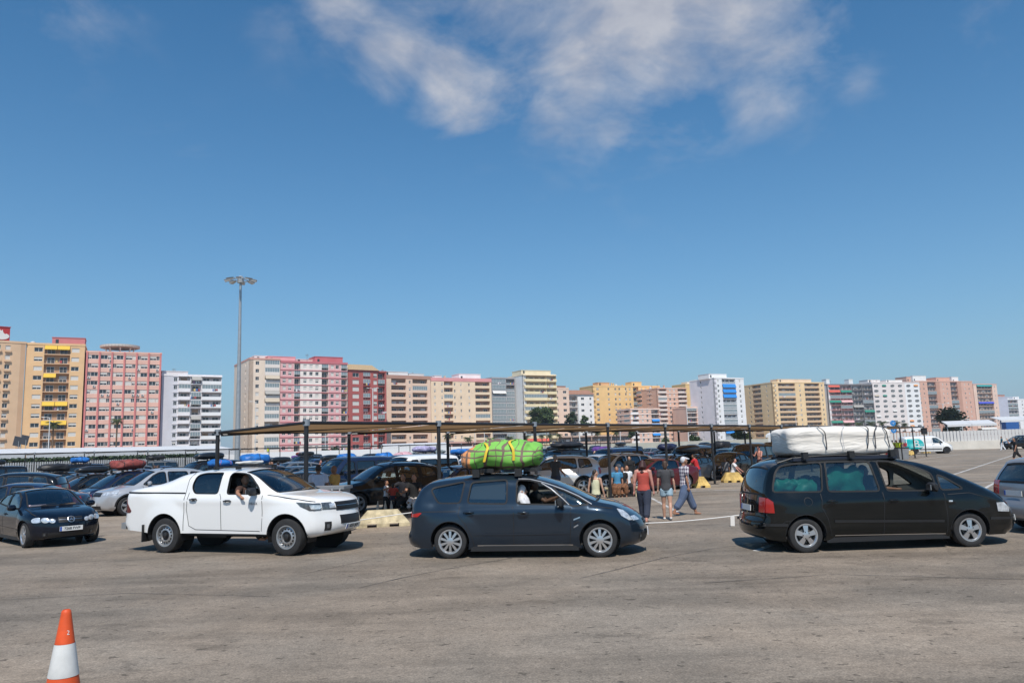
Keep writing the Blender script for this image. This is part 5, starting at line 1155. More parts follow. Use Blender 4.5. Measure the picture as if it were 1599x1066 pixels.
b = Block('deep red block with white shuttered windows and a low tiled roof', (543.5, 577), (603, 579), 310, 321, 12, [('s', .6), ('w', 1.35, dict(w=3.0, kinds=('shut', 'shut', 'half', 'dark'))), ('s', .5), ('b', 1.3, dict(par='rail', glz=.25, par_col=(.34, .06, .05))), ('s', .4), ('w', .8, dict(w=1.7, kinds=('shut', 'half'))), ('b', 1.3, dict(par='rail', glz=.3)), ('s', .2)], (.34, .055, .045), 'deepred', wh=1.7, sill=.7, seed=3)
mb = MB(); L = b.L; TILE = mat('roof_tiles_tan', (.42, .30, .17), .85, var=.15, vscale=1.5); mb.add([(-.5, -.6, b.H), (L*.80, -.6, b.H), (L*.80, 14.5, b.H), (-.5, 14.5, b.H), (1.8, 4, b.H+2.7), (L*.74, 4, b.H+2.7), (L*.74, 10, b.H+2.7), (1.8, 10, b.H+2.7)], [(0, 1, 5, 4), (1, 2, 6, 5), (2, 3, 7, 6), (3, 0, 4, 7), (4, 5, 6, 7), (3, 2, 1, 0)], TILE); mb.build('tiled_roof', b.root); b.clutter(2, 11)
strip = dict(par='solid', back=(.28, .21, .16), glz=.08, ph=.95)
b = Block('beige block with dark balcony strips and a brown roof band', (603.5, 584), (672, 588), 337, 350, 11, [('s', .7), ('b', 2.5, strip), ('s', .4), ('w', .4, dict(w=.9)), ('s', .2), ('b', 2.6, strip), ('s', .5)], (.66, .50, .36), 'beige', crown=(.36, .20, .14), parapet=1.5, seed=5)
b.roof_box(.02, .55, 3, 10, 2.2, (.74, .73, .71), 'whiteroof2'); b.roof_box(.60, .95, 4, 11, 1.7, (.74, .73, .71), 'whiteroof2'); b.clutter(3, 6)
b = Block('cream yellow block with a pink roof band', (672.5, 586), (767, 594), 351, 367, 11, [('s', .3), ('w', .4, dict(w=.8)), ('s', .5), ('w', .4, dict(w=.8)), ('b', 1.2, dict(back=(.36, .22, .15), glz=.1)), ('w', .4, dict(w=.7)), ('s', .4), ('w', .4, dict(w=.7)), ('s', .6), ('w', .5, dict(w=.8)), ('s', .5), ('b', 2.0, dict(back=(.36, .20, .13), glz=.12, awn=('red', 'tan'), awnp=.1)), ('s', .2)], (.74, .57, .38), 'creamyellow', crown=(.62, .26, .26), parapet=1.6, seed=7)
b.roof_box(.10, .22, 3, 7, 1.6, (.74, .73, .72), 'whiteroof3'); b.roof_box(.55, .92, 6, 14, 3.0, (.76, .76, .75), 'whiteroof3'); b.clutter(2, 4)
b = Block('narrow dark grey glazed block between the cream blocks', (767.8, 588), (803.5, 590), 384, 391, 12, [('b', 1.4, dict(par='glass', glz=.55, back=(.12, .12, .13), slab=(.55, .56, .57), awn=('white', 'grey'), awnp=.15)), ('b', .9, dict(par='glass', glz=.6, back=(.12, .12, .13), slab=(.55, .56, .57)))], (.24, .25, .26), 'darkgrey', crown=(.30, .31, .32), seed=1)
b = Block('pale yellow block with wide curved parapets and a white flank', (817, 583), (868, 585), 384, 393, 12, [('b', 3, dict(proj=.9, par_col=(.72, .62, .36), back=(.46, .42, .32), glz=.12, awn=('white', 'red', 'grey'), awnp=.12, ph=1.15)), ('b', 1.3, dict(proj=.9, par_col=(.72, .62, .36), back=(.46, .42, .32), ph=1.15))], (.70, .62, .42), 'paleyellow', depth=17, left=[('s', 1)], lcol=(.74, .74, .72), seed=8)
b.roof_box(.0, .9, 2, 12, 2.2, (.72, .64, .42), 'yellowroof', z=b.H-.2)
b = Block('small beige block squeezed between the pale yellow and the tiled white block', (864, 604), (888, 606), 410, 415, 10, [('w', 1, dict(w=1.4, kinds=('dark',))), ('w', 1.2, dict(w=2.2, kinds=('dark',)))], (.68, .53, .40), 'smallbeige', seed=3); b.roof_box(.0, .8, 0, 8, 1.2, (.36, .18, .12), 'tiles')
b = Block('white block with a brown tiled hip roof behind green trees', (882, 615), (926.5, 616), 425, 433, 9, [('b', 1.6, dict(par='rail', back=(.35, .33, .31), glz=.1)), ('w', 1.2, dict(w=2, kinds=('dark',))), ('w', .8, dict(w=1.2, kinds=('dark',)))], (.74, .72, .69), 'whitetile', seed=4)
mb = MB(); L = b.L; T2 = mat('roof_tiles_brown', (.34, .17, .11), .85, var=.15, vscale=1.5); mb.add([(-.6, -.8, b.H), (L+.6, -.8, b.H), (L+.6, 14.8, b.H), (-.6, 14.8, b.H), (4, 4, b.H+2.7), (L-1, 4, b.H+2.7), (L-1, 10, b.H+2.7), (4, 10, b.H+2.7)], [(0, 1, 5, 4), (1, 2, 6, 5), (2, 3, 7, 6), (3, 0, 4, 7), (4, 5, 6, 7), (3, 2, 1, 0)], T2); mb.build('tiled_roof', b.root)
OY = (.74, .48, .17)
b = Block('long amber yellow block with many chimneys', (925.5, 600.5), (1030, 603), 455, 475, 12, [('w', 1.4, dict(w=1.8, kinds=('half', 'dark', 'shut'), ac=.1)), ('s', .4), ('w', 1.1, dict(w=1.2)), ('w', 1.6, dict(n=2, w=1.1)), ('w', 1.6, dict(n=2, w=1.1, ac=.2)), ('b', .9, dict(par='rail', glz=.5)), ('w', 1.6, dict(n=2, w=1.1)), ('w', 1.8, dict(n=2, w=1.3))], OY, 'amber', depth=16, left=[('s', 1)], seed=2)
b.roof_box(.10, .27, 2, 8, 2.3, (.60, .36, .16), 'amberroof'); b.roof_box(.6, .75, 2, 9, 2.8, OY, 'amberroof2'); b.clutter(9, 21)
b = Block('amber yellow tower showing right of the brown balcony block', (1070, 598), (1095, 600), 500, 506, 13, [('s', .5), ('w', 1, dict(w=1.2, kinds=('dark', 'half'))), ('w', 1, dict(w=1.2, kinds=('dark', 'half')))], OY, 'amber', seed=5); b.roof_box(.3, 1, 3, 9, 1.8, (.74, .70, .62), 'pale')
b = Block('brown pink block with white floor bands and glazed corner balconies', (1026, 604), (1071.5, 606), 448, 456, 13, [('b', 1.2, dict(proj=.5, glz=.35, par_col=(.60, .56, .50), back=(.30, .24, .20))), ('w', 1.5, dict(n=2, w=1.2)), ('b', 1.2, dict(proj=.4, glz=.2, par_col=(.70, .66, .62), back=(.25, .18, .14)))], (.56, .36, .25), 'brownpink', depth=26, left=[('b', 1.6, dict(glz=.5, back=(.2, .18, .17), proj=.3)), ('s', 1), ('w', 1, dict(w=1.2)), ('s', 1)], course=(.70, .64, .58), seed=6); b.clutter(4, 9)
b = Block('low pink and white block with a blue awning in front of the amber block', (984, 636), (1029, 638), 430, 438, 8, [('b', 1, dict(glz=.4, par_col=(.72, .70, .68), back=(.30, .28, .26))), ('w', 1.5, dict(n=2, w=1.2)), ('b', 1, dict(par='rail', glz=.25, awn=('blue',), awnp=.35, back=(.34, .26, .22)))], (.64, .44, .33), 'lowpink', depth=14, left=[('w', 1, dict(w=1.4)), ('b', 1, dict(glz=.7, back=(.3, .3, .3)))], course=(.72, .70, .67), seed=3)
b = Block('low pink and white block at the foot of the white tower', (1072, 634), (1118, 635.5), 437, 445, 8, [('b', 1.3, dict(par='rail', glz=.3, back=(.24, .22, .2))), ('w', 1.6, dict(n=2, w=1.2)), ('b', .9, dict(glz=.2, par_col=(.72, .70, .68), back=(.26, .22, .2)))], (.64, .44, .33), 'lowpink2', course=(.72, .70, .67), seed=13)
b = Block('white tower with a stack of bright blue awnings', (1115, 588.5), (1161, 590), 426, 436, 13, [('w', 1.1, dict(w=1.2, kinds=('shut', 'half', 'dark'))), ('b', 2.1, dict(par='glass', par_col=(.66, .68, .70), back=(.5, .5, .5), glz=.2, awn=('blue',), awnp=.5, drop=1.9)), ('w', 1.3, dict(w=1.2, kinds=('shut', 'half', 'dark')))], (.76, .76, .75), 'tower', depth=21, left=[('s', 1.4), ('w', .8, dict(w=1.0)), ('s', 1.8)], lcol=(.62, .64, .67), seed=14)  # left flank's shading is painted in as a greyer wall colour
b.roof_box(-.05, .55, 3, 12, 2.6, (.74, .74, .74), 'towerroof')
YB = (.70, .53, .27)
b = Block('yellow ochre block with brown balcony columns, left of the white roof load', (1206, 597), (1286.5, 595.5), 458, 473, 12, [('w', .9, dict(w=1.0, kinds=('dark', 'half'))), ('b', 3.0, dict(par='solid', par_col=(.58, .42, .24), back=(.34, .26, .17), glz=.12)), ('w', 1.6, dict(n=1, w=1.0, kinds=('dark', 'half'))), ('b', 2.7, dict(par='solid', par_col=(.62, .48, .30), back=(.34, .26, .17), glz=.15, awn=('green',), awnp=.06)), ('w', .9, dict(w=.9, kinds=('dark',)))], YB, 'ochre', depth=27, left=[('s', .5), ('w', .8, dict(w=1.1, kinds=('dark', 'half'))), ('b', 1.3, dict(par='solid', par_col=(.30, .19, .11), back=(.22, .15, .10))), ('s', .4), ('w', .8, dict(w=1.0, kinds=('half', 'shut'))), ('s', .5)], seed=4)
b.roof_box(.18, .82, 3, 10, 2.3, (.66, .56, .40), 'ochreroof'); b.clutter(3, 17)
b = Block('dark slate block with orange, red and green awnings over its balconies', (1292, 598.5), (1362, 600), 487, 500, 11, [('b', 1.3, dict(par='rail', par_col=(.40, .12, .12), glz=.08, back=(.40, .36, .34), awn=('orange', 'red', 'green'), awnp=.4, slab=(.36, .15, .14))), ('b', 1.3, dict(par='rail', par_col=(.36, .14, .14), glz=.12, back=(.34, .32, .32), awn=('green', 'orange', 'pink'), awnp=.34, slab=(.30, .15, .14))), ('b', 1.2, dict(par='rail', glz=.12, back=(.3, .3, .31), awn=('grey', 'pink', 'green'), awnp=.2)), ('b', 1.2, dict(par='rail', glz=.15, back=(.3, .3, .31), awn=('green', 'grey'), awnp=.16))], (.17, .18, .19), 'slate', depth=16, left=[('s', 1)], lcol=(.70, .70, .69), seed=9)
b.roof_box(.03, .10, 2, 6, 3.6, (.74, .74, .72), 'slateroof'); b.roof_box(.53, .62, 2, 6, 3.6, (.74, .74, .72), 'slateroof'); b.clutter(3, 8)
b = Block('white block with rows of oval balcony openings', (1360.5, 595), (1435, 597.5), 517, 531, 11, [('w', 1.3, dict(w=3.4, oval=True, awn=('tan', 'white'), awnp=.15)), ('w', 1.2, dict(w=3.2, oval=True, awn=('white', 'green'), awnp=.2)), ('s', .15), ('w', 1.2, dict(w=3.2, oval=True, awn=('tan', 'white'), awnp=.15)), ('w', 1.2, dict(w=3.2, oval=True)), ('s', .15), ('w', 1.2, dict(w=3.3, oval=True, awn=('orange', 'pink'), awnp=.22, col=(.76, .76, .76), cn='bright')), ('w', 1.2, dict(w=3.3, oval=True, awn=('red', 'green', 'orange'), awnp=.25, col=(.76, .76, .76), cn='bright'))], (.66, .64, .61), 'ovalwhite', wh=1.7, sill=.7, seed=10)
b.roof_box(.0, .25, 3, 11, 2.2, (.72, .70, .66), 'ovalroof'); b.roof_box(.38, .72, 3, 11, 2.0, (.70, .70, .70), 'ovalroof'); b.clutter(3, 31)
SB = (.58, .35, .25)
b = Block('salmon brick block of stepped towers behind the dark tree', (1430, 592), (1518, 597), 555, 575, 12, [('w', 1.5, dict(n=2, w=1.0, kinds=('shut', 'half', 'dark'))), ('b', 1.3, dict(par='rail', glz=.35, back=(.26, .22, .20))), ('s', .5, dict(col=(.44, .24, .16), cn='dark')), ('w', 1.5, dict(n=2, w=1.0, kinds=('shut', 'half', 'dark'))), ('b', 1.1, dict(par='rail', glz=.4, back=(.28, .24, .22))), ('s', .5, dict(col=(.42, .22, .15), cn='dark')), ('w', 1.7, dict(n=2, w=1.0, kinds=('shut', 'dark')))], SB, 'salmonbrick', depth=15, left=[('s', 1)], seed=2)
b.roof_box(-.1, .22, 3, 13, 3.6, SB, 'brickroof'); b.roof_box(-.03, .20, 1, 3, 4.2, (.74, .73, .71), 'brickroof2'); b.roof_box(.42, .66, 3, 12, 3.2, SB, 'brickroof'); b.roof_box(.72, .84, 4, 10, 3.8, (.72, .72, .71), 'brickroof2')
b = Block('beige block with teal and blue awnings over cluttered balconies', (1519, 598), (1556, 600), 578, 586, 12, [('s', .5), ('b', 2.6, dict(par='rail', glz=.12, back=(.42, .34, .27), awn=('teal', 'green', 'deep_blue', 'white'), awnp=.34)), ('w', .8, dict(w=1.0))], (.66, .50, .39), 'beigeawn', crown=(.56, .34, .28), seed=5)
b = Block('blue grey block end wall near the right edge', (1553, 618), (1573, 620), 612, 618, 10, [('w', 1, dict(w=1.2)), ('s', 1.4)], (.40, .45, .54), 'bluegrey', seed=2); b.roof_box(0, .8, 0, 8, 1.8, (.44, .22, .16), 'tileroof')
b = Block('white block at the right edge beyond the blue grey wall', (1572.5, 620.5), (1650, 624), 640, 655, 10, [('b', 1.2, dict(par='rail', back=(.3, .3, .32), glz=.2)), ('w', 1.6, dict(n=2, w=1.2)), ('s', .25, dict(col=(.25, .28, .4), cn='stripe')), ('w', 1.6, dict(n=2, w=1.2)), ('w', 1.2, dict(n=1, w=1.2))], (.72, .73, .74), 'whiteright', seed=8); b.roof_box(.18, .3, 3, 8, 2.4, (.72, .72, .72), 'wr'); b.clutter(3, 4)
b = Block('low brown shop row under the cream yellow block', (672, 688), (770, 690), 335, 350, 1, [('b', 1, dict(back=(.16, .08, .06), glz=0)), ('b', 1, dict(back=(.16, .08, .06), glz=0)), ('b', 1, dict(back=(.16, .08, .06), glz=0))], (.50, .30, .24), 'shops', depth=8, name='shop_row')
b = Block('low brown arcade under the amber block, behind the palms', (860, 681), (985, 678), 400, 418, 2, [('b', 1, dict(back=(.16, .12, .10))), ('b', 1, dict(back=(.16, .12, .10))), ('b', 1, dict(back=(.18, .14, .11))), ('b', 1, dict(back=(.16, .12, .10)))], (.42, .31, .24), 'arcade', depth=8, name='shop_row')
b = Block('low grey warehouse behind the slatted wall on the right', (1500, 672), (1660, 668), 150, 152, 1, [('s', 1)], (.40, .39, .38), 'warehouse', depth=12, name='warehouse')
cbx = MB(); BLUC = mat('container_blue', (.03, .12, .36), .6, var=.1); p0 = at(1570, 656, 200); L = 3.6; cbx.bx((0, 0, 0), (3.4, 2.4, p0.z), BLUC)
for k in range(12): cbx.bx((.05+.28*k, -.05, .15), (.18+.28*k, 0, p0.z-.15), BLUC)
o = tag(cbx.build('shipping_container'), 'blue container stack above the white canopy at the right edge', 'container'); o.location = (p0.x, p0.y, 0)
# ------------------------------------------------------------------ trees, palms, lamps, small things beyond the wall
BARK = mat('bark', (.16, .11, .07), .9, var=.25, vscale=6)
def leafm(n, c): return mat('leaf_'+n, c, .65, spec=.25, var=.35, vscale=.9)
def crown_mesh(seed, w, h, m, n=1500, leaf=.42, clumps=16, top=.0):
    r = random.Random(seed); mb = MB(); cl = []
    for i in range(clumps):
        a = r.uniform(0, 2*pi); q = sqrt(r.random())*.78; z = r.uniform(.12, .88); k = sin(pi*min(1, z*.9+.12))**.6
        cl.append((q*cos(a)*w/2*k, q*sin(a)*w/2*k, z*h, r.uniform(.16, .30)*w))
    vs = []; fs = []
    for i in range(n):
        cx, cy, cz, cr_ = r.choice(cl); d = Vector((r.gauss(0, 1), r.gauss(0, 1), r.gauss(0, .8))).normalized()*cr_*(r.random()**.4); p = Vector((cx, cy, cz))+d
        u = Vector((r.gauss(0, 1), r.gauss(0, 1), r.gauss(0, .6))).normalized(); v = u.orthogonal().normalized(); s = leaf*r.uniform(.6, 1.3); b = len(vs)
        vs += [p-u*s-v*s*.5, p+u*s-v*s*.4, p+u*s*.8+v*s*.5, p-u*s*.7+v*s*.5]; fs.append((b, b+1, b+2, b+3))
    mb.add(vs, fs, m); return mb.mesh('crown', False, None, False)
def trunk_mesh(h, r0, seed, limbs=5, spread=1.6):
    r = random.Random(seed); mb = MB(); pts = [(r.uniform(-.08, .08)*k, r.uniform(-.08, .08)*k, h*k/5) for k in range(6)]; mb.tube(pts, [r0*(1-.1*k) for k in range(6)], BARK, 8)
    for i in range(limbs):
        a = 2*pi*i/limbs+r.uniform(-.4, .4); z = h*r.uniform(.55, .95); mb.tube([(0, 0, z), (cos(a)*spread*.5, sin(a)*spread*.5, z+spread*.5), (cos(a)*spread, sin(a)*spread, z+spread*1.3)], [r0*.5, r0*.35, r0*.15], BARK, 6)
    return mb.mesh('trunk', True, 50)
def tree(px, top, Y, wpx, ch, m, label, seed, n=1500, leaf=.4, group='trees along the far street', rows=1):
    p = at(px, top, Y); w = wpx*Y/1195; root = empty('leafy_tree', (p.x, Y, 0), seed, label, 'tree', group); th = max(.6, p.z-ch)
    link('trunk', trunk_mesh(th+ch*.35, max(.12, w*.03), seed, 5, w*.22), root); o = link('crown', crown_mesh(seed, w, ch, m, n, leaf), root); o.location = (0, 0, th); return root
LD = leafm('dark', (.030, .050, .022)); LM = leafm('mid', (.055, .085, .030)); LL = leafm('light', (.09, .115, .04)); LP = leafm('palm', (.075, .095, .035))
tree(1483, 637, 235, 44, 8.2, LD, 'big dark green tree in front of the salmon brick block', 3, 2600, .40)
tree(836, 636, 285, 22, 7.5, LM, 'loose green tree before the pale yellow block, left one of two', 5, 1300, .42); tree(852, 632, 290, 24, 9.5, LM, 'taller green tree before the pale yellow block, right one of two', 6, 1500, .42)
tree(892, 641, 300, 22, 9.0, LD, 'dark green tree before the tiled white block, left one of two', 7, 1400, .45); tree(913, 648, 300, 17, 7.0, LM, 'smaller green tree before the tiled white block, right one of two', 8, 1100, .42)
tree(1084, 678.5, 172, 21, 2.4, LM, 'round clipped tree before the low pink block', 9, 900, .22); tree(1153, 668, 176, 24, 4.2, LM, 'broad bushy tree at the foot of the white tower', 10, 1300, .26); tree(1166, 676, 186, 18, 3.2, LL, 'paler bushy tree right of the broad one under the white tower', 11, 900, .26)
tree(522, 699, 184, 30, 2.4, LD, 'dark bush behind the back pergola under the pink and white block', 12, 900, .25); tree(1040, 683, 182, 14, 2.0, LL, 'pale bush above the pale yellow wall', 14, 600, .22)
tree(985, 668, 300, 12, 4.0, LM, 'small green tree by the arcade under the amber block', 15, 700, .35); tree(1530, 669, 185, 9, 2.2, LL, 'small yellowish bush under the white canopies on the right', 16, 400, .22)
# a hedge under the walkway roof
hd = MB(); r = random.Random(5); A, B = gp(-60, 103.5), gp(342, 131); hv = []; hf = []
for i in range(9000):
    t = r.random(); p = A.lerp(B, t)+Vector((r.uniform(-.5, .5), r.uniform(0, 1.2), r.uniform(.3, 2.65))); u = Vector((r.gauss(0, 1), r.gauss(0, 1), r.gauss(0, 1))).normalized()*.2; v = u.orthogonal().normalized()*.14; b = len(hv); hv += [p-u-v, p+u-v, p+u+v, p-u+v]; hf.append((b, b+1, b+2, b+3))
hd.add(hv, hf, LD); tag(hd.build('hedge', fix=False), 'dark green hedge under the white walkway roof behind the grey fence', 'hedge')
def frond_mesh(seed, R=2.6, n=26, m=LP):
    r = random.Random(seed); mb = MB()
    for i in range(n):
        a = 2*pi*i/n+r.uniform(-.2, .2); el = r.uniform(-.45, 1.15); L = R*r.uniform(.8, 1.1); pts = []
        for k in range(7):
            t = k/6; e = el-1.15*t*t; q = L*t; pts.append(Vector((cos(a)*q*cos(e*.7), sin(a)*q*cos(e*.7), q*sin(el)*.9-.62*L*t*t)))
        side = Vector((-sin(a), cos(a), 0)); vs = []; fs = []
        for k in range(1, 7):
            wl = .36*L*sin(pi*min(1, k/6*.85+.12)); d = (pts[k]-pts[k-1]).normalized()
            for sg in (-1, 1):
                for j in (0, .5):
                    p = pts[k-1].lerp(pts[k], j); b = len(vs); tip = p+side*sg*wl*r.uniform(.7, 1)+d*wl*.6-Vector((0, 0, wl*.35)); vs += [p-d*.05, p+d*.07, tip+d*.03, tip-d*.03]; fs.append((b, b+1, b+2, b+3))
        mb.add(vs, fs, m); mb.tube(pts, [.05, .04, .04, .03, .02, .02, .01], m, 4)
    return mb.mesh('crown', False, None, False)
DEAD = leafm('dead_frond', (.16, .10, .05))
FR = [frond_mesh(k) for k in range(3)]
def palm(px, top, Y, wpx, label, seed):
    p = at(px, top, Y); R = wpx*Y/1195/2; k = R/2.5; zt = p.z-1.3*k; root = empty('palm_tree', (p.x, Y, 0), seed*1.3, label, 'palm tree', 'palms along the far street')
    mb = MB(); mb.tube([(0, 0, 0), (.05, .02, zt*.5), (0, 0, zt-.2), (0, 0, zt+.15*k)], [.26, .20, .20, .30], BARK, 8); mb.lathe([(.2*k, zt-1.3*k), (.55*k, zt-.9*k), (.5*k, zt-.2*k), (.2*k, zt)], DEAD, 9); mb.build('trunk', root, True)
    o = link('crown', FR[seed % 3], root); o.location = (0, 0, zt); o.scale = (k, k, k)
palm(84, 654, 205, 27, 'palm in front of the orange block', 1); palm(183.5, 649.5, 205, 25, 'palm in front of the salmon pink block', 2)
for i, (x, t, wd, lab) in enumerate(((699, 676, 18, 'palm behind the third pair of posts, under the beige block corner'), (731, 679, 20, 'palm above the orange end of the green bundle'), (767, 680, 20, 'palm above the green bundle, under the cream yellow block'), (795, 678, 20, 'palm above the green bundle, under the dark grey block'), (822, 677, 16, 'palm just left of the fourth front post'), (846, 676, 15, 'thin palm just right of the fourth front post'), (858, 676, 15, 'second thin palm right of the fourth front post'), (873, 675, 15, 'third thin palm right of the fourth front post'), (932, 671, 17, 'palm left of the amber block arcade post'), (962, 670, 17, 'palm before the brown arcade, right of the fifth front post'),
        (1322, 657, 17, 'palm below the slate block, above the white roof load'), (1341, 656, 18, 'palm below the right side of the slate block'), (1359, 655, 18, 'palm below the seam of the slate and oval window blocks'), (1377, 655, 18, 'palm below the oval window block, left of the blue sign'), (1398, 656, 18, 'palm right of the blue sign'), (1412, 658, 14, 'rightmost palm, below the oval window block'))):
    palm(x, t, 330, wd, lab, i)

# lamp mast and street lamps
GAL = mat('galvanised_steel', (.40, .42, .43), .45, .5, var=.1); LENS = mat('lamp_lens', (.55, .56, .55), .3)
mp_ = at(377.5, 437, 98); mast = empty('lamp_mast', (at(371, 690, 98).x, 98, 0), 0, 'tall grey mast with a ring of floodlights above the car park', 'lamp mast')
mb = MB(); zt = mp_.z; mb.tube([(0, 0, 0), (0, 0, zt*.33), (0, 0, zt*.66), (0, 0, zt)], [.36, .28, .21, .15], GAL, 14); mb.build('pole', mast, True, 60)
mb = MB(); n = 20
for k in range(n): a0, a1 = 2*pi*k/n, 2*pi*(k+1)/n; mb.tube([(1.15*cos(a0), 1.15*sin(a0), zt), (1.15*cos(a1), 1.15*sin(a1), zt)], .06, GAL, 5)
for k in range(4): a = pi/4+pi*k/2; mb.tube([(0, 0, zt+.25), (1.15*cos(a), 1.15*sin(a), zt)], .05, GAL, 5)
mb.lathe([(0, zt-.5), (.42, zt-.4), (.42, zt+.3), (.25, zt+.5), (0, zt+.5)], GAL, 14); mb.build('head_frame', mast)
fl = MB(); fl.frustum((0, 0, 0), (.46, .62), (.62, .80), .22, GAL); fl.bx((-.27, -.36, -.03), (.27, .36, .0), LENS); fl.bx((-.05, -.75, .05), (.05, -.3, .12), GAL); flm = fl.mesh('floodlight')
for k in range(8):
    a = 2*pi*k/8+.2; o = link('floodlight', flm, mast, (1.62*cos(a), 1.62*sin(a), zt-.15), a-pi/2); o.rotation_euler = (radians(-14), 0, a-pi/2)
def lamp(px, top, Y, label, arms=1, col=GAL, r=.10, dr=1):
    p = at(px, top, Y); b = at(px, 690, Y); root = empty('street_lamp', (p.x*.0+at(px+1.5, 690, Y).x, Y, 0), 0, label, 'street lamp', 'street lamps beyond the car park'); z = p.z
    mb = MB(); mb.tube([(0, 0, 0), (0, 0, z*.6), (0, 0, z)], [r, r*.8, r*.6], col, 8); mb.build('pole', root, True, 60)
    for k in range(arms):
        sg = dr if k == 0 else -dr; mb = MB(); mb.tube([(0, 0, z-.25), (sg*.6, 0, z+.05), (sg*1.3, 0, z+.12)], .05, col, 6); mb.bx((sg*1.2, -.16, z+.02), (sg*2.0, .16, z+.20), col); mb.build('lamp_arm', root)
WPO = mat('white_pole', (.66, .66, .65), .5)
lamp(74.5, 651.5, 190, 'street lamp before the orange block, its arm pointing left', 1, WPO, .16, -1); lamp(581, 606, 255, 'double armed street lamp before the deep red block', 2, WPO, .22); lamp(904, 626, 262, 'tall white street lamp before the tiled white block', 2, WPO, .22); lamp(1477, 630, 240, 'street lamp before the dark tree and salmon brick block', 2, WPO, .2)
lamp(397, 627, 235, 'street lamp before the cream corner block', 1, WPO, .14, -1); lamp(1074, 634, 262, 'white street lamp before the low pink block', 2, WPO, .2); lamp(1244, 648, 250, 'thin street lamp before the ochre block', 1, WPO, .12); lamp(1504, 655, 200, 'thin street lamp behind the slatted wall', 1, WPO, .1)
for px, top, lab in ((741, 664, 'thin white pole left of its twin under the cream yellow block'), (756, 664, 'thin white pole right of its twin under the cream yellow block'), (968, 668, 'thin white pole before the brown arcade'), (1003, 668, 'thin white pole under the low pink and white block'), (508, 668, 'thin white pole under the pink and white block')):
    p = at(px, top, 215); mb = MB(); mb.tube([(0, 0, 0), (0, 0, p.z)], .09, WPO, 6); mb.lathe([(0, p.z), (.16, p.z), (.16, p.z+.16), (0, p.z+.2)], WPO, 8); o = tag(mb.build('flag_pole', None, True, 40), lab, 'pole', 'thin white poles beyond the car park'); o.location = (p.x, 215, 0)
# dark panels on posts before the tan block
for i, (x, y) in enumerate(((29, 681.5), (40.5, 679.5))):
    p = at(x, y, 150); mb = MB(); SP = mat('dark_panel', (.07, .08, .10), .35); M = Matrix.Translation((0, 0, p.z)) @ Matrix.Rotation(.25, 4, 'Y') @ Matrix.Rotation(radians(14), 4, 'X'); mb.bx((-.65, -.05, -1.9), (.65, .05, 0), SP, M); mb.tube([(0, .2, 0), (0, .2, p.z-.6)], .06, GAL, 6)
    o = tag(mb.build('tilted_panel'), ('left' if i == 0 else 'right')+' dark tilted panel on a post before the tan block', 'panel', 'dark panels on posts'); o.location = (p.x, 150, 0); o.rotation_euler = (0, 0, .3)
# blue sign post by the end of the pergola
p = at(1393.5, 656, 82); sgn = empty('sign_post', (p.x, 82, 0), 0, 'slim post with two round blue signs near the yellow vested workers', 'sign'); mb = MB(); mb.tube([(0, 0, 0), (0, 0, p.z)], .05, GAL, 6); mb.build('post', sgn)
for k in range(2):
    mb = MB(); SBL = mat('sign_blue', (.03, .22, .55), .4); zc = p.z-.3-.75*k; mb.lathe([(0, -.06), (.30, -.06), (.30, -.03), (0, -.03)], SBL, 18, Matrix.Translation((0, 0, zc)), 'Y'); mb.tube([(-.13, -.07, zc+.08), (0, -.07, zc-.12), (.13, -.07, zc+.08)], .03, WPO, 4); mb.build('round_sign', sgn)
p = at(1443, 673, 71); mb = MB(); mb.bx((-.22, -.14, -.28), (.22, .14, .28), POST); mb.bx((-.25, -.2, .26), (.25, .14, .30), POST); mb.bx((.05, .05, -.05), (.3, .12, .05), POST); o = tag(mb.build('loudspeaker_box'), 'small black box fixed on the last post of the pergola', 'loudspeaker'); o.location = p
# ------------------------------------------------------------------ parked cars and what is tied on their roofs
from mathutils import noise as mnoise
COL = dict(black=(.010, .011, .013), navy=(.012, .022, .055), blue=(.020, .050, .13), slate=(.05, .065, .085), silver=(.48, .49, .51), white=(.74, .74, .73), grey=(.14, .15, .16), maroon=(.09, .012, .016), teal=(.02, .06, .07))
KN = {'cmax': 'compact people carrier', 'hatch': 'hatchback', 'sedan': 'saloon', 'wagon': 'estate car', 'suv': 'off-roader', 'van': 'panel van', 'minibus': 'minibus', 'people': 'people carrier'}
KC = dict(cmax=cmax, hatch=hatch, sedan=sedan, wagon=wagon, suv=suv, van=van, minibus=minibus, people=people_carrier)
BLK_NAMES = [(41, 'tan block'), (133, 'orange block'), (253, 'salmon pink block'), (347, 'white balcony block'), (437, 'cream corner block'), (543, 'pink and white block'), (603, 'deep red block'), (672, 'beige block'), (767, 'cream yellow block'), (803, 'dark grey block'), (868, 'pale yellow block'), (925, 'tiled white block'), (1010, 'amber block'), (1072, 'brown pink block'), (1115, 'low pink block'), (1165, 'white tower'), (1290, 'ochre block'), (9999, 'slate block')]
def under(px): return next(n for x, n in BLK_NAMES if px < x)
def rowname(Y): return 'front' if Y < 41 else 'second' if Y < 52 else 'middle' if Y < 68 else 'back'
_art = lambda c: c
PARKED = []
def park(kind, colname, px, Y, yaw=None, label=None, detail=1, group='parked cars', rnd_yaw=.03):
    p = at(px, 735, Y); x = p.x; yw = (.88839+pi if yaw is None else yaw)+rnd.uniform(-rnd_yaw, rnd_yaw)
    lab = label or f'{colname} {KN[kind]} in the {rowname(Y)} rows below the {under(px)}'
    r = place_car(KC[kind], 'parked_car' if kind not in ('van', 'minibus') else 'parked_van', (x, Y), yw, COL[colname], lab, 'car' if kind not in ('van', 'minibus') else 'van', group, detail=detail)
    PARKED.append((x, Y)); return r, KC[kind], yw
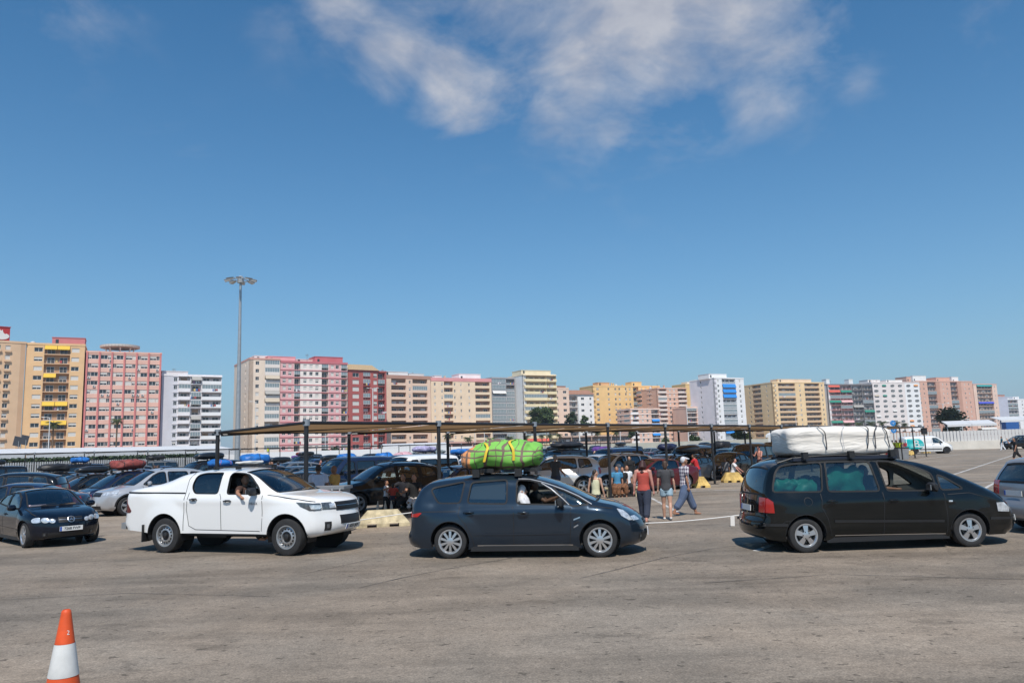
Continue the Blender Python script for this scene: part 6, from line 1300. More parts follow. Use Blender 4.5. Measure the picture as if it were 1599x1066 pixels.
def lumpy(L, W, H, seed, k=3.2, amp=.06, fr=2.6, nu=36, nv=14, sag=.0):
    vs = []; fs = []
    def se(c, e): return math.copysign(abs(c)**e, c)
    for i in range(nv+1):
        v = -pi/2+pi*i/nv
        for j in range(nu):
            u = 2*pi*j/nu; p = Vector((se(cos(v), 2/k)*se(cos(u), 2/k)*L/2, se(cos(v), 2/k)*se(sin(u), 2/k)*W/2, se(sin(v), 2/k)*H/2+H/2))
            q = p*fr+Vector((seed*3.1, seed*1.7, 0)); d = mnoise.noise(q)*.75+mnoise.noise(q*2.3)*.4+mnoise.noise(q*5.1)*.22; p += Vector((p.x*.5, p.y, p.z-H/2)).normalized()*d*amp
            if p.z < .0: p.z = p.z*.3
            vs.append(p)
    for i in range(nv):
        for j in range(nu): fs.append((i*nu+j, i*nu+(j+1) % nu, (i+1)*nu+(j+1) % nu, (i+1)*nu+j))
    return vs, fs
def strap(mb, vs_fn, x, m, r=.012, W=1, H=1, L=1, k=3.2, wd=.03, grow=1.025):
    pts = []
    for j in range(25):
        a = -.15+(pi+.3)*j/24; c, s_ = cos(a), sin(a); f = (1-abs(2*x/L)**k)**(1/k) if abs(2*x/L) < 1 else .2
        pts.append(Vector((x+.05*sin(j*.5+x*9), math.copysign(abs(c)**(2/k), c)*W/2*f*grow, math.copysign(abs(s_)**(2/k), s_)*H/2*f*grow+H/2)))
    vs = []
    for p in pts: vs += [p+Vector((-wd/2, 0, 0)), p+Vector((wd/2, 0, 0))]
    mb.add(vs, [(2*i, 2*i+1, 2*i+3, 2*i+2) for i in range(24)], m)
TARP = dict(blue=mat('blue_tarp', (.02, .15, .46), .5, var=.3), red=mat('red_woven_bundle', (.24, .05, .042), .7, var=.4, vscale=9), black=mat('black_tarp', (.018, .018, .02), .55, var=.2), white=mat('white_sheeting', (.60, .59, .56), .6, var=.08), pink=mat('pink_blanket', (.62, .38, .42), .8, var=.2, vscale=5), purple=mat('purple_bundle', (.10, .04, .20), .8, var=.5, vscale=6), lilac=mat('lilac_bags', (.36, .33, .50), .8, var=.4, vscale=7), navy=mat('navy_tarp', (.015, .02, .06), .5, var=.2), greygreen=mat('grey_green_bags', (.20, .24, .24), .7, var=.5, vscale=7))
STR = mat('dark_strap', (.03, .03, .035), .7); STP = mat('pink_strap', (.45, .12, .16), .7)
BOXM = mat('roof_box_black', (.014, .015, .017), .32, coat=.4)
_BOX = None
def roofbox_mesh(L=2.0, W=.80, H=.38):
    vs, fs = lumpy(L, W, H, 1, 3.4, 0, 1, 32, 12); vs = [Vector((p.x, p.y*(1-.18*max(0, p.x/L)), p.z*(1-.30*max(0, p.x/(L/2)-.2)))) for p in vs]
    mb = MB(); mb.add(vs, fs, BOXM); mb.bx((-L*.46, -W*.495, H*.36), (L*.42, W*.495, H*.39), DARKG); return mb.mesh('roof_box', True, 40)
def roof_of(car, yaw, loc, dx=0, dz=.06): return Vector((loc[0]+cos(yaw)*dx, loc[1]+sin(yaw)*dx, car.H+dz))
def rack(root, car, xs):
    for x in xs:
        mb = MB(); w = car.we[int(car.at_x(x))]; mb.tube([(x, -w, car.H+.03), (x, w, car.H+.03)], .02, BLK, 6)
        for sg in (-1, 1): mb.bx((x-.04, sg*w-.04, car.H-.08), (x+.04, sg*w+.04, car.H+.03), BLK)
        mb.build('roof_bar', root)
def load_box(rk, label, dx=-.3, sc=1.0, mesh=None):
    global _BOX
    root, car, yaw = rk; _BOX = _BOX or roofbox_mesh(); rack(root, car, (dx-.4, dx+.4)); o = link('roof_box', mesh or _BOX, None, roof_of(car, yaw, root.location, dx, .045), yaw); o.scale = (sc*.86, sc*.9, sc); return tag(o, label, 'roof box', 'loads tied on car roofs')
def load_bundle(rk, m, label, L=1.9, W=1.1, H=.5, dx=-.4, seed=1, straps=2, sm=None, k=3.0, name='roof_bundle'):
    root, car, yaw = rk; rack(root, car, (dx-.45, dx+.45)); r = empty(name, roof_of(car, yaw, root.location, dx, .05), yaw, label, 'roof load', 'loads tied on car roofs')
    vs, fs = lumpy(L, W, H, seed, k, .13, 2.4, 44, 18); mb = MB(); mb.add(vs, fs, m); mb.build('bundle', r, True)
    for j in range(straps):
        mb = MB(); strap(mb, None, (-.5+(j+.5)/straps)*L*.9, sm or STR, W=W, H=H, L=L, k=k, grow=1.11); mb.build('strap', r, True, fix=False)
    return r
HL = pi+.25
c1 = park('suv', 'silver', 240, 31.0, None, 'silver off-roader just behind the tail of the white pickup', 2)
c2 = park('cmax', 'navy', 194, 33.2, None, 'navy blue compact people carrier with a red woven bundle on its roof', 2); load_bundle(c2, TARP['red'], 'red woven net bundle on the navy blue people carrier', 1.35, 1.0, .42, -.15, 3, 3)
c3 = park('hatch', 'black', 140, 36.5, None, 'black hatchback with a black roof box, left of the navy people carrier', 2); load_box(c3, 'black roof box on the black hatchback left of the navy people carrier', -.1, .86)
c4 = park('hatch', 'slate', 118, 40.5, None, 'dark grey hatchback peeping out left of the hatchback with the black roof box', 1)
c5 = park('sedan', 'navy', 22, 26.3, pi+.20, 'dark navy saloon seen from the side at the left edge, behind the coupe', 2)
c6 = park('suv', 'black', 10, 31.5, pi+.25, 'black off-roader at the left edge behind the navy saloon', 1)
c8 = park('wagon', 'silver', 172, 46, None, 'silver estate car behind the red bundle, with a long dark bag on top', 1); load_bundle(c8, TARP['black'], 'long black bag on the silver estate car behind the red bundle', 1.5, .8, .38, -.3, 7, 2)
c9 = park('wagon', 'black', 82, 45, None, 'black estate car below the orange block carrying a long black bag', 1); load_bundle(c9, TARP['black'], 'long black bag on the estate car below the orange block', 1.7, .9, .42, -.1, 9, 2)
c9b = park('minibus', 'black', 108, 50, None, 'black minibus below the orange block with a blue tarp on top', 1); load_bundle(c9b, TARP['blue'], 'bright blue tarp bundle on the black minibus below the orange block', 1.1, .9, .35, -.6, 4, 1)
c11 = park('sedan', 'black', 462, 30.5, pi+.35, 'black saloon side-on behind the man in the pale shirt', 2)
c12 = park('hatch', 'slate', 452, 42, None, 'slate hatchback with its windscreen showing above the pickup bonnet', 1)
c13 = park('minibus', 'navy', 548, 36, None, 'navy minibus left behind the black off-roader', 1)
c14 = park('suv', 'black', 598, 28.3, .88839+pi-.28, 'big black off-roader in the shade behind the cream block', 2)
c15 = park('minibus', 'black', 632, 38, .88839+pi-.1, 'black minibus with dark glass behind the big black off-roader', 1)
c16 = park('wagon', 'blue', 706, 29.6, None, 'dark blue estate car left of the green bundle, behind the seated men', 2)
c18 = park('suv', 'white', 716, 50, None, 'white off-roader with a blue tarp, left of the green bundle', 1); load_bundle(c18, TARP['blue'], 'blue tarp on the white off-roader left of the green bundle', 1.5, 1.1, .35, -.3, 5, 1)
c19 = park('wagon', 'silver', 607, 47, pi+.5, 'silver estate car under a heap of blue tarp and pink blanket', 1); load_bundle(c19, TARP['blue'], 'blue tarp bundle at the front of the silver estate car', 1.1, 1.1, .50, .25, 6, 1, k=2.4); load_bundle(c19, TARP['pink'], 'pale pink blanket roll at the rear of the silver estate car', 1.2, 1.0, .50, -.95, 8, 2, STP, k=2.4)
c20 = park('minibus', 'slate', 655, 52, None, 'slate minibus loaded with lilac bags left of the pergola post', 1); load_bundle(c20, TARP['lilac'], 'lilac and white bags on the slate minibus', 1.9, 1.1, .4, -.5, 9, 1); c20b = park('wagon', 'grey', 634, 56, None, 'grey estate car with grey green bags behind the silver estate', 1); load_bundle(c20b, TARP['greygreen'], 'grey green bags on the grey estate car', 1.8, 1.0, .42, -.4, 11, 2)
c21 = park('suv', 'white', 858, 34.5, pi+.12, 'white off-roader side-on behind the man in the dark grey T-shirt', 2)
c22 = park('suv', 'white', 957, 35.6, .88839+pi-.25, 'white off-roader facing us beside the girl in the pale top', 2)
c23 = park('minibus', 'navy', 958, 45, None, 'navy minibus behind the white off-roader', 1)
c24 = park('sedan', 'maroon', 1016, 35.5, .88839+pi-.4, 'dark maroon saloon behind the woman with red hair', 1)
c25 = park('wagon', 'silver', 1034, 43, None, 'silver estate car with a pale windscreen behind the maroon saloon', 1)
c26 = park('hatch', 'grey', 1074, 42, None, 'dark grey hatchback just behind the man in the red shirt', 1); load_box(c26, 'black roof box on the dark grey hatchback behind the man in the red shirt', -.1, 1.15)
c27 = park('hatch', 'black', 1136, 45.5, None, 'black hatchback facing us left of the second front post from the black carrier', 1)
c28 = park('minibus', 'black', 1172, 49, None, 'black minibus beside the posts left of the white roof load', 1)
c29 = park('wagon', 'black', 1205, 52, None, 'black estate car with a roof box touching the white roof load in the picture', 1); load_box(c29, 'black roof box just left of the white roof load', -.1, 1.1)
c30 = park('hatch', 'white', 1128, 60, None, 'white hatchback with a bulky black bag below the white tower', 1); load_bundle(c30, TARP['black'], 'bulky black bag on the white hatchback below the white tower', 1.7, 1.0, .6, -.2, 13, 2)
c31 = park('minibus', 'black', 880, 46, None, 'black minibus with a long black load behind the white off-roader, right of the green bundle', 1); load_bundle(c31, TARP['black'], 'long black load on the minibus right of the green bundle', 2.6, 1.2, .35, -.5, 15, 2)
c32 = park('wagon', 'navy', 938, 56, None, 'navy estate car with a purple bundle behind the white off-roader', 1); load_bundle(c32, TARP['purple'], 'dark purple and blue bundle behind the white off-roader', 1.6, 1.1, .45, -.3, 16, 2)
c33 = park('hatch', 'teal', 988, 49, None, 'dark teal hatchback with a domed roof box behind the woman in the red top', 1); load_box(c33, 'domed black roof box behind the woman in the red top', 0, 1.2)
c34 = park('wagon', 'black', 1040, 58, None, 'black estate car with a navy tarp below the brown pink block', 1); load_bundle(c34, TARP['navy'], 'navy tarp dome on the black estate car below the brown pink block', 1.8, 1.1, .5, -.3, 18, 2)
c35 = park('wagon', 'black', 338, 40, None, 'black estate car with a crumpled blue bundle behind the pickup cab', 1); load_bundle(c35, TARP['blue'], 'crumpled blue plastic bundle with a pink strap above the rear of the pickup cab', 1.15, 1.0, .40, -.2, 21, 2, STP)
c36 = park('cmax', 'slate', 392, 41, None, 'slate people carrier with a large blue bundle above the pickup roof bars', 1); load_bundle(c36, TARP['blue'], 'large bright blue bundle with a white tray above the pickup roof', 1.55, 1.1, .52, -.2, 22, 1); r_ = load_bundle(c36, TARP['white'], 'white sheet wrapped tray under the large blue bundle', 1.45, .7, .20, -.1, 23, 0); r_.location.y -= .55; r_.location.z -= .02
# the rest of the lanes, car after car
kinds = ['hatch', 'cmax', 'wagon', 'sedan', 'suv', 'minibus', 'people', 'hatch', 'wagon', 'cmax']; cols = ['black', 'navy', 'slate', 'grey', 'black', 'silver', 'navy', 'white', 'blue', 'teal', 'black', 'maroon', 'grey']
rr = random.Random(42); FILL = []
KEEP = {8, 10, 11, 28, 29, 56, 58, 72, 74, 78, 81, 98, 103, 104, 122, 124, 126, 127, 138, 139, 144, 160, 162, 167, 168, 170, 171, 183, 190, 204, 205, 206, 209, 212, 215, 228, 229, 232, 248, 277, 291, 296, 298, 300, 318, 338, 341, 363, 382, 383, 384, 385, 387}
def fill():
    k = 0
    for i in range(18):
        n = 5.6+i*3.15
        for j in range(-3, 19):
            p = lane(j*5.5+rr.uniform(-.4, .4)+(i % 3)*1.3, n+rr.uniform(-.15, .15)); kk, cc, q, q2 = rr.choice(kinds), rr.choice(cols), rr.random(), rr.random(); k += 1
            if p.y < 33 or p.y > 98: continue
            d = p-Vector((0, 0, CAMH)); z = d.dot(_f); px = 799.5+FPX*d.dot(_r)/z
            if px < -25 or px > 1215 or any(hypot(p.x-x, p.y-y) < 4.6 and abs((Vector((p.x-x, p.y-y, 0))).dot(NN)) < 2.0 for x, y in PARKED): continue
            if q2 < .06: continue
            if p.y > 60 and q2 < .35: continue
            FILL.append((k, kk, cc, px, p.y, q))
    for k, kk, cc, px, Y, q in FILL:
        if KEEP is not None and k not in KEEP: continue
        c = park(kk, cc, px, Y, None, None, 0, 'parked cars', .04); un = under(px)
        q_ = None
        if q < .16: q_ = load_box(c, f'black roof box on a {cc} {KN[kk]}, {rowname(Y)} rows, {un}', -.1, rr.uniform(1, 1.15))
        elif q < .30:
            tn = rr.choice(['black', 'navy', 'blue', 'black', 'greygreen', 'purple', 'red', 'white']); q_ = load_bundle(c, TARP[tn], f'{tn} load on a {cc} {KN[kk]}, {rowname(Y)} rows, {un}', rr.uniform(1.3, 2.1), 1.1, rr.uniform(.3, .5), -.3, k, 2)
fill()
# van with the teal emblem, black car and others on the right
vb = empty('delivery_van', (0, 0, 0)); bpy.data.objects.remove(vb)
p1, p2 = G(1424, 705), G(1470.5, 702.5)
rv = place_car(van, 'delivery_van', (at(1445, 690, 88).x, 88), radians(-3), COL['white'], 'white delivery van with a teal patch and a white letter B, by the slatted wall', 'van', None, detail=2); rv.scale = (1.14, 1.14, 1.05)
TEAL = mat('teal_print', (.01, .36, .36), .4); x0 = van.x0+.08
mb = MB(); pl = [(x0, 1.62), (x0, .55), (-1.1, .55)]+[(-1.1+.55*cos(a), 1.085+.535*sin(a)) for a in [(-pi/2+pi*k/14) for k in range(15)]]
van.side_patch([(min(x, .2), z) for x, z in pl], TEAL, .006, .12, (-1,), mb); mb.build('teal_panel', rv, True)
t = text_mesh('B', 1.05, WF, .004); t.transform(Matrix.Translation((-1.32, -van.w-.03, 1.09)) @ Matrix.Rotation(radians(90+3), 4, 'X')); link('letter_emblem', t, rv)
rb = place_car(suv, 'parked_car', (at(1590, 690, 99).x, 99), pi+.08, COL['black'], 'black off-roader by the white wall at the right edge', 'car', 'parked cars', detail=2)

# ------------------------------------------------------------------ loads on the two front cars
def plaid_mat():
    m = bpy.data.materials.new('green_plaid_cloth'); m.use_nodes = True; t = m.node_tree; b = t.nodes['Principled BSDF']; b.inputs['Roughness'].default_value = .7
    tcn = N(t, 'ShaderNodeTexCoord'); sp = N(t, 'ShaderNodeSeparateXYZ'); nz = N(t, 'ShaderNodeTexNoise'); nz.inputs['Scale'].default_value = 1.6; nz.inputs['Detail'].default_value = 2; ln(t, tcn.outputs['Object'], nz.inputs['Vector'])
    va = N(t, 'ShaderNodeVectorMath', operation='MULTIPLY_ADD'); ln(t, nz.outputs['Color'], va.inputs[0]); va.inputs[1].default_value = (.42, .2, .26); ln(t, tcn.outputs['Object'], va.inputs[2]); ln(t, va.outputs[0], sp.inputs[0])
    def M(op, a, b_):
        n = N(t, 'ShaderNodeMath', operation=op)
        for i, v in enumerate((a, b_)):
            if isinstance(v, (int, float)): n.inputs[i].default_value = v
            else: ln(t, v, n.inputs[i])
        return n.outputs[0]
    def band(src, period, width, off=0): return M('LESS_THAN', M('FRACT', M('ADD', M('DIVIDE', src, period), off), 0), width)
    xz = M('ADD', sp.outputs['X'], M('MULTIPLY', sp.outputs['Z'], -.12))
    s1 = M('MAXIMUM', band(xz, .40, .14, .3), band(xz, .40, .05, .68)); s2 = M('MAXIMUM', band(sp.outputs['Z'], .34, .11, .55), band(sp.outputs['Z'], .34, .08, .86)); st = M('MAXIMUM', s1, s2)
    mx = N(t, 'ShaderNodeMix', data_type='RGBA'); ln(t, st, mx.inputs[0]); gc = N(t, 'ShaderNodeMix', data_type='RGBA'); gc.inputs[6].default_value = (.20, .50, .085, 1); gc.inputs[7].default_value = (.70, .30, .12, 1); ln(t, M('LESS_THAN', xz, -.38), gc.inputs[0]); ln(t, gc.outputs[2], mx.inputs[6]); mx.inputs[7].default_value = (.17, .115, .09, 1)
    ln(t, mx.outputs[2], b.inputs['Base Color']); return m
Yb = c_smax.y+.05
pl_, pr_ = at(721, 712, Yb), at(846, 712, Yb); zt, zb = at(785, 688.5, Yb).z, at(785, 733, Yb).z
bl = empty('plaid_bundle', ((pl_.x+pr_.x)/2, Yb, zb), y_smax, 'green plaid blanket bundle with yellow straps on the blue grey car', 'roof load'); L, H = (pr_.x-pl_.x)*1.0, zt-zb
vs, fs = lumpy(L, 1.15, H, 2, 3.3, .13, 2.6, 72, 30); vs = [Vector((p.x, p.y, p.z*(1-.30*max(0, -p.x/(L/2)-.15)**1.2)+(.02 if p.x < 0 else 0))) for p in vs]; mb = MB(); mb.add(vs, fs, plaid_mat()); mb.build('blanket', bl, True)
YST = mat('yellow_strap', (.72, .50, .03), .6)
for x in (-.28, .36): mb = MB(); strap(mb, None, x*L/2, YST, W=1.15, H=H*(.93 if x < 0 else 1), L=L, k=3.3, wd=.05, grow=1.10); mb.build('strap', bl, True, fix=False)
def local_rack(root, car, xs, z0, yaw):
    for x in xs:
        mb = MB(); w = .62; mb.tube([(x, -w, car.H+.08), (x, w, car.H+.08)], .022, BLK, 6)
        for sg in (-1, 1): mb.bx((x-.07, sg*w-.05, car.H-.05), (x+.07, sg*w+.05, car.H+.10), BLK)
        mb.build('roof_bar', root)
local_rack(r_smax, smax, (-.95, -.1), 0, 0)
for x in (-.95, -.75, -.3, .1): 
    mb = MB(); mb.bx((x-.12, -.45, smax.H+.03), (x+.12, .45, smax.H+.11), BLK); mb.build('rack_tray', r_smax)
Yb = c_shar.y+.05; pl_, pr_ = at(1208, 690, Yb), at(1385, 690, Yb); zt, zb = at(1300, 665.5, Yb).z, at(1300, 711, Yb).z
wl = empty('wrapped_load', ((pl_.x+pr_.x)/2, Yb, zb), y_shar, 'long white fabric wrapped load strapped on the black people carrier', 'roof load'); L, H = (pr_.x-pl_.x)*.93, zt-zb
def wrap_mat():
    m = mat('white_wrap', (.74, .70, .64), .75); t = m.node_tree; b = t.nodes['Principled BSDF']; tcn = N(t, 'ShaderNodeTexCoord'); mp = N(t, 'ShaderNodeMapping'); mp.inputs['Scale'].default_value = (.5, 1, 3.2); mp.inputs['Rotation'].default_value = (0, .12, 0); ln(t, tcn.outputs['Object'], mp.inputs[0])
    n = N(t, 'ShaderNodeTexNoise'); n.inputs['Scale'].default_value = 2.2; n.inputs['Detail'].default_value = 5; n.inputs['Distortion'].default_value = 1.2; ln(t, mp.outputs[0], n.inputs['Vector']); bn = N(t, 'ShaderNodeBump'); bn.inputs['Strength'].default_value = .8; bn.inputs['Distance'].default_value = .05; ln(t, n.outputs[0], bn.inputs['Height']); ln(t, bn.outputs[0], b.inputs['Normal']); return m
vs, fs = lumpy(L, 1.25, H, 5, 6.0, .05, 2.2, 84, 34)
def pinch(p):
    k = 1-.12*math.exp(-((p.z-H*.52)/.035)**2); return Vector((p.x, p.y*k, p.z-.012*(1+sin(p.x*2.3)) * (p.z/H)))
mb = MB(); mb.add([pinch(p) for p in vs], fs, wrap_mat()); mb.build('wrapped_bale', wl, True)
for x in (-.40, .0, .40, .60, .80): mb = MB(); strap(mb, None, x*L/2, STR if x else mat('grey_cord', (.45, .45, .46), .7), W=1.25, H=H, L=L, k=6.0, wd=.024 if x else .014, grow=1.06); mb.build('strap', wl, True, fix=False)
cx_ = wl.location.x-c_shar.x; mb = MB(); hz_ = zb; mb.bx((cx_-L*.49, -.58, hz_-.07), (cx_+L*.47, .58, hz_-.01), mat('navy_rack_tray', (.012, .018, .035), .5)); mb.build('rack_tray', r_shar)
for x in (-1.35, -.45, .35):
    mb = MB(); mb.tube([(x, -.66, sharan.H+.07), (x, .66, sharan.H+.07)], .02, CHROME if x > 0 else BLK, 6); mb.bx((x-.05, -.70, sharan.H-.04), (x+.05, -.60, sharan.H+.09), BLK); mb.bx((x-.05, .60, sharan.H-.04), (x+.05, .70, sharan.H+.09), BLK); mb.build('roof_bar', r_shar)
# green bags heaped inside the black carrier, papers behind windscreens
GB = mat('green_plastic_sheet', (.03, .34, .24), .45, var=.35, vscale=5)
def inside(name, pts, m, label, cat):
    r = empty(name, (c_shar.x, c_shar.y, 0), y_shar, label, cat); 
    for i, (x, y, z, L_, W_, H_) in enumerate(pts):
        vs, fs = lumpy(L_, W_, H_, i+3, 2.6, .13, 5, 36, 18); mb = MB(); mb.add([v+Vector((x, y, z)) for v in vs], fs, m); mb.build('bag' if name == 'green_bags' else 'sheet', r, True)
    return r
inside('green_bags', [(-1.78, -.40, 1.02, .50, .45, .30), (-1.35, -.42, 1.02, .48, .45, .34), (-1.6, .1, .95, .7, .6, .35)], GB, 'green plastic bags heaped in the boot of the black people carrier', 'bags')
inside('green_sheet', [(-.55, -.48, .95, .85, .14, .60)], GB, 'green sheeting hung behind the sliding window of the black people carrier', 'sheet')
PINK = mat('pink_paper', (.75, .52, .56), .7); ORP = mat('orange_paper', (.75, .36, .12), .7); WHP = mat('white_paper', (.74, .73, .70), .7)
def paper(car, root, x_off, u, m, label, w=.26, h=.15):
    i = car.ws[1]-1.6; p = car.sp_pt(i, u)-car.sp_n(i, u)*.05; M = root.matrix_basis; mb = MB(); mb.bx((-.003, -w/2, -h/2), (.003, w/2, h/2), m); o = tag(mb.build('paper_sheet'), label, 'paper', 'papers behind windscreens'); o.location = M @ p; o.rotation_euler = (0, radians(-50), root.rotation_euler.z); return o
paper(coupe, r_coupe, 0, -.62, PINK, 'pink paper behind the coupe windscreen', .40, .13); paper(coupe, r_coupe, 0, .55, ORP, 'orange paper behind the coupe windscreen', .24, .12)
paper(pickup, r_pick, 0, .35, WHP, 'white paper behind the pickup windscreen', .2, .13); paper(pickup, r_pick, 0, .15, ORP, 'orange paper behind the pickup windscreen', .22, .10)
# sun blind in the family car's rear door
def sunblind():
    V = [(-1.02, 1.42), (-.36, 1.44), (-.36, 1.10), (-1.07, 1.12)]; mb = MB(); vs = [Vector((x, -(smax.W(x, z)-.07), z)) for x, z in V]; mb.add(vs+[v+Vector((0, .004, 0)) for v in vs], [(0, 1, 2, 3), (7, 6, 5, 4), (0, 4, 5, 1), (1, 5, 6, 2), (2, 6, 7, 3), (3, 7, 4, 0)], mat('mesh_blind', (.10, .10, .105), .9)); o = tag(mb.build('sun_blind'), 'grey mesh sun blind inside the rear door window of the blue grey car', 'sun blind'); o.location = (c_smax.x, c_smax.y, 0); o.rotation_euler = (0, 0, y_smax)
sunblind()
# ------------------------------------------------------------------ people
SK = dict(light=mat('skin_light', (.52, .30, .21), .55), tan=mat('skin_tan', (.36, .18, .11), .55), brown=mat('skin_brown', (.20, .095, .055), .55), pink=mat('skin_pink', (.55, .26, .20), .55))
def cl(n, c, **k): return mat('cloth_'+n, c, .85, var=k.pop('var', .08), vscale=12, **k)
def plaid_shirt():
    m = mat('cloth_plaid', (.5, .45, .48), .85); t = m.node_tree; b = t.nodes['Principled BSDF']
    tcn = N(t, 'ShaderNodeTexCoord'); sp = N(t, 'ShaderNodeSeparateXYZ'); ln(t, tcn.outputs['Object'], sp.inputs[0])
    def M(op, a, b_):
        n = N(t, 'ShaderNodeMath', operation=op)
        for i, v in enumerate((a, b_)):
            if isinstance(v, (int, float)): n.inputs[i].default_value = v
            else: ln(t, v, n.inputs[i])
        return n.outputs[0]
    def band(src, p, wd): return M('LESS_THAN', M('FRACT', M('DIVIDE', src, p), 0), wd)
    xy = M('ADD', sp.outputs['X'], sp.outputs['Y']); d = M('MULTIPLY', M('ADD', band(xy, .10, .45), band(sp.outputs['Z'], .10, .45)), .5); mx = N(t, 'ShaderNodeMix', data_type='RGBA'); ln(t, d, mx.inputs[0]); mx.inputs[6].default_value = (.66, .62, .64, 1); mx.inputs[7].default_value = (.06, .04, .09, 1); ln(t, mx.outputs[2], b.inputs['Base Color']); return m
def remesh(mb, name, vox, smooth=4, m=None):
    me = mb.mesh(name, False, None, False); ob = bpy.data.objects.new('tmp', me)
    r = ob.modifiers.new('r', 'REMESH'); r.mode = 'VOXEL'; r.voxel_size = vox; r.use_smooth_shade = True
    s = ob.modifiers.new('s', 'SMOOTH'); s.iterations = smooth; s.factor = .5
    out = evaluated(ob); bpy.data.meshes.remove(me); out.name = name
    out.materials.clear(); out.materials.append(m); out.polygons.foreach_set('use_smooth', [True]*len(out.polygons)); return out
def limb(mb, pts, rs, n=10):
    # round capsule chain
    pts = [Vector(p) for p in pts]; a, b = (pts[0]-pts[1]).normalized(), (pts[-1]-pts[-2]).normalized()
    P = [pts[0]+a*rs[0]*.8]+pts+[pts[-1]+b*rs[-1]*.8]; R = [rs[0]*.45]+list(rs)+[rs[-1]*.45]; mb.tube(P, R, None, n)
def rings(mb, R, n=18):
    vs = []; fs = []
    for c, rx, ry, ax in R:
        for k in range(n): a = 2*pi*k/n; vs.append(Vector(c)+Vector((ax[0].x*rx*cos(a)+ax[1].x*ry*sin(a), ax[0].y*rx*cos(a)+ax[1].y*ry*sin(a), ax[0].z*rx*cos(a)+ax[1].z*ry*sin(a))))
    for i in range(len(R)-1):
        for k in range(n): fs.append((i*n+k, i*n+(k+1) % n, (i+1)*n+(k+1) % n, (i+1)*n+k))
    fs.append(tuple(range(n-1, -1, -1))); fs.append(tuple(range((len(R)-1)*n, len(R)*n))); mb.add(vs, fs, None)
def ball(mb, c, rx, ry, rz, n=14): mb.lathe([(max(.001, sin(pi*i/10)), -cos(pi*i/10)) for i in range(11)], None, n, Matrix.Translation(c) @ Matrix.Diagonal((rx, ry, rz, 1)))
def person(label, loc, face, h=1.72, skin='tan', legs=((8, 5), (-8, 8)), arms=((-8, 8, 15), (10, 8, 15)), lean=0, top=('tee', None), bottom=('trousers', None), hair=('short', (.02, .015, .012)), shoe=(.05, .05, .05), seat=None, build=1.0, head=(0, 0), near=False, arm_pts=None, extra=None, group=None, sleeves=None, z0=0.0, cat='person', w=1.0):
    """joint skeleton -> closed tubes -> voxel remesh: one continuous body; clothing and hair are children"""
    S = h; X = Vector((1, 0, 0)); vox = (.0105 if loc[1] < 25 else .0135) if near else .018
    hipz = (seat if seat is not None else None); torso_ax = (X, Vector((0, cos(radians(lean)), -sin(radians(lean))))); up = Vector((0, sin(radians(lean)), cos(radians(lean))))
    thigh, shin, foot = .238*S, .235*S, .045*S
    def legpts(sg, a, k):
        a, k = radians(a), radians(k); H = Vector((sg*.050*S*w, 0, 0)); K = H+Vector((sg*.006*S, sin(a)*thigh, -cos(a)*thigh)); A = K+Vector((0, sin(a-k)*shin, -cos(a-k)*shin)); return H, K, A, a-k
    L = [legpts(sg, *p) for sg, p in zip((-1, 1), legs)]
    low = min(p[2].z for p in L)-foot; pz = -low if hipz is None else hipz; PV = Vector((0, 0, pz)); base = PV
    def T(z): return base+up*((z-.49)*S)
    sh = [T(.805)+X*sg*.105*S*w for sg in (-1, 1)]
    A_ = []
    for i, sg in enumerate((-1, 1)):
        if arm_pts and arm_pts[i]: e, wr = [Vector(q) for q in arm_pts[i]]
        else:
            p, ab, el = [radians(q) for q in arms[i]]; d = Vector((sg*sin(ab), sin(p)*cos(ab), -cos(p)*cos(ab))); e = sh[i]+d*.170*S; d2 = Vector((sg*sin(ab)*.5, sin(p+el)*cos(ab), -cos(p+el)*cos(ab))).normalized(); wr = e+d2*.148*S
        A_.append((sh[i], e, wr))
    b = build
    prof = [(.455, .082, .066), (.49, .092, .072), (.53, .090, .070), (.60, .076, .058), (.67, .081, .062), (.74, .096, .068), (.79, .094, .060), (.815, .070, .050), (.832, .034, .034)]
    body = MB(); rings(body, [(T(z), rx*S*w*b, ry*S*b, torso_ax) for z, rx, ry in prof])
    hd = T(.915)+Vector((0, .012*S, 0)); yaw_h = radians(head[0]); hv = Vector((sin(-yaw_h), cos(yaw_h), -sin(radians(head[1])))).normalized(); hs = 1.0 if h > 1.4 else 1.0+.25*(1.4-h)
    hu = .068*S*hs
    limb(body, [T(.81), T(.86), hd-Vector((0, 0, .03*S))], [.036*S, .030*S, .033*S])
    ball(body, hd, .044*S*hs, .054*S*hs, hu); ball(body, hd+hv*.018*S-Vector((0, 0, .030*S)), .034*S*hs, .036*S*hs, .036*S*hs)
    limb(body, [hd+hv*.046*S*hs+Vector((0, 0, .006*S)), hd+hv*.060*S*hs-Vector((0, 0, .012*S))], [.006*S, .010*S])
    for sg in (-1, 1): ball(body, hd+hv.cross(Vector((0, 0, 1))).normalized()*sg*.044*S*hs-Vector((0, 0, .006*S)), .010*S, .014*S, .020*S, 8)
    for (H, K, A, sa), sg in zip(L, (-1, 1)):
        H, K, A = H+PV, K+PV, A+PV; m_ = K.lerp(A, .35)-Vector((0, cos(sa), sin(sa)))*.010*S; limb(body, [H, H.lerp(K, .5), K, m_, A], [.060*S*b, .052*S*b, .035*S*b, .035*S*b, .022*S])
        limb(body, [A-Vector((0, .012*S, .02*S)), A+Vector((0, .05*S, -.028*S)), A+Vector((0, .085*S, -.034*S))], [.022*S, .020*S, .014*S])
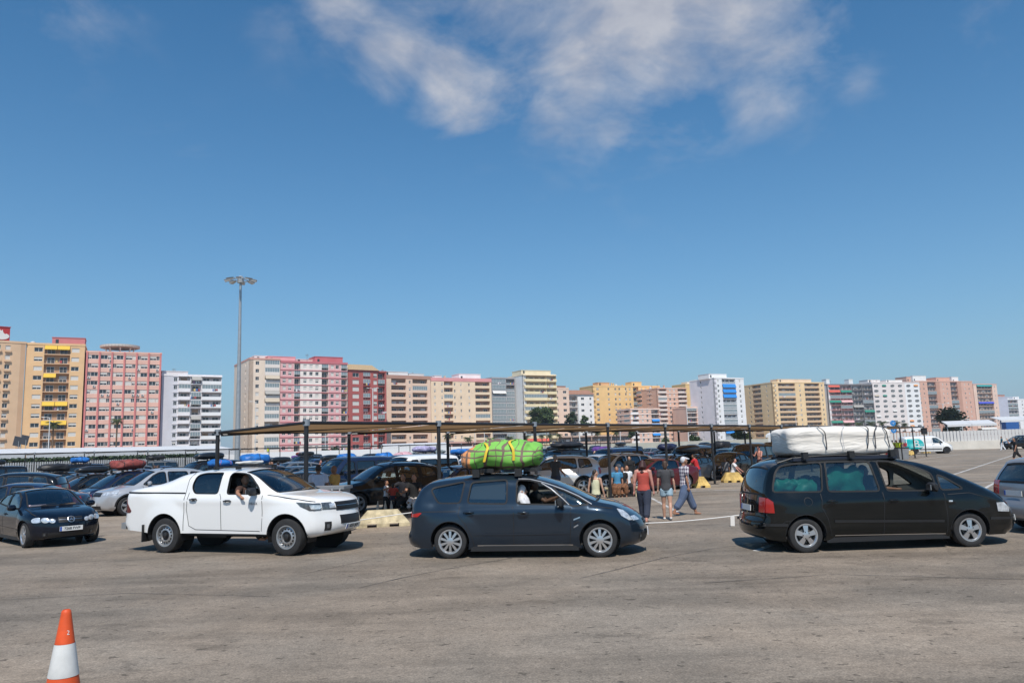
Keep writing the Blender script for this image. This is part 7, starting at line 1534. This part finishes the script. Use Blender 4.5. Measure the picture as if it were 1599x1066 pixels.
    for (s_, e, wr), sg in zip(A_, (-1, 1)):
        limb(body, [s_-X*sg*.02*S, s_, s_.lerp(e, .5), e, e.lerp(wr, .3), wr], [.036*S*b, .036*S*b, .028*S*b, .022*S*b, .024*S*b, .015*S])
        f = (wr-e).normalized(); side = f.cross(X if abs(f.x) < .8 else Vector((0, 0, 1))).normalized(); nrm = f.cross(side)
        limb(body, [wr, wr+f*.028*S, wr+f*.050*S], [.014*S, .017*S, .017*S])
        for k, ln_ in ((-1.5, .034), (-.5, .042), (.5, .040), (1.5, .030)):
            o_ = side*k*.0085*S; limb(body, [wr+f*.045*S+o_, wr+f*(.045+ln_*.55)*S+o_*1.15+nrm*.004*S, wr+f*(.045+ln_)*S+o_*1.1+nrm*.014*S], [.0058*S, .0055*S, .0048*S], 6)
        limb(body, [wr+f*.018*S+side*.012*S, wr+f*.036*S+side*.028*S+nrm*.006*S, wr+f*.055*S+side*.032*S+nrm*.012*S], [.007*S, .0065*S, .0055*S], 6)
    o = link('person', remesh(body, 'person', vox, 3 if near else 2, SK[skin]), None, (loc[0], loc[1], z0), face); tag(o, label, cat, group)
    g = .009 if near else .013
    tk, tm = top
    if tk not in ('none', None):
        mb = MB(); z_lo = {'tank': .50, 'tee': .475, 'long': .475, 'robe': .46, 'vest': .50}[tk]; hi = .80 if tk == 'tank' else .826
        pr = [(z, rx, ry) for z, rx, ry in prof if z_lo <= z+.03 and z <= hi+.01]; pr = [(z_lo, pr[0][1]*1.02, pr[0][2]*1.02)]+[q for q in pr if q[0] > z_lo]
        rings(mb, [(T(z), rx*S*w*b+(.016 if z < .7 else .011), ry*S*b+(.018 if z < .7 else .011), torso_ax) for z, rx, ry in pr])
        for (s_, e, wr), sg in zip(A_, (-1, 1)):
            if tk == 'tank': limb(mb, [T(.76)+X*sg*.055*S, T(.822)+X*sg*.050*S], [.022*S, .020*S])
            elif tk == 'tee': limb(mb, [s_-X*sg*.03*S-Vector((0, 0, .004*S)), s_-Vector((0, 0, .006*S)), s_.lerp(e, .55)], [.041*S*b+.006, .042*S*b+.007, .035*S*b+.010])
            elif tk == 'vest': limb(mb, [s_-X*sg*.03*S, s_], [.046*S*b+.006, .044*S*b+.006])
            else: limb(mb, [s_-X*sg*.03*S, s_, e, wr-(wr-e)*.08], [.042*S*b+.006, .042*S*b+.006, .031*S*b+.01, .026*S+.006])
        link('shirt' if tk != 'robe' else 'robe', remesh(mb, 'shirt', vox, 3, tm), o)
    bk, bm_ = bottom
    if bk != 'none':
        mb = MB()
        if bk in ('skirt', 'robe'):
            zt = .60 if bk == 'skirt' else .62; fl = min(p[2].z for p in L)+PV.z; n = 6
            rings(mb, [(T(zt).lerp(Vector((0, (L[0][2].y+L[1][2].y)/2, fl-.01*S)), t), (.084+.03*t)*S*w*b+.015, (.066+.05*t)*S*b+.015, (X, Vector((0, 1, 0)))) for t in [k/n for k in range(n+1)]])
            if seat is not None:
                for (H, K, A, sa) in L: limb(mb, [H+PV, K+PV, A+PV], [.075*S, .07*S, .07*S])
        else:
            rings(mb, [(T(z), rx*S*w*b+.010, ry*S*b+.011, torso_ax) for z, rx, ry in [(.455, .082, .064), (.49, .091, .071), (.53, .089, .069), (.565, .082, .063)]])
            for (H, K, A, sa) in L:
                H, K, A = H+PV, K+PV, A+PV; lo = {'trousers': .97, 'crop': .72, 'knee': .30, 'shorts': None, 'loose': .62}[bk]; q = 1.35 if bk == 'loose' else 1.12 if bk in ('trousers', 'crop') else 1.1
                if lo is None: limb(mb, [H, H.lerp(K, .42)], [.062*S*b+.008, .060*S*b+.012])
                else: limb(mb, [H, H.lerp(K, .5), K, K.lerp(A, lo)], [.061*S*b*min(q, 1.15)+.008, .054*S*b*q+.009, .040*S*b*q*1.06+.010, (.040*S*b if lo > .5 else .042*S*b)*q+.008])
        link({'trousers': 'trousers', 'crop': 'trousers', 'knee': 'shorts', 'shorts': 'shorts', 'loose': 'trousers', 'skirt': 'skirt', 'robe': 'robe_skirt'}[bk], remesh(mb, 'trousers', vox, 3, bm_), o)
    if hair and hair[0] != 'bald':
        mb = MB(); hm = mat('hair_%02d%02d%02d' % tuple(int(c*99) for c in hair[1]), hair[1], .6, var=.3, vscale=30); back = -hv
        if hair[0] == 'scarf':
            hm = hair[2]; ball(mb, hd+back*.008*S+Vector((0, 0, .008*S)), .052*S*hs, .058*S*hs, .074*S*hs); limb(mb, [hd+back*.02*S-Vector((0, 0, .03*S)), T(.80)+Vector((0, 0, 0)), T(.74)], [.05*S, .085*S, .095*S])
            nm = 'headscarf'
        else:
            ball(mb, hd+back*.014*S+Vector((0, 0, .014*S)), .0475*S*hs, .050*S*hs, .060*S*hs); nm = 'hair'
            if hair[0] == 'long': limb(mb, [hd+back*.030*S, hd+back*.052*S-Vector((0, 0, .05*S)), hd+back*.056*S-Vector((0, 0, .125*S))], [.050*S, .056*S, .042*S]); [limb(mb, [hd+Vector((sg*.03*S, -.01*S, .02*S)), hd+Vector((sg*.046*S, -.025*S, -.05*S)), hd+Vector((sg*.040*S, -.03*S, -.10*S))], [.022*S, .026*S, .016*S]) for sg in (-1, 1)]
            if hair[0] == 'bob': limb(mb, [hd+back*.022*S, hd+back*.034*S-Vector((0, 0, .06*S))], [.044*S, .036*S])
            if hair[0] == 'ponytail': limb(mb, [hd+back*.05*S+Vector((0, 0, .01*S)), hd+back*.075*S-Vector((0, 0, .06*S)), hd+back*.06*S-Vector((0, 0, .17*S)), hd+back*.055*S-Vector((0, 0, .25*S))], [.020*S, .030*S, .028*S, .010*S])
            if hair[0] == 'cap': hm = hair[2]; limb(mb, [hd+hv*.02*S+Vector((0, 0, .036*S)), hd+hv*.095*S+Vector((0, 0, .030*S))], [.03*S, .010*S]); nm = 'cap'
        link(nm, remesh(mb, nm, vox, 2, hm), o)
    if shoe:
        sm = shoe if not isinstance(shoe, tuple) else mat('shoe_%02d%02d%02d' % tuple(int(c*99) for c in shoe), shoe, .7)
        for (H, K, A, sa), sg in zip(L, (-1, 1)):
            A = A+PV; mb = MB(); limb(mb, [A+Vector((0, -.016*S, -.026*S)), A+Vector((0, .04*S, -.030*S)), A+Vector((0, .082*S, -.034*S))], [.025*S, .023*S, .017*S]); link('shoe', remesh(mb, 'shoe', vox, 2, sm), o)
    return o
def wpos(px, Y): p = at(px, 735, Y); return (p.x, Y)
def foot(px, py): p = G(px, py); return (p.x, p.y)
BLKH = (.018, .014, .012)
DENIM = cl('denim', (.055, .085, .16)); NAVY = cl('navy_trousers', (.030, .038, .062)); BLKC = cl('black', (.012, .012, .013)); WHT = cl('white', (.72, .72, .74)); LBL = cl('pale_blue', (.50, .54, .64))
# four walkers in the open
person('woman with dark red hair in a red vest top and navy trousers, walking away', foot(1008, 817), radians(-22), 1.66, 'pink', legs=((14, 6), (-14, 14)), arms=((-6, 12, 12), (4, 10, 8)), top=('tank', cl('rust_red', (.46, .075, .055))), bottom=('crop', NAVY), hair=('long', (.045, .012, .010)), shoe=(.20, .09, .05), near=True, build=1.05)
person('girl in a dark grey T-shirt and pale denim shorts, walking away', foot(1043, 811), radians(-12), 1.60, 'light', legs=((8, 4), (-12, 10)), arms=((2, 9, 12), (-4, 9, 12)), top=('tee', cl('charcoal', (.055, .055, .06))), bottom=('shorts', cl('pale_denim', (.30, .42, .50))), hair=('bob', (.06, .032, .020)), shoe=(.62, .62, .60), near=True, build=.92)
person('man in a plaid shirt, cap and baggy blue trousers striding right', foot(1072, 804), radians(-78), 1.74, 'tan', legs=((27, 4), (-24, 14)), arms=((4, 8, 12), (-6, 8, 14)), top=('tee', plaid_shirt()), bottom=('loose', cl('blue_linen', (.085, .12, .20))), hair=('cap', BLKH, cl('cap_white', (.60, .60, .62))), shoe=None, near=True, build=1.0)
person('girl with a long dark ponytail in a pale yellow sleeveless top and black shorts', wpos(929, 21.4), radians(-35), 1.42, 'light', legs=((10, 5), (-10, 8)), arms=((-6, 14, 10), (4, 12, 10)), top=('tank', cl('pale_yellow', (.66, .64, .42))), bottom=('shorts', BLKC), hair=('ponytail', (.03, .018, .012)), head=(-35, 0), shoe=(.5, .5, .5), near=True, build=.88)
# standing by the pickup
person('man in a pale blue shirt seen from behind, beside the grey container', wpos(497, 22.3), radians(8), 1.76, 'brown', top=('tee', LBL), bottom=('trousers', DENIM), hair=('short', BLKH), arms=((14, 14, 60), (10, 14, 70)), build=1.12, near=True)
person('shaven headed man in a mustard T-shirt facing left beside the grey container', wpos(522.5, 22.9), radians(75), 1.72, 'brown', top=('tee', cl('mustard', (.48, .28, .07))), bottom=('trousers', DENIM), hair=None, arms=((-4, 8, 25), (0, 8, 25)), near=True)
person('man in a bright blue T-shirt standing behind the seated men', wpos(635, 30.0), radians(-75), 1.72, 'tan', top=('tee', cl('bright_blue', (.02, .19, .42))), bottom=('trousers', BLKC), hair=('short', BLKH), arms=((20, 8, 70), (30, 8, 70)), near=True)
person('boy in a white T-shirt and dark trousers by the black off-roader', wpos(603, 26.6), radians(-100), 1.10, 'tan', top=('tee', WHT), bottom=('trousers', BLKC), hair=('short', (.05, .02, .015)), arms=((10, 8, 50), (20, 8, 50)), near=True)
person('small child in a navy pinafore with red sleeves standing behind the cream block', wpos(613.5, 26.2), radians(-10), 1.02, 'tan', top=('tee', cl('red_sleeve', (.42, .05, .03))), bottom=('skirt', cl('navy_pinafore', (.015, .018, .035))), hair=('bob', BLKH), arms=((10, 22, 30), (30, 25, 40)), near=True)
person('seated man with sunglasses in a dark T-shirt, arm reaching to the child', wpos(630, 26.4), radians(150), 1.74, 'tan', legs=((80, 75), (86, 95)), seat=.47, top=('tee', cl('ink', (.014, .015, .022))), bottom=('knee', BLKC), hair=('short', BLKH), arms=((40, 12, 30), (62, 25, 20)), near=True)
person('seated man in a black T-shirt and white shorts', wpos(646.5, 26.2), radians(175), 1.74, 'tan', legs=((82, 80), (82, 92)), seat=.45, top=('tee', BLKC), bottom=('knee', cl('white_shorts', (.62, .58, .54))), hair=('short', BLKH), arms=((38, 12, 55), (34, 12, 60)), shoe=(.6, .6, .6), near=True)
for px, Y, lab in ((630, 26.45, 'folding stool under the man with sunglasses'), (646.5, 26.25, 'folding stool under the man in white shorts')):
    x, y = wpos(px, Y); st = empty('folding_stool', (x, y, 0), .2, lab, 'stool'); mb = MB(); mb.bx((-.2, -.18, .385), (.2, .18, .41), cl('stool_canvas', (.10, .11, .10))); mb.build('seat', st)
    for sg in (-1, 1):
        for k in (-1, 1): mb = MB(); mb.tube([(sg*.18, -.16*k, .385), (sg*.18, .18*k, .012)], .012, GAL, 6); mb.build('leg', st)
mb = MB(); mb.bx((-.30, -.16, 0), (.30, .16, .13), WHP); mb.bx((-.25, -.12, .13), (.25, .12, .17), GP); o = tag(mb.build('cool_box'), 'low white and grey box on the ground at the feet of the seated men', 'cool box'); o.location = (*wpos(657, 25.4), 0); o.rotation_euler = (0, 0, .2)
for i, (dx, c) in enumerate(((-.25, (.62, .50, .38)), (0, (.66, .46, .34)), (.2, (.66, .46, .34)))):
    mb = MB(); mb.lathe([(0, 0), (.035, 0), (.036, .2), (.014, .26), (.014, .31), (0, .31)], mat('pale_bottle', c, .4), 10); p_ = G(599, 806); o = tag(mb.build('bottle', None, True, 40), ['tall pale bottle left behind the cream block', 'middle pale bottle behind the cream block', 'right pale bottle behind the cream block'][i], 'bottle', 'bottles behind the cream block'); o.location = (p_.x+dx, p_.y+.35, 0); o.scale = (1.4, 1.4, 1.55)
# group in the shade by the white off-roader
person('grey haired man in a dark grey T-shirt beside the white off-roader', wpos(867.5, 31.5), radians(-40), 1.74, 'tan', top=('tee', cl('dark_grey', (.05, .05, .052))), bottom=('trousers', NAVY), hair=('short', (.22, .20, .19)), build=1.15, arms=((10, 10, 30), (6, 10, 40)), near=True)
person('woman in a long black robe and headscarf standing behind the seated group', wpos(983.5, 32.6), radians(170), 1.62, 'light', top=('robe', BLKC), bottom=('robe', BLKC), hair=('scarf', BLKH, BLKC), near=True)
person('seated woman in a turquoise top and orange brown skirt', wpos(963, 31.6), radians(165), 1.58, 'tan', legs=((78, 80), (80, 86)), seat=.44, top=('tee', cl('turquoise', (.06, .24, .42))), bottom=('loose', cl('orange_print', (.17, .075, .035), var=.6)), hair=('bob', BLKH), shoe=(.6, .1, .2), near=True)
person('seated girl in black beside the turquoise top, orange brown skirt', wpos(971.5, 31.7), radians(180), 1.50, 'tan', legs=((80, 84), (78, 88)), seat=.44, top=('tee', BLKC), bottom=('loose', cl('orange_print', (.17, .075, .035), var=.6)), hair=('short', BLKH), shoe=(.3, .2, .15), near=True)
person('seated person in a white tunic beside the woman in black', wpos(978.5, 31.9), radians(195), 1.62, 'tan', legs=((80, 80), (80, 90)), seat=.44, top=('tee', WHT), bottom=('trousers', BLKC), hair=('short', BLKH), near=True)
x_, y_ = wpos(971, 31.75); mb = MB(); mb.bx((-.75, -.18, .32), (.75, .2, .38), CREAM); mb.bx((-.65, -.12, 0), (-.5, .14, .32), CREAM); mb.bx((.5, -.12, 0), (.65, .14, .32), CREAM); o = tag(mb.build('bench'), 'low bench under the group seated by the white off-roader', 'bench'); o.location = (x_, y_, 0)
person('man in a red shirt and jeans bending at the open car', wpos(1089.5, 37.5), radians(60), 1.52, 'tan', lean=14, top=('tee', cl('strong_red', (.48, .02, .025))), bottom=('trousers', DENIM), hair=('short', BLKH), arms=((40, 8, 20), (35, 8, 25)), near=True, build=1.1)
person('man in a navy T-shirt behind the man in red', wpos(1098.5, 42.5), radians(120), 1.66, 'tan', top=('tee', cl('navy_tee', (.02, .028, .055))), bottom=('knee', cl('khaki', (.22, .19, .14))), hair=('short', BLKH), near=True)
person('man in a white shirt and jeans bending forward, seen from behind', wpos(1108.5, 44), radians(40), 1.60, 'tan', lean=25, top=('tee', WHT), bottom=('trousers', cl('mid_denim', (.07, .13, .22))), hair=('short', BLKH), arms=((45, 8, 10), (40, 8, 10)), near=True)
person('person in white sitting low with bare legs stretched out, by the posts', wpos(1144, 41), radians(-110), 1.60, 'pink', legs=((72, 50), (70, 60)), seat=.40, lean=10, top=('tee', WHT), bottom=('shorts', cl('khaki', (.22, .19, .14))), hair=('short', BLKH), arms=((40, 8, 10), (30, 8, 10)), near=True)
put_block(1143, 741.5, 1.0, .42, .6, YEL, .3, 'yellow concrete block under the seated person in white')
person('bare chested man standing beside the black minibus', wpos(1187.5, 45), radians(120), 1.72, 'pink', top=('none', None), bottom=('knee', cl('dark_shorts', (.09, .03, .03))), hair=('short', BLKH), arms=((20, 10, 90), (30, 10, 100)), near=True)
person('person in dark clothes crouching beside the black hatchback', wpos(1133, 42.5), radians(150), 1.5, 'brown', legs=((70, 100), (60, 90)), seat=.45, top=('tee', cl('grey_tee', (.16, .16, .17))), bottom=('trousers', BLKC), hair=('short', BLKH))
# far right
VESTM = mat('hi_vis_yellow', (.62, .72, .02), .7)
for px, lab, hd_ in ((1397.5, 'worker in a yellow vest, left one of three', 20), (1403.5, 'worker in a yellow vest, middle one of three', 200), (1409.5, 'worker in a yellow vest, right one of three', 160)):
    person(lab+' by the blue sign post', wpos(px, 72), radians(hd_), 1.72, 'tan', top=('vest', VESTM), bottom=('trousers', NAVY), hair=('short', BLKH), group='workers in yellow vests')
person('person in dark red sitting by the yellow block right of the white load', wpos(1388.5, 66), radians(170), 1.65, 'brown', legs=((75, 85), (78, 80)), seat=.45, top=('tee', cl('dark_red', (.22, .02, .02))), bottom=('trousers', BLKC), hair=('short', BLKH))
gx, gy = wpos(1411, 70); mb = MB(); mb.frustum((0, 0, 0), (.8, .7), (.95, .8), 1.0, GP); mb.bx((-.5, -.43, 1.0), (.5, .43, 1.07), BLK); o = tag(mb.build('rubbish_bin'), 'grey rubbish bin beside the yellow vested workers', 'bin'); o.location = (gx, gy, 0)
person('man in a black T-shirt and shorts walking left with a hand at his head', foot(1588, 721), radians(80), 1.76, 'tan', legs=((24, 6), (-30, 18)), top=('tee', BLKC), bottom=('knee', BLKC), hair=('short', BLKH), arms=((8, 8, 14), (70, 30, 100)), near=True)
person('person in white trousers and a teal top walking by the black car', foot(1566, 703), radians(70), 1.68, 'light', legs=((16, 5), (-16, 12)), top=('tee', cl('teal_top', (.05, .16, .20))), bottom=('trousers', WHT), hair=('bob', (.10, .05, .03)), shoe=(.6, .6, .6))
# among the parked cars
for px, Y, s_, tm_, lab, hc_ in ((434.5, 44, 'tan', cl('pink_top', (.62, .25, .32)), 'person in a pink top among the cars right of the pickup roof', BLKH), (425, 46, 'tan', BLKC, 'person in black standing left of the pink top', BLKH), (421.5, 45, 'brown', cl('ochre', (.4, .26, .1)), 'person in ochre beside the one in black', BLKH), (511, 46, 'tan', cl('lemon', (.62, .56, .28)), 'person in a lemon top behind the man in the pale shirt', BLKH), (499.5, 47, 'pink', BLKC, 'person with bare arms left of the lemon top', BLKH), (240, 47, 'brown', cl('dark_teal', (.02, .08, .09)), 'person in dark teal right of the red bundle', BLKH), (247, 46, 'brown', cl('brick', (.3, .07, .04)), 'person in brick red right of the red bundle', BLKH), (930, 52, 'light', WHT, 'person in white among the cars left of the purple bundle', (.4, .35, .3))):
    person(lab, wpos(px, Y), rnd.uniform(0, 6), 1.70, s_, top=('tee', tm_), bottom=('trousers', NAVY), hair=('short', hc_), group='people among the parked cars')
person('worker in a yellow vest beyond the white wall under the cream corner block', wpos(418, 160), 3.0, 1.9, 'tan', top=('vest', VESTM), bottom=('trousers', NAVY), hair=('short', BLKH), z0=1.9)
# in the queue cars
def in_car(car_c, yaw, x, y): return (car_c.x+cos(yaw)*x-sin(yaw)*y, car_c.y+sin(yaw)*x+cos(yaw)*y)
person('bearded man in the white pickup resting his arm on the window sill', in_car(c_pick, y_pick, .16, -.42), y_pick-pi/2, 1.74, 'tan', legs=((78, 70), (78, 70)), seat=.83, z0=0, lean=-4, top=('tee', cl('brown_tee', (.07, .035, .025))), bottom=('trousers', BLKC), hair=('short', BLKH), shoe=None, head=(-30, 0), arm_pts=[None, ((.47, .16, 1.30), (.54, .30, 1.24))], near=True)
person('driver in black in the blue grey car', in_car(c_smax, y_smax, .20, .36), y_smax-pi/2, 1.72, 'brown', legs=((80, 70), (80, 70)), seat=.60, lean=-12, top=('tee', BLKC), bottom=('trousers', BLKC), hair=('short', BLKH), shoe=None, arms=((55, 10, 40), (60, 10, 50)), near=True)
person('passenger in a white headscarf in the blue grey car', in_car(c_smax, y_smax, .0, -.48), y_smax-pi/2, 1.52, 'light', legs=((80, 70), (80, 70)), seat=.60, lean=-6, top=('long', WHT), bottom=('trousers', WHT), hair=('scarf', BLKH, WHT), shoe=None, arms=((30, 8, 50), (30, 8, 50)), near=True)
person('driver in dark blue at the wheel of the black people carrier', in_car(c_shar, y_shar, .38, .40), y_shar-pi/2, 1.70, 'tan', legs=((80, 70), (80, 70)), seat=.70, lean=-10, top=('tee', cl('navy_tee', (.02, .028, .055))), bottom=('trousers', BLKC), hair=('short', BLKH), shoe=None, arms=((55, 10, 30), (55, 10, 30)), near=True)
bpy.data.scenes.remove(TMP)
# ------------------------------------------------------------------ the summer air between here and the far blocks
hm_ = bpy.data.materials.new('haze'); hm_.use_nodes = True; t = hm_.node_tree; t.nodes.clear(); o = N(t, 'ShaderNodeOutputMaterial'); v = N(t, 'ShaderNodeVolumePrincipled')
v.inputs['Color'].default_value = (.80, .87, .95, 1); v.inputs['Density'].default_value = .00022; v.inputs['Anisotropy'].default_value = .2; ln(t, v.outputs[0], o.inputs['Volume'])
mb = MB(); mb.bx((-1260, -90, -1), (1260, 1560, 62), hm_); tag(mb.build('haze'), kind='stuff')
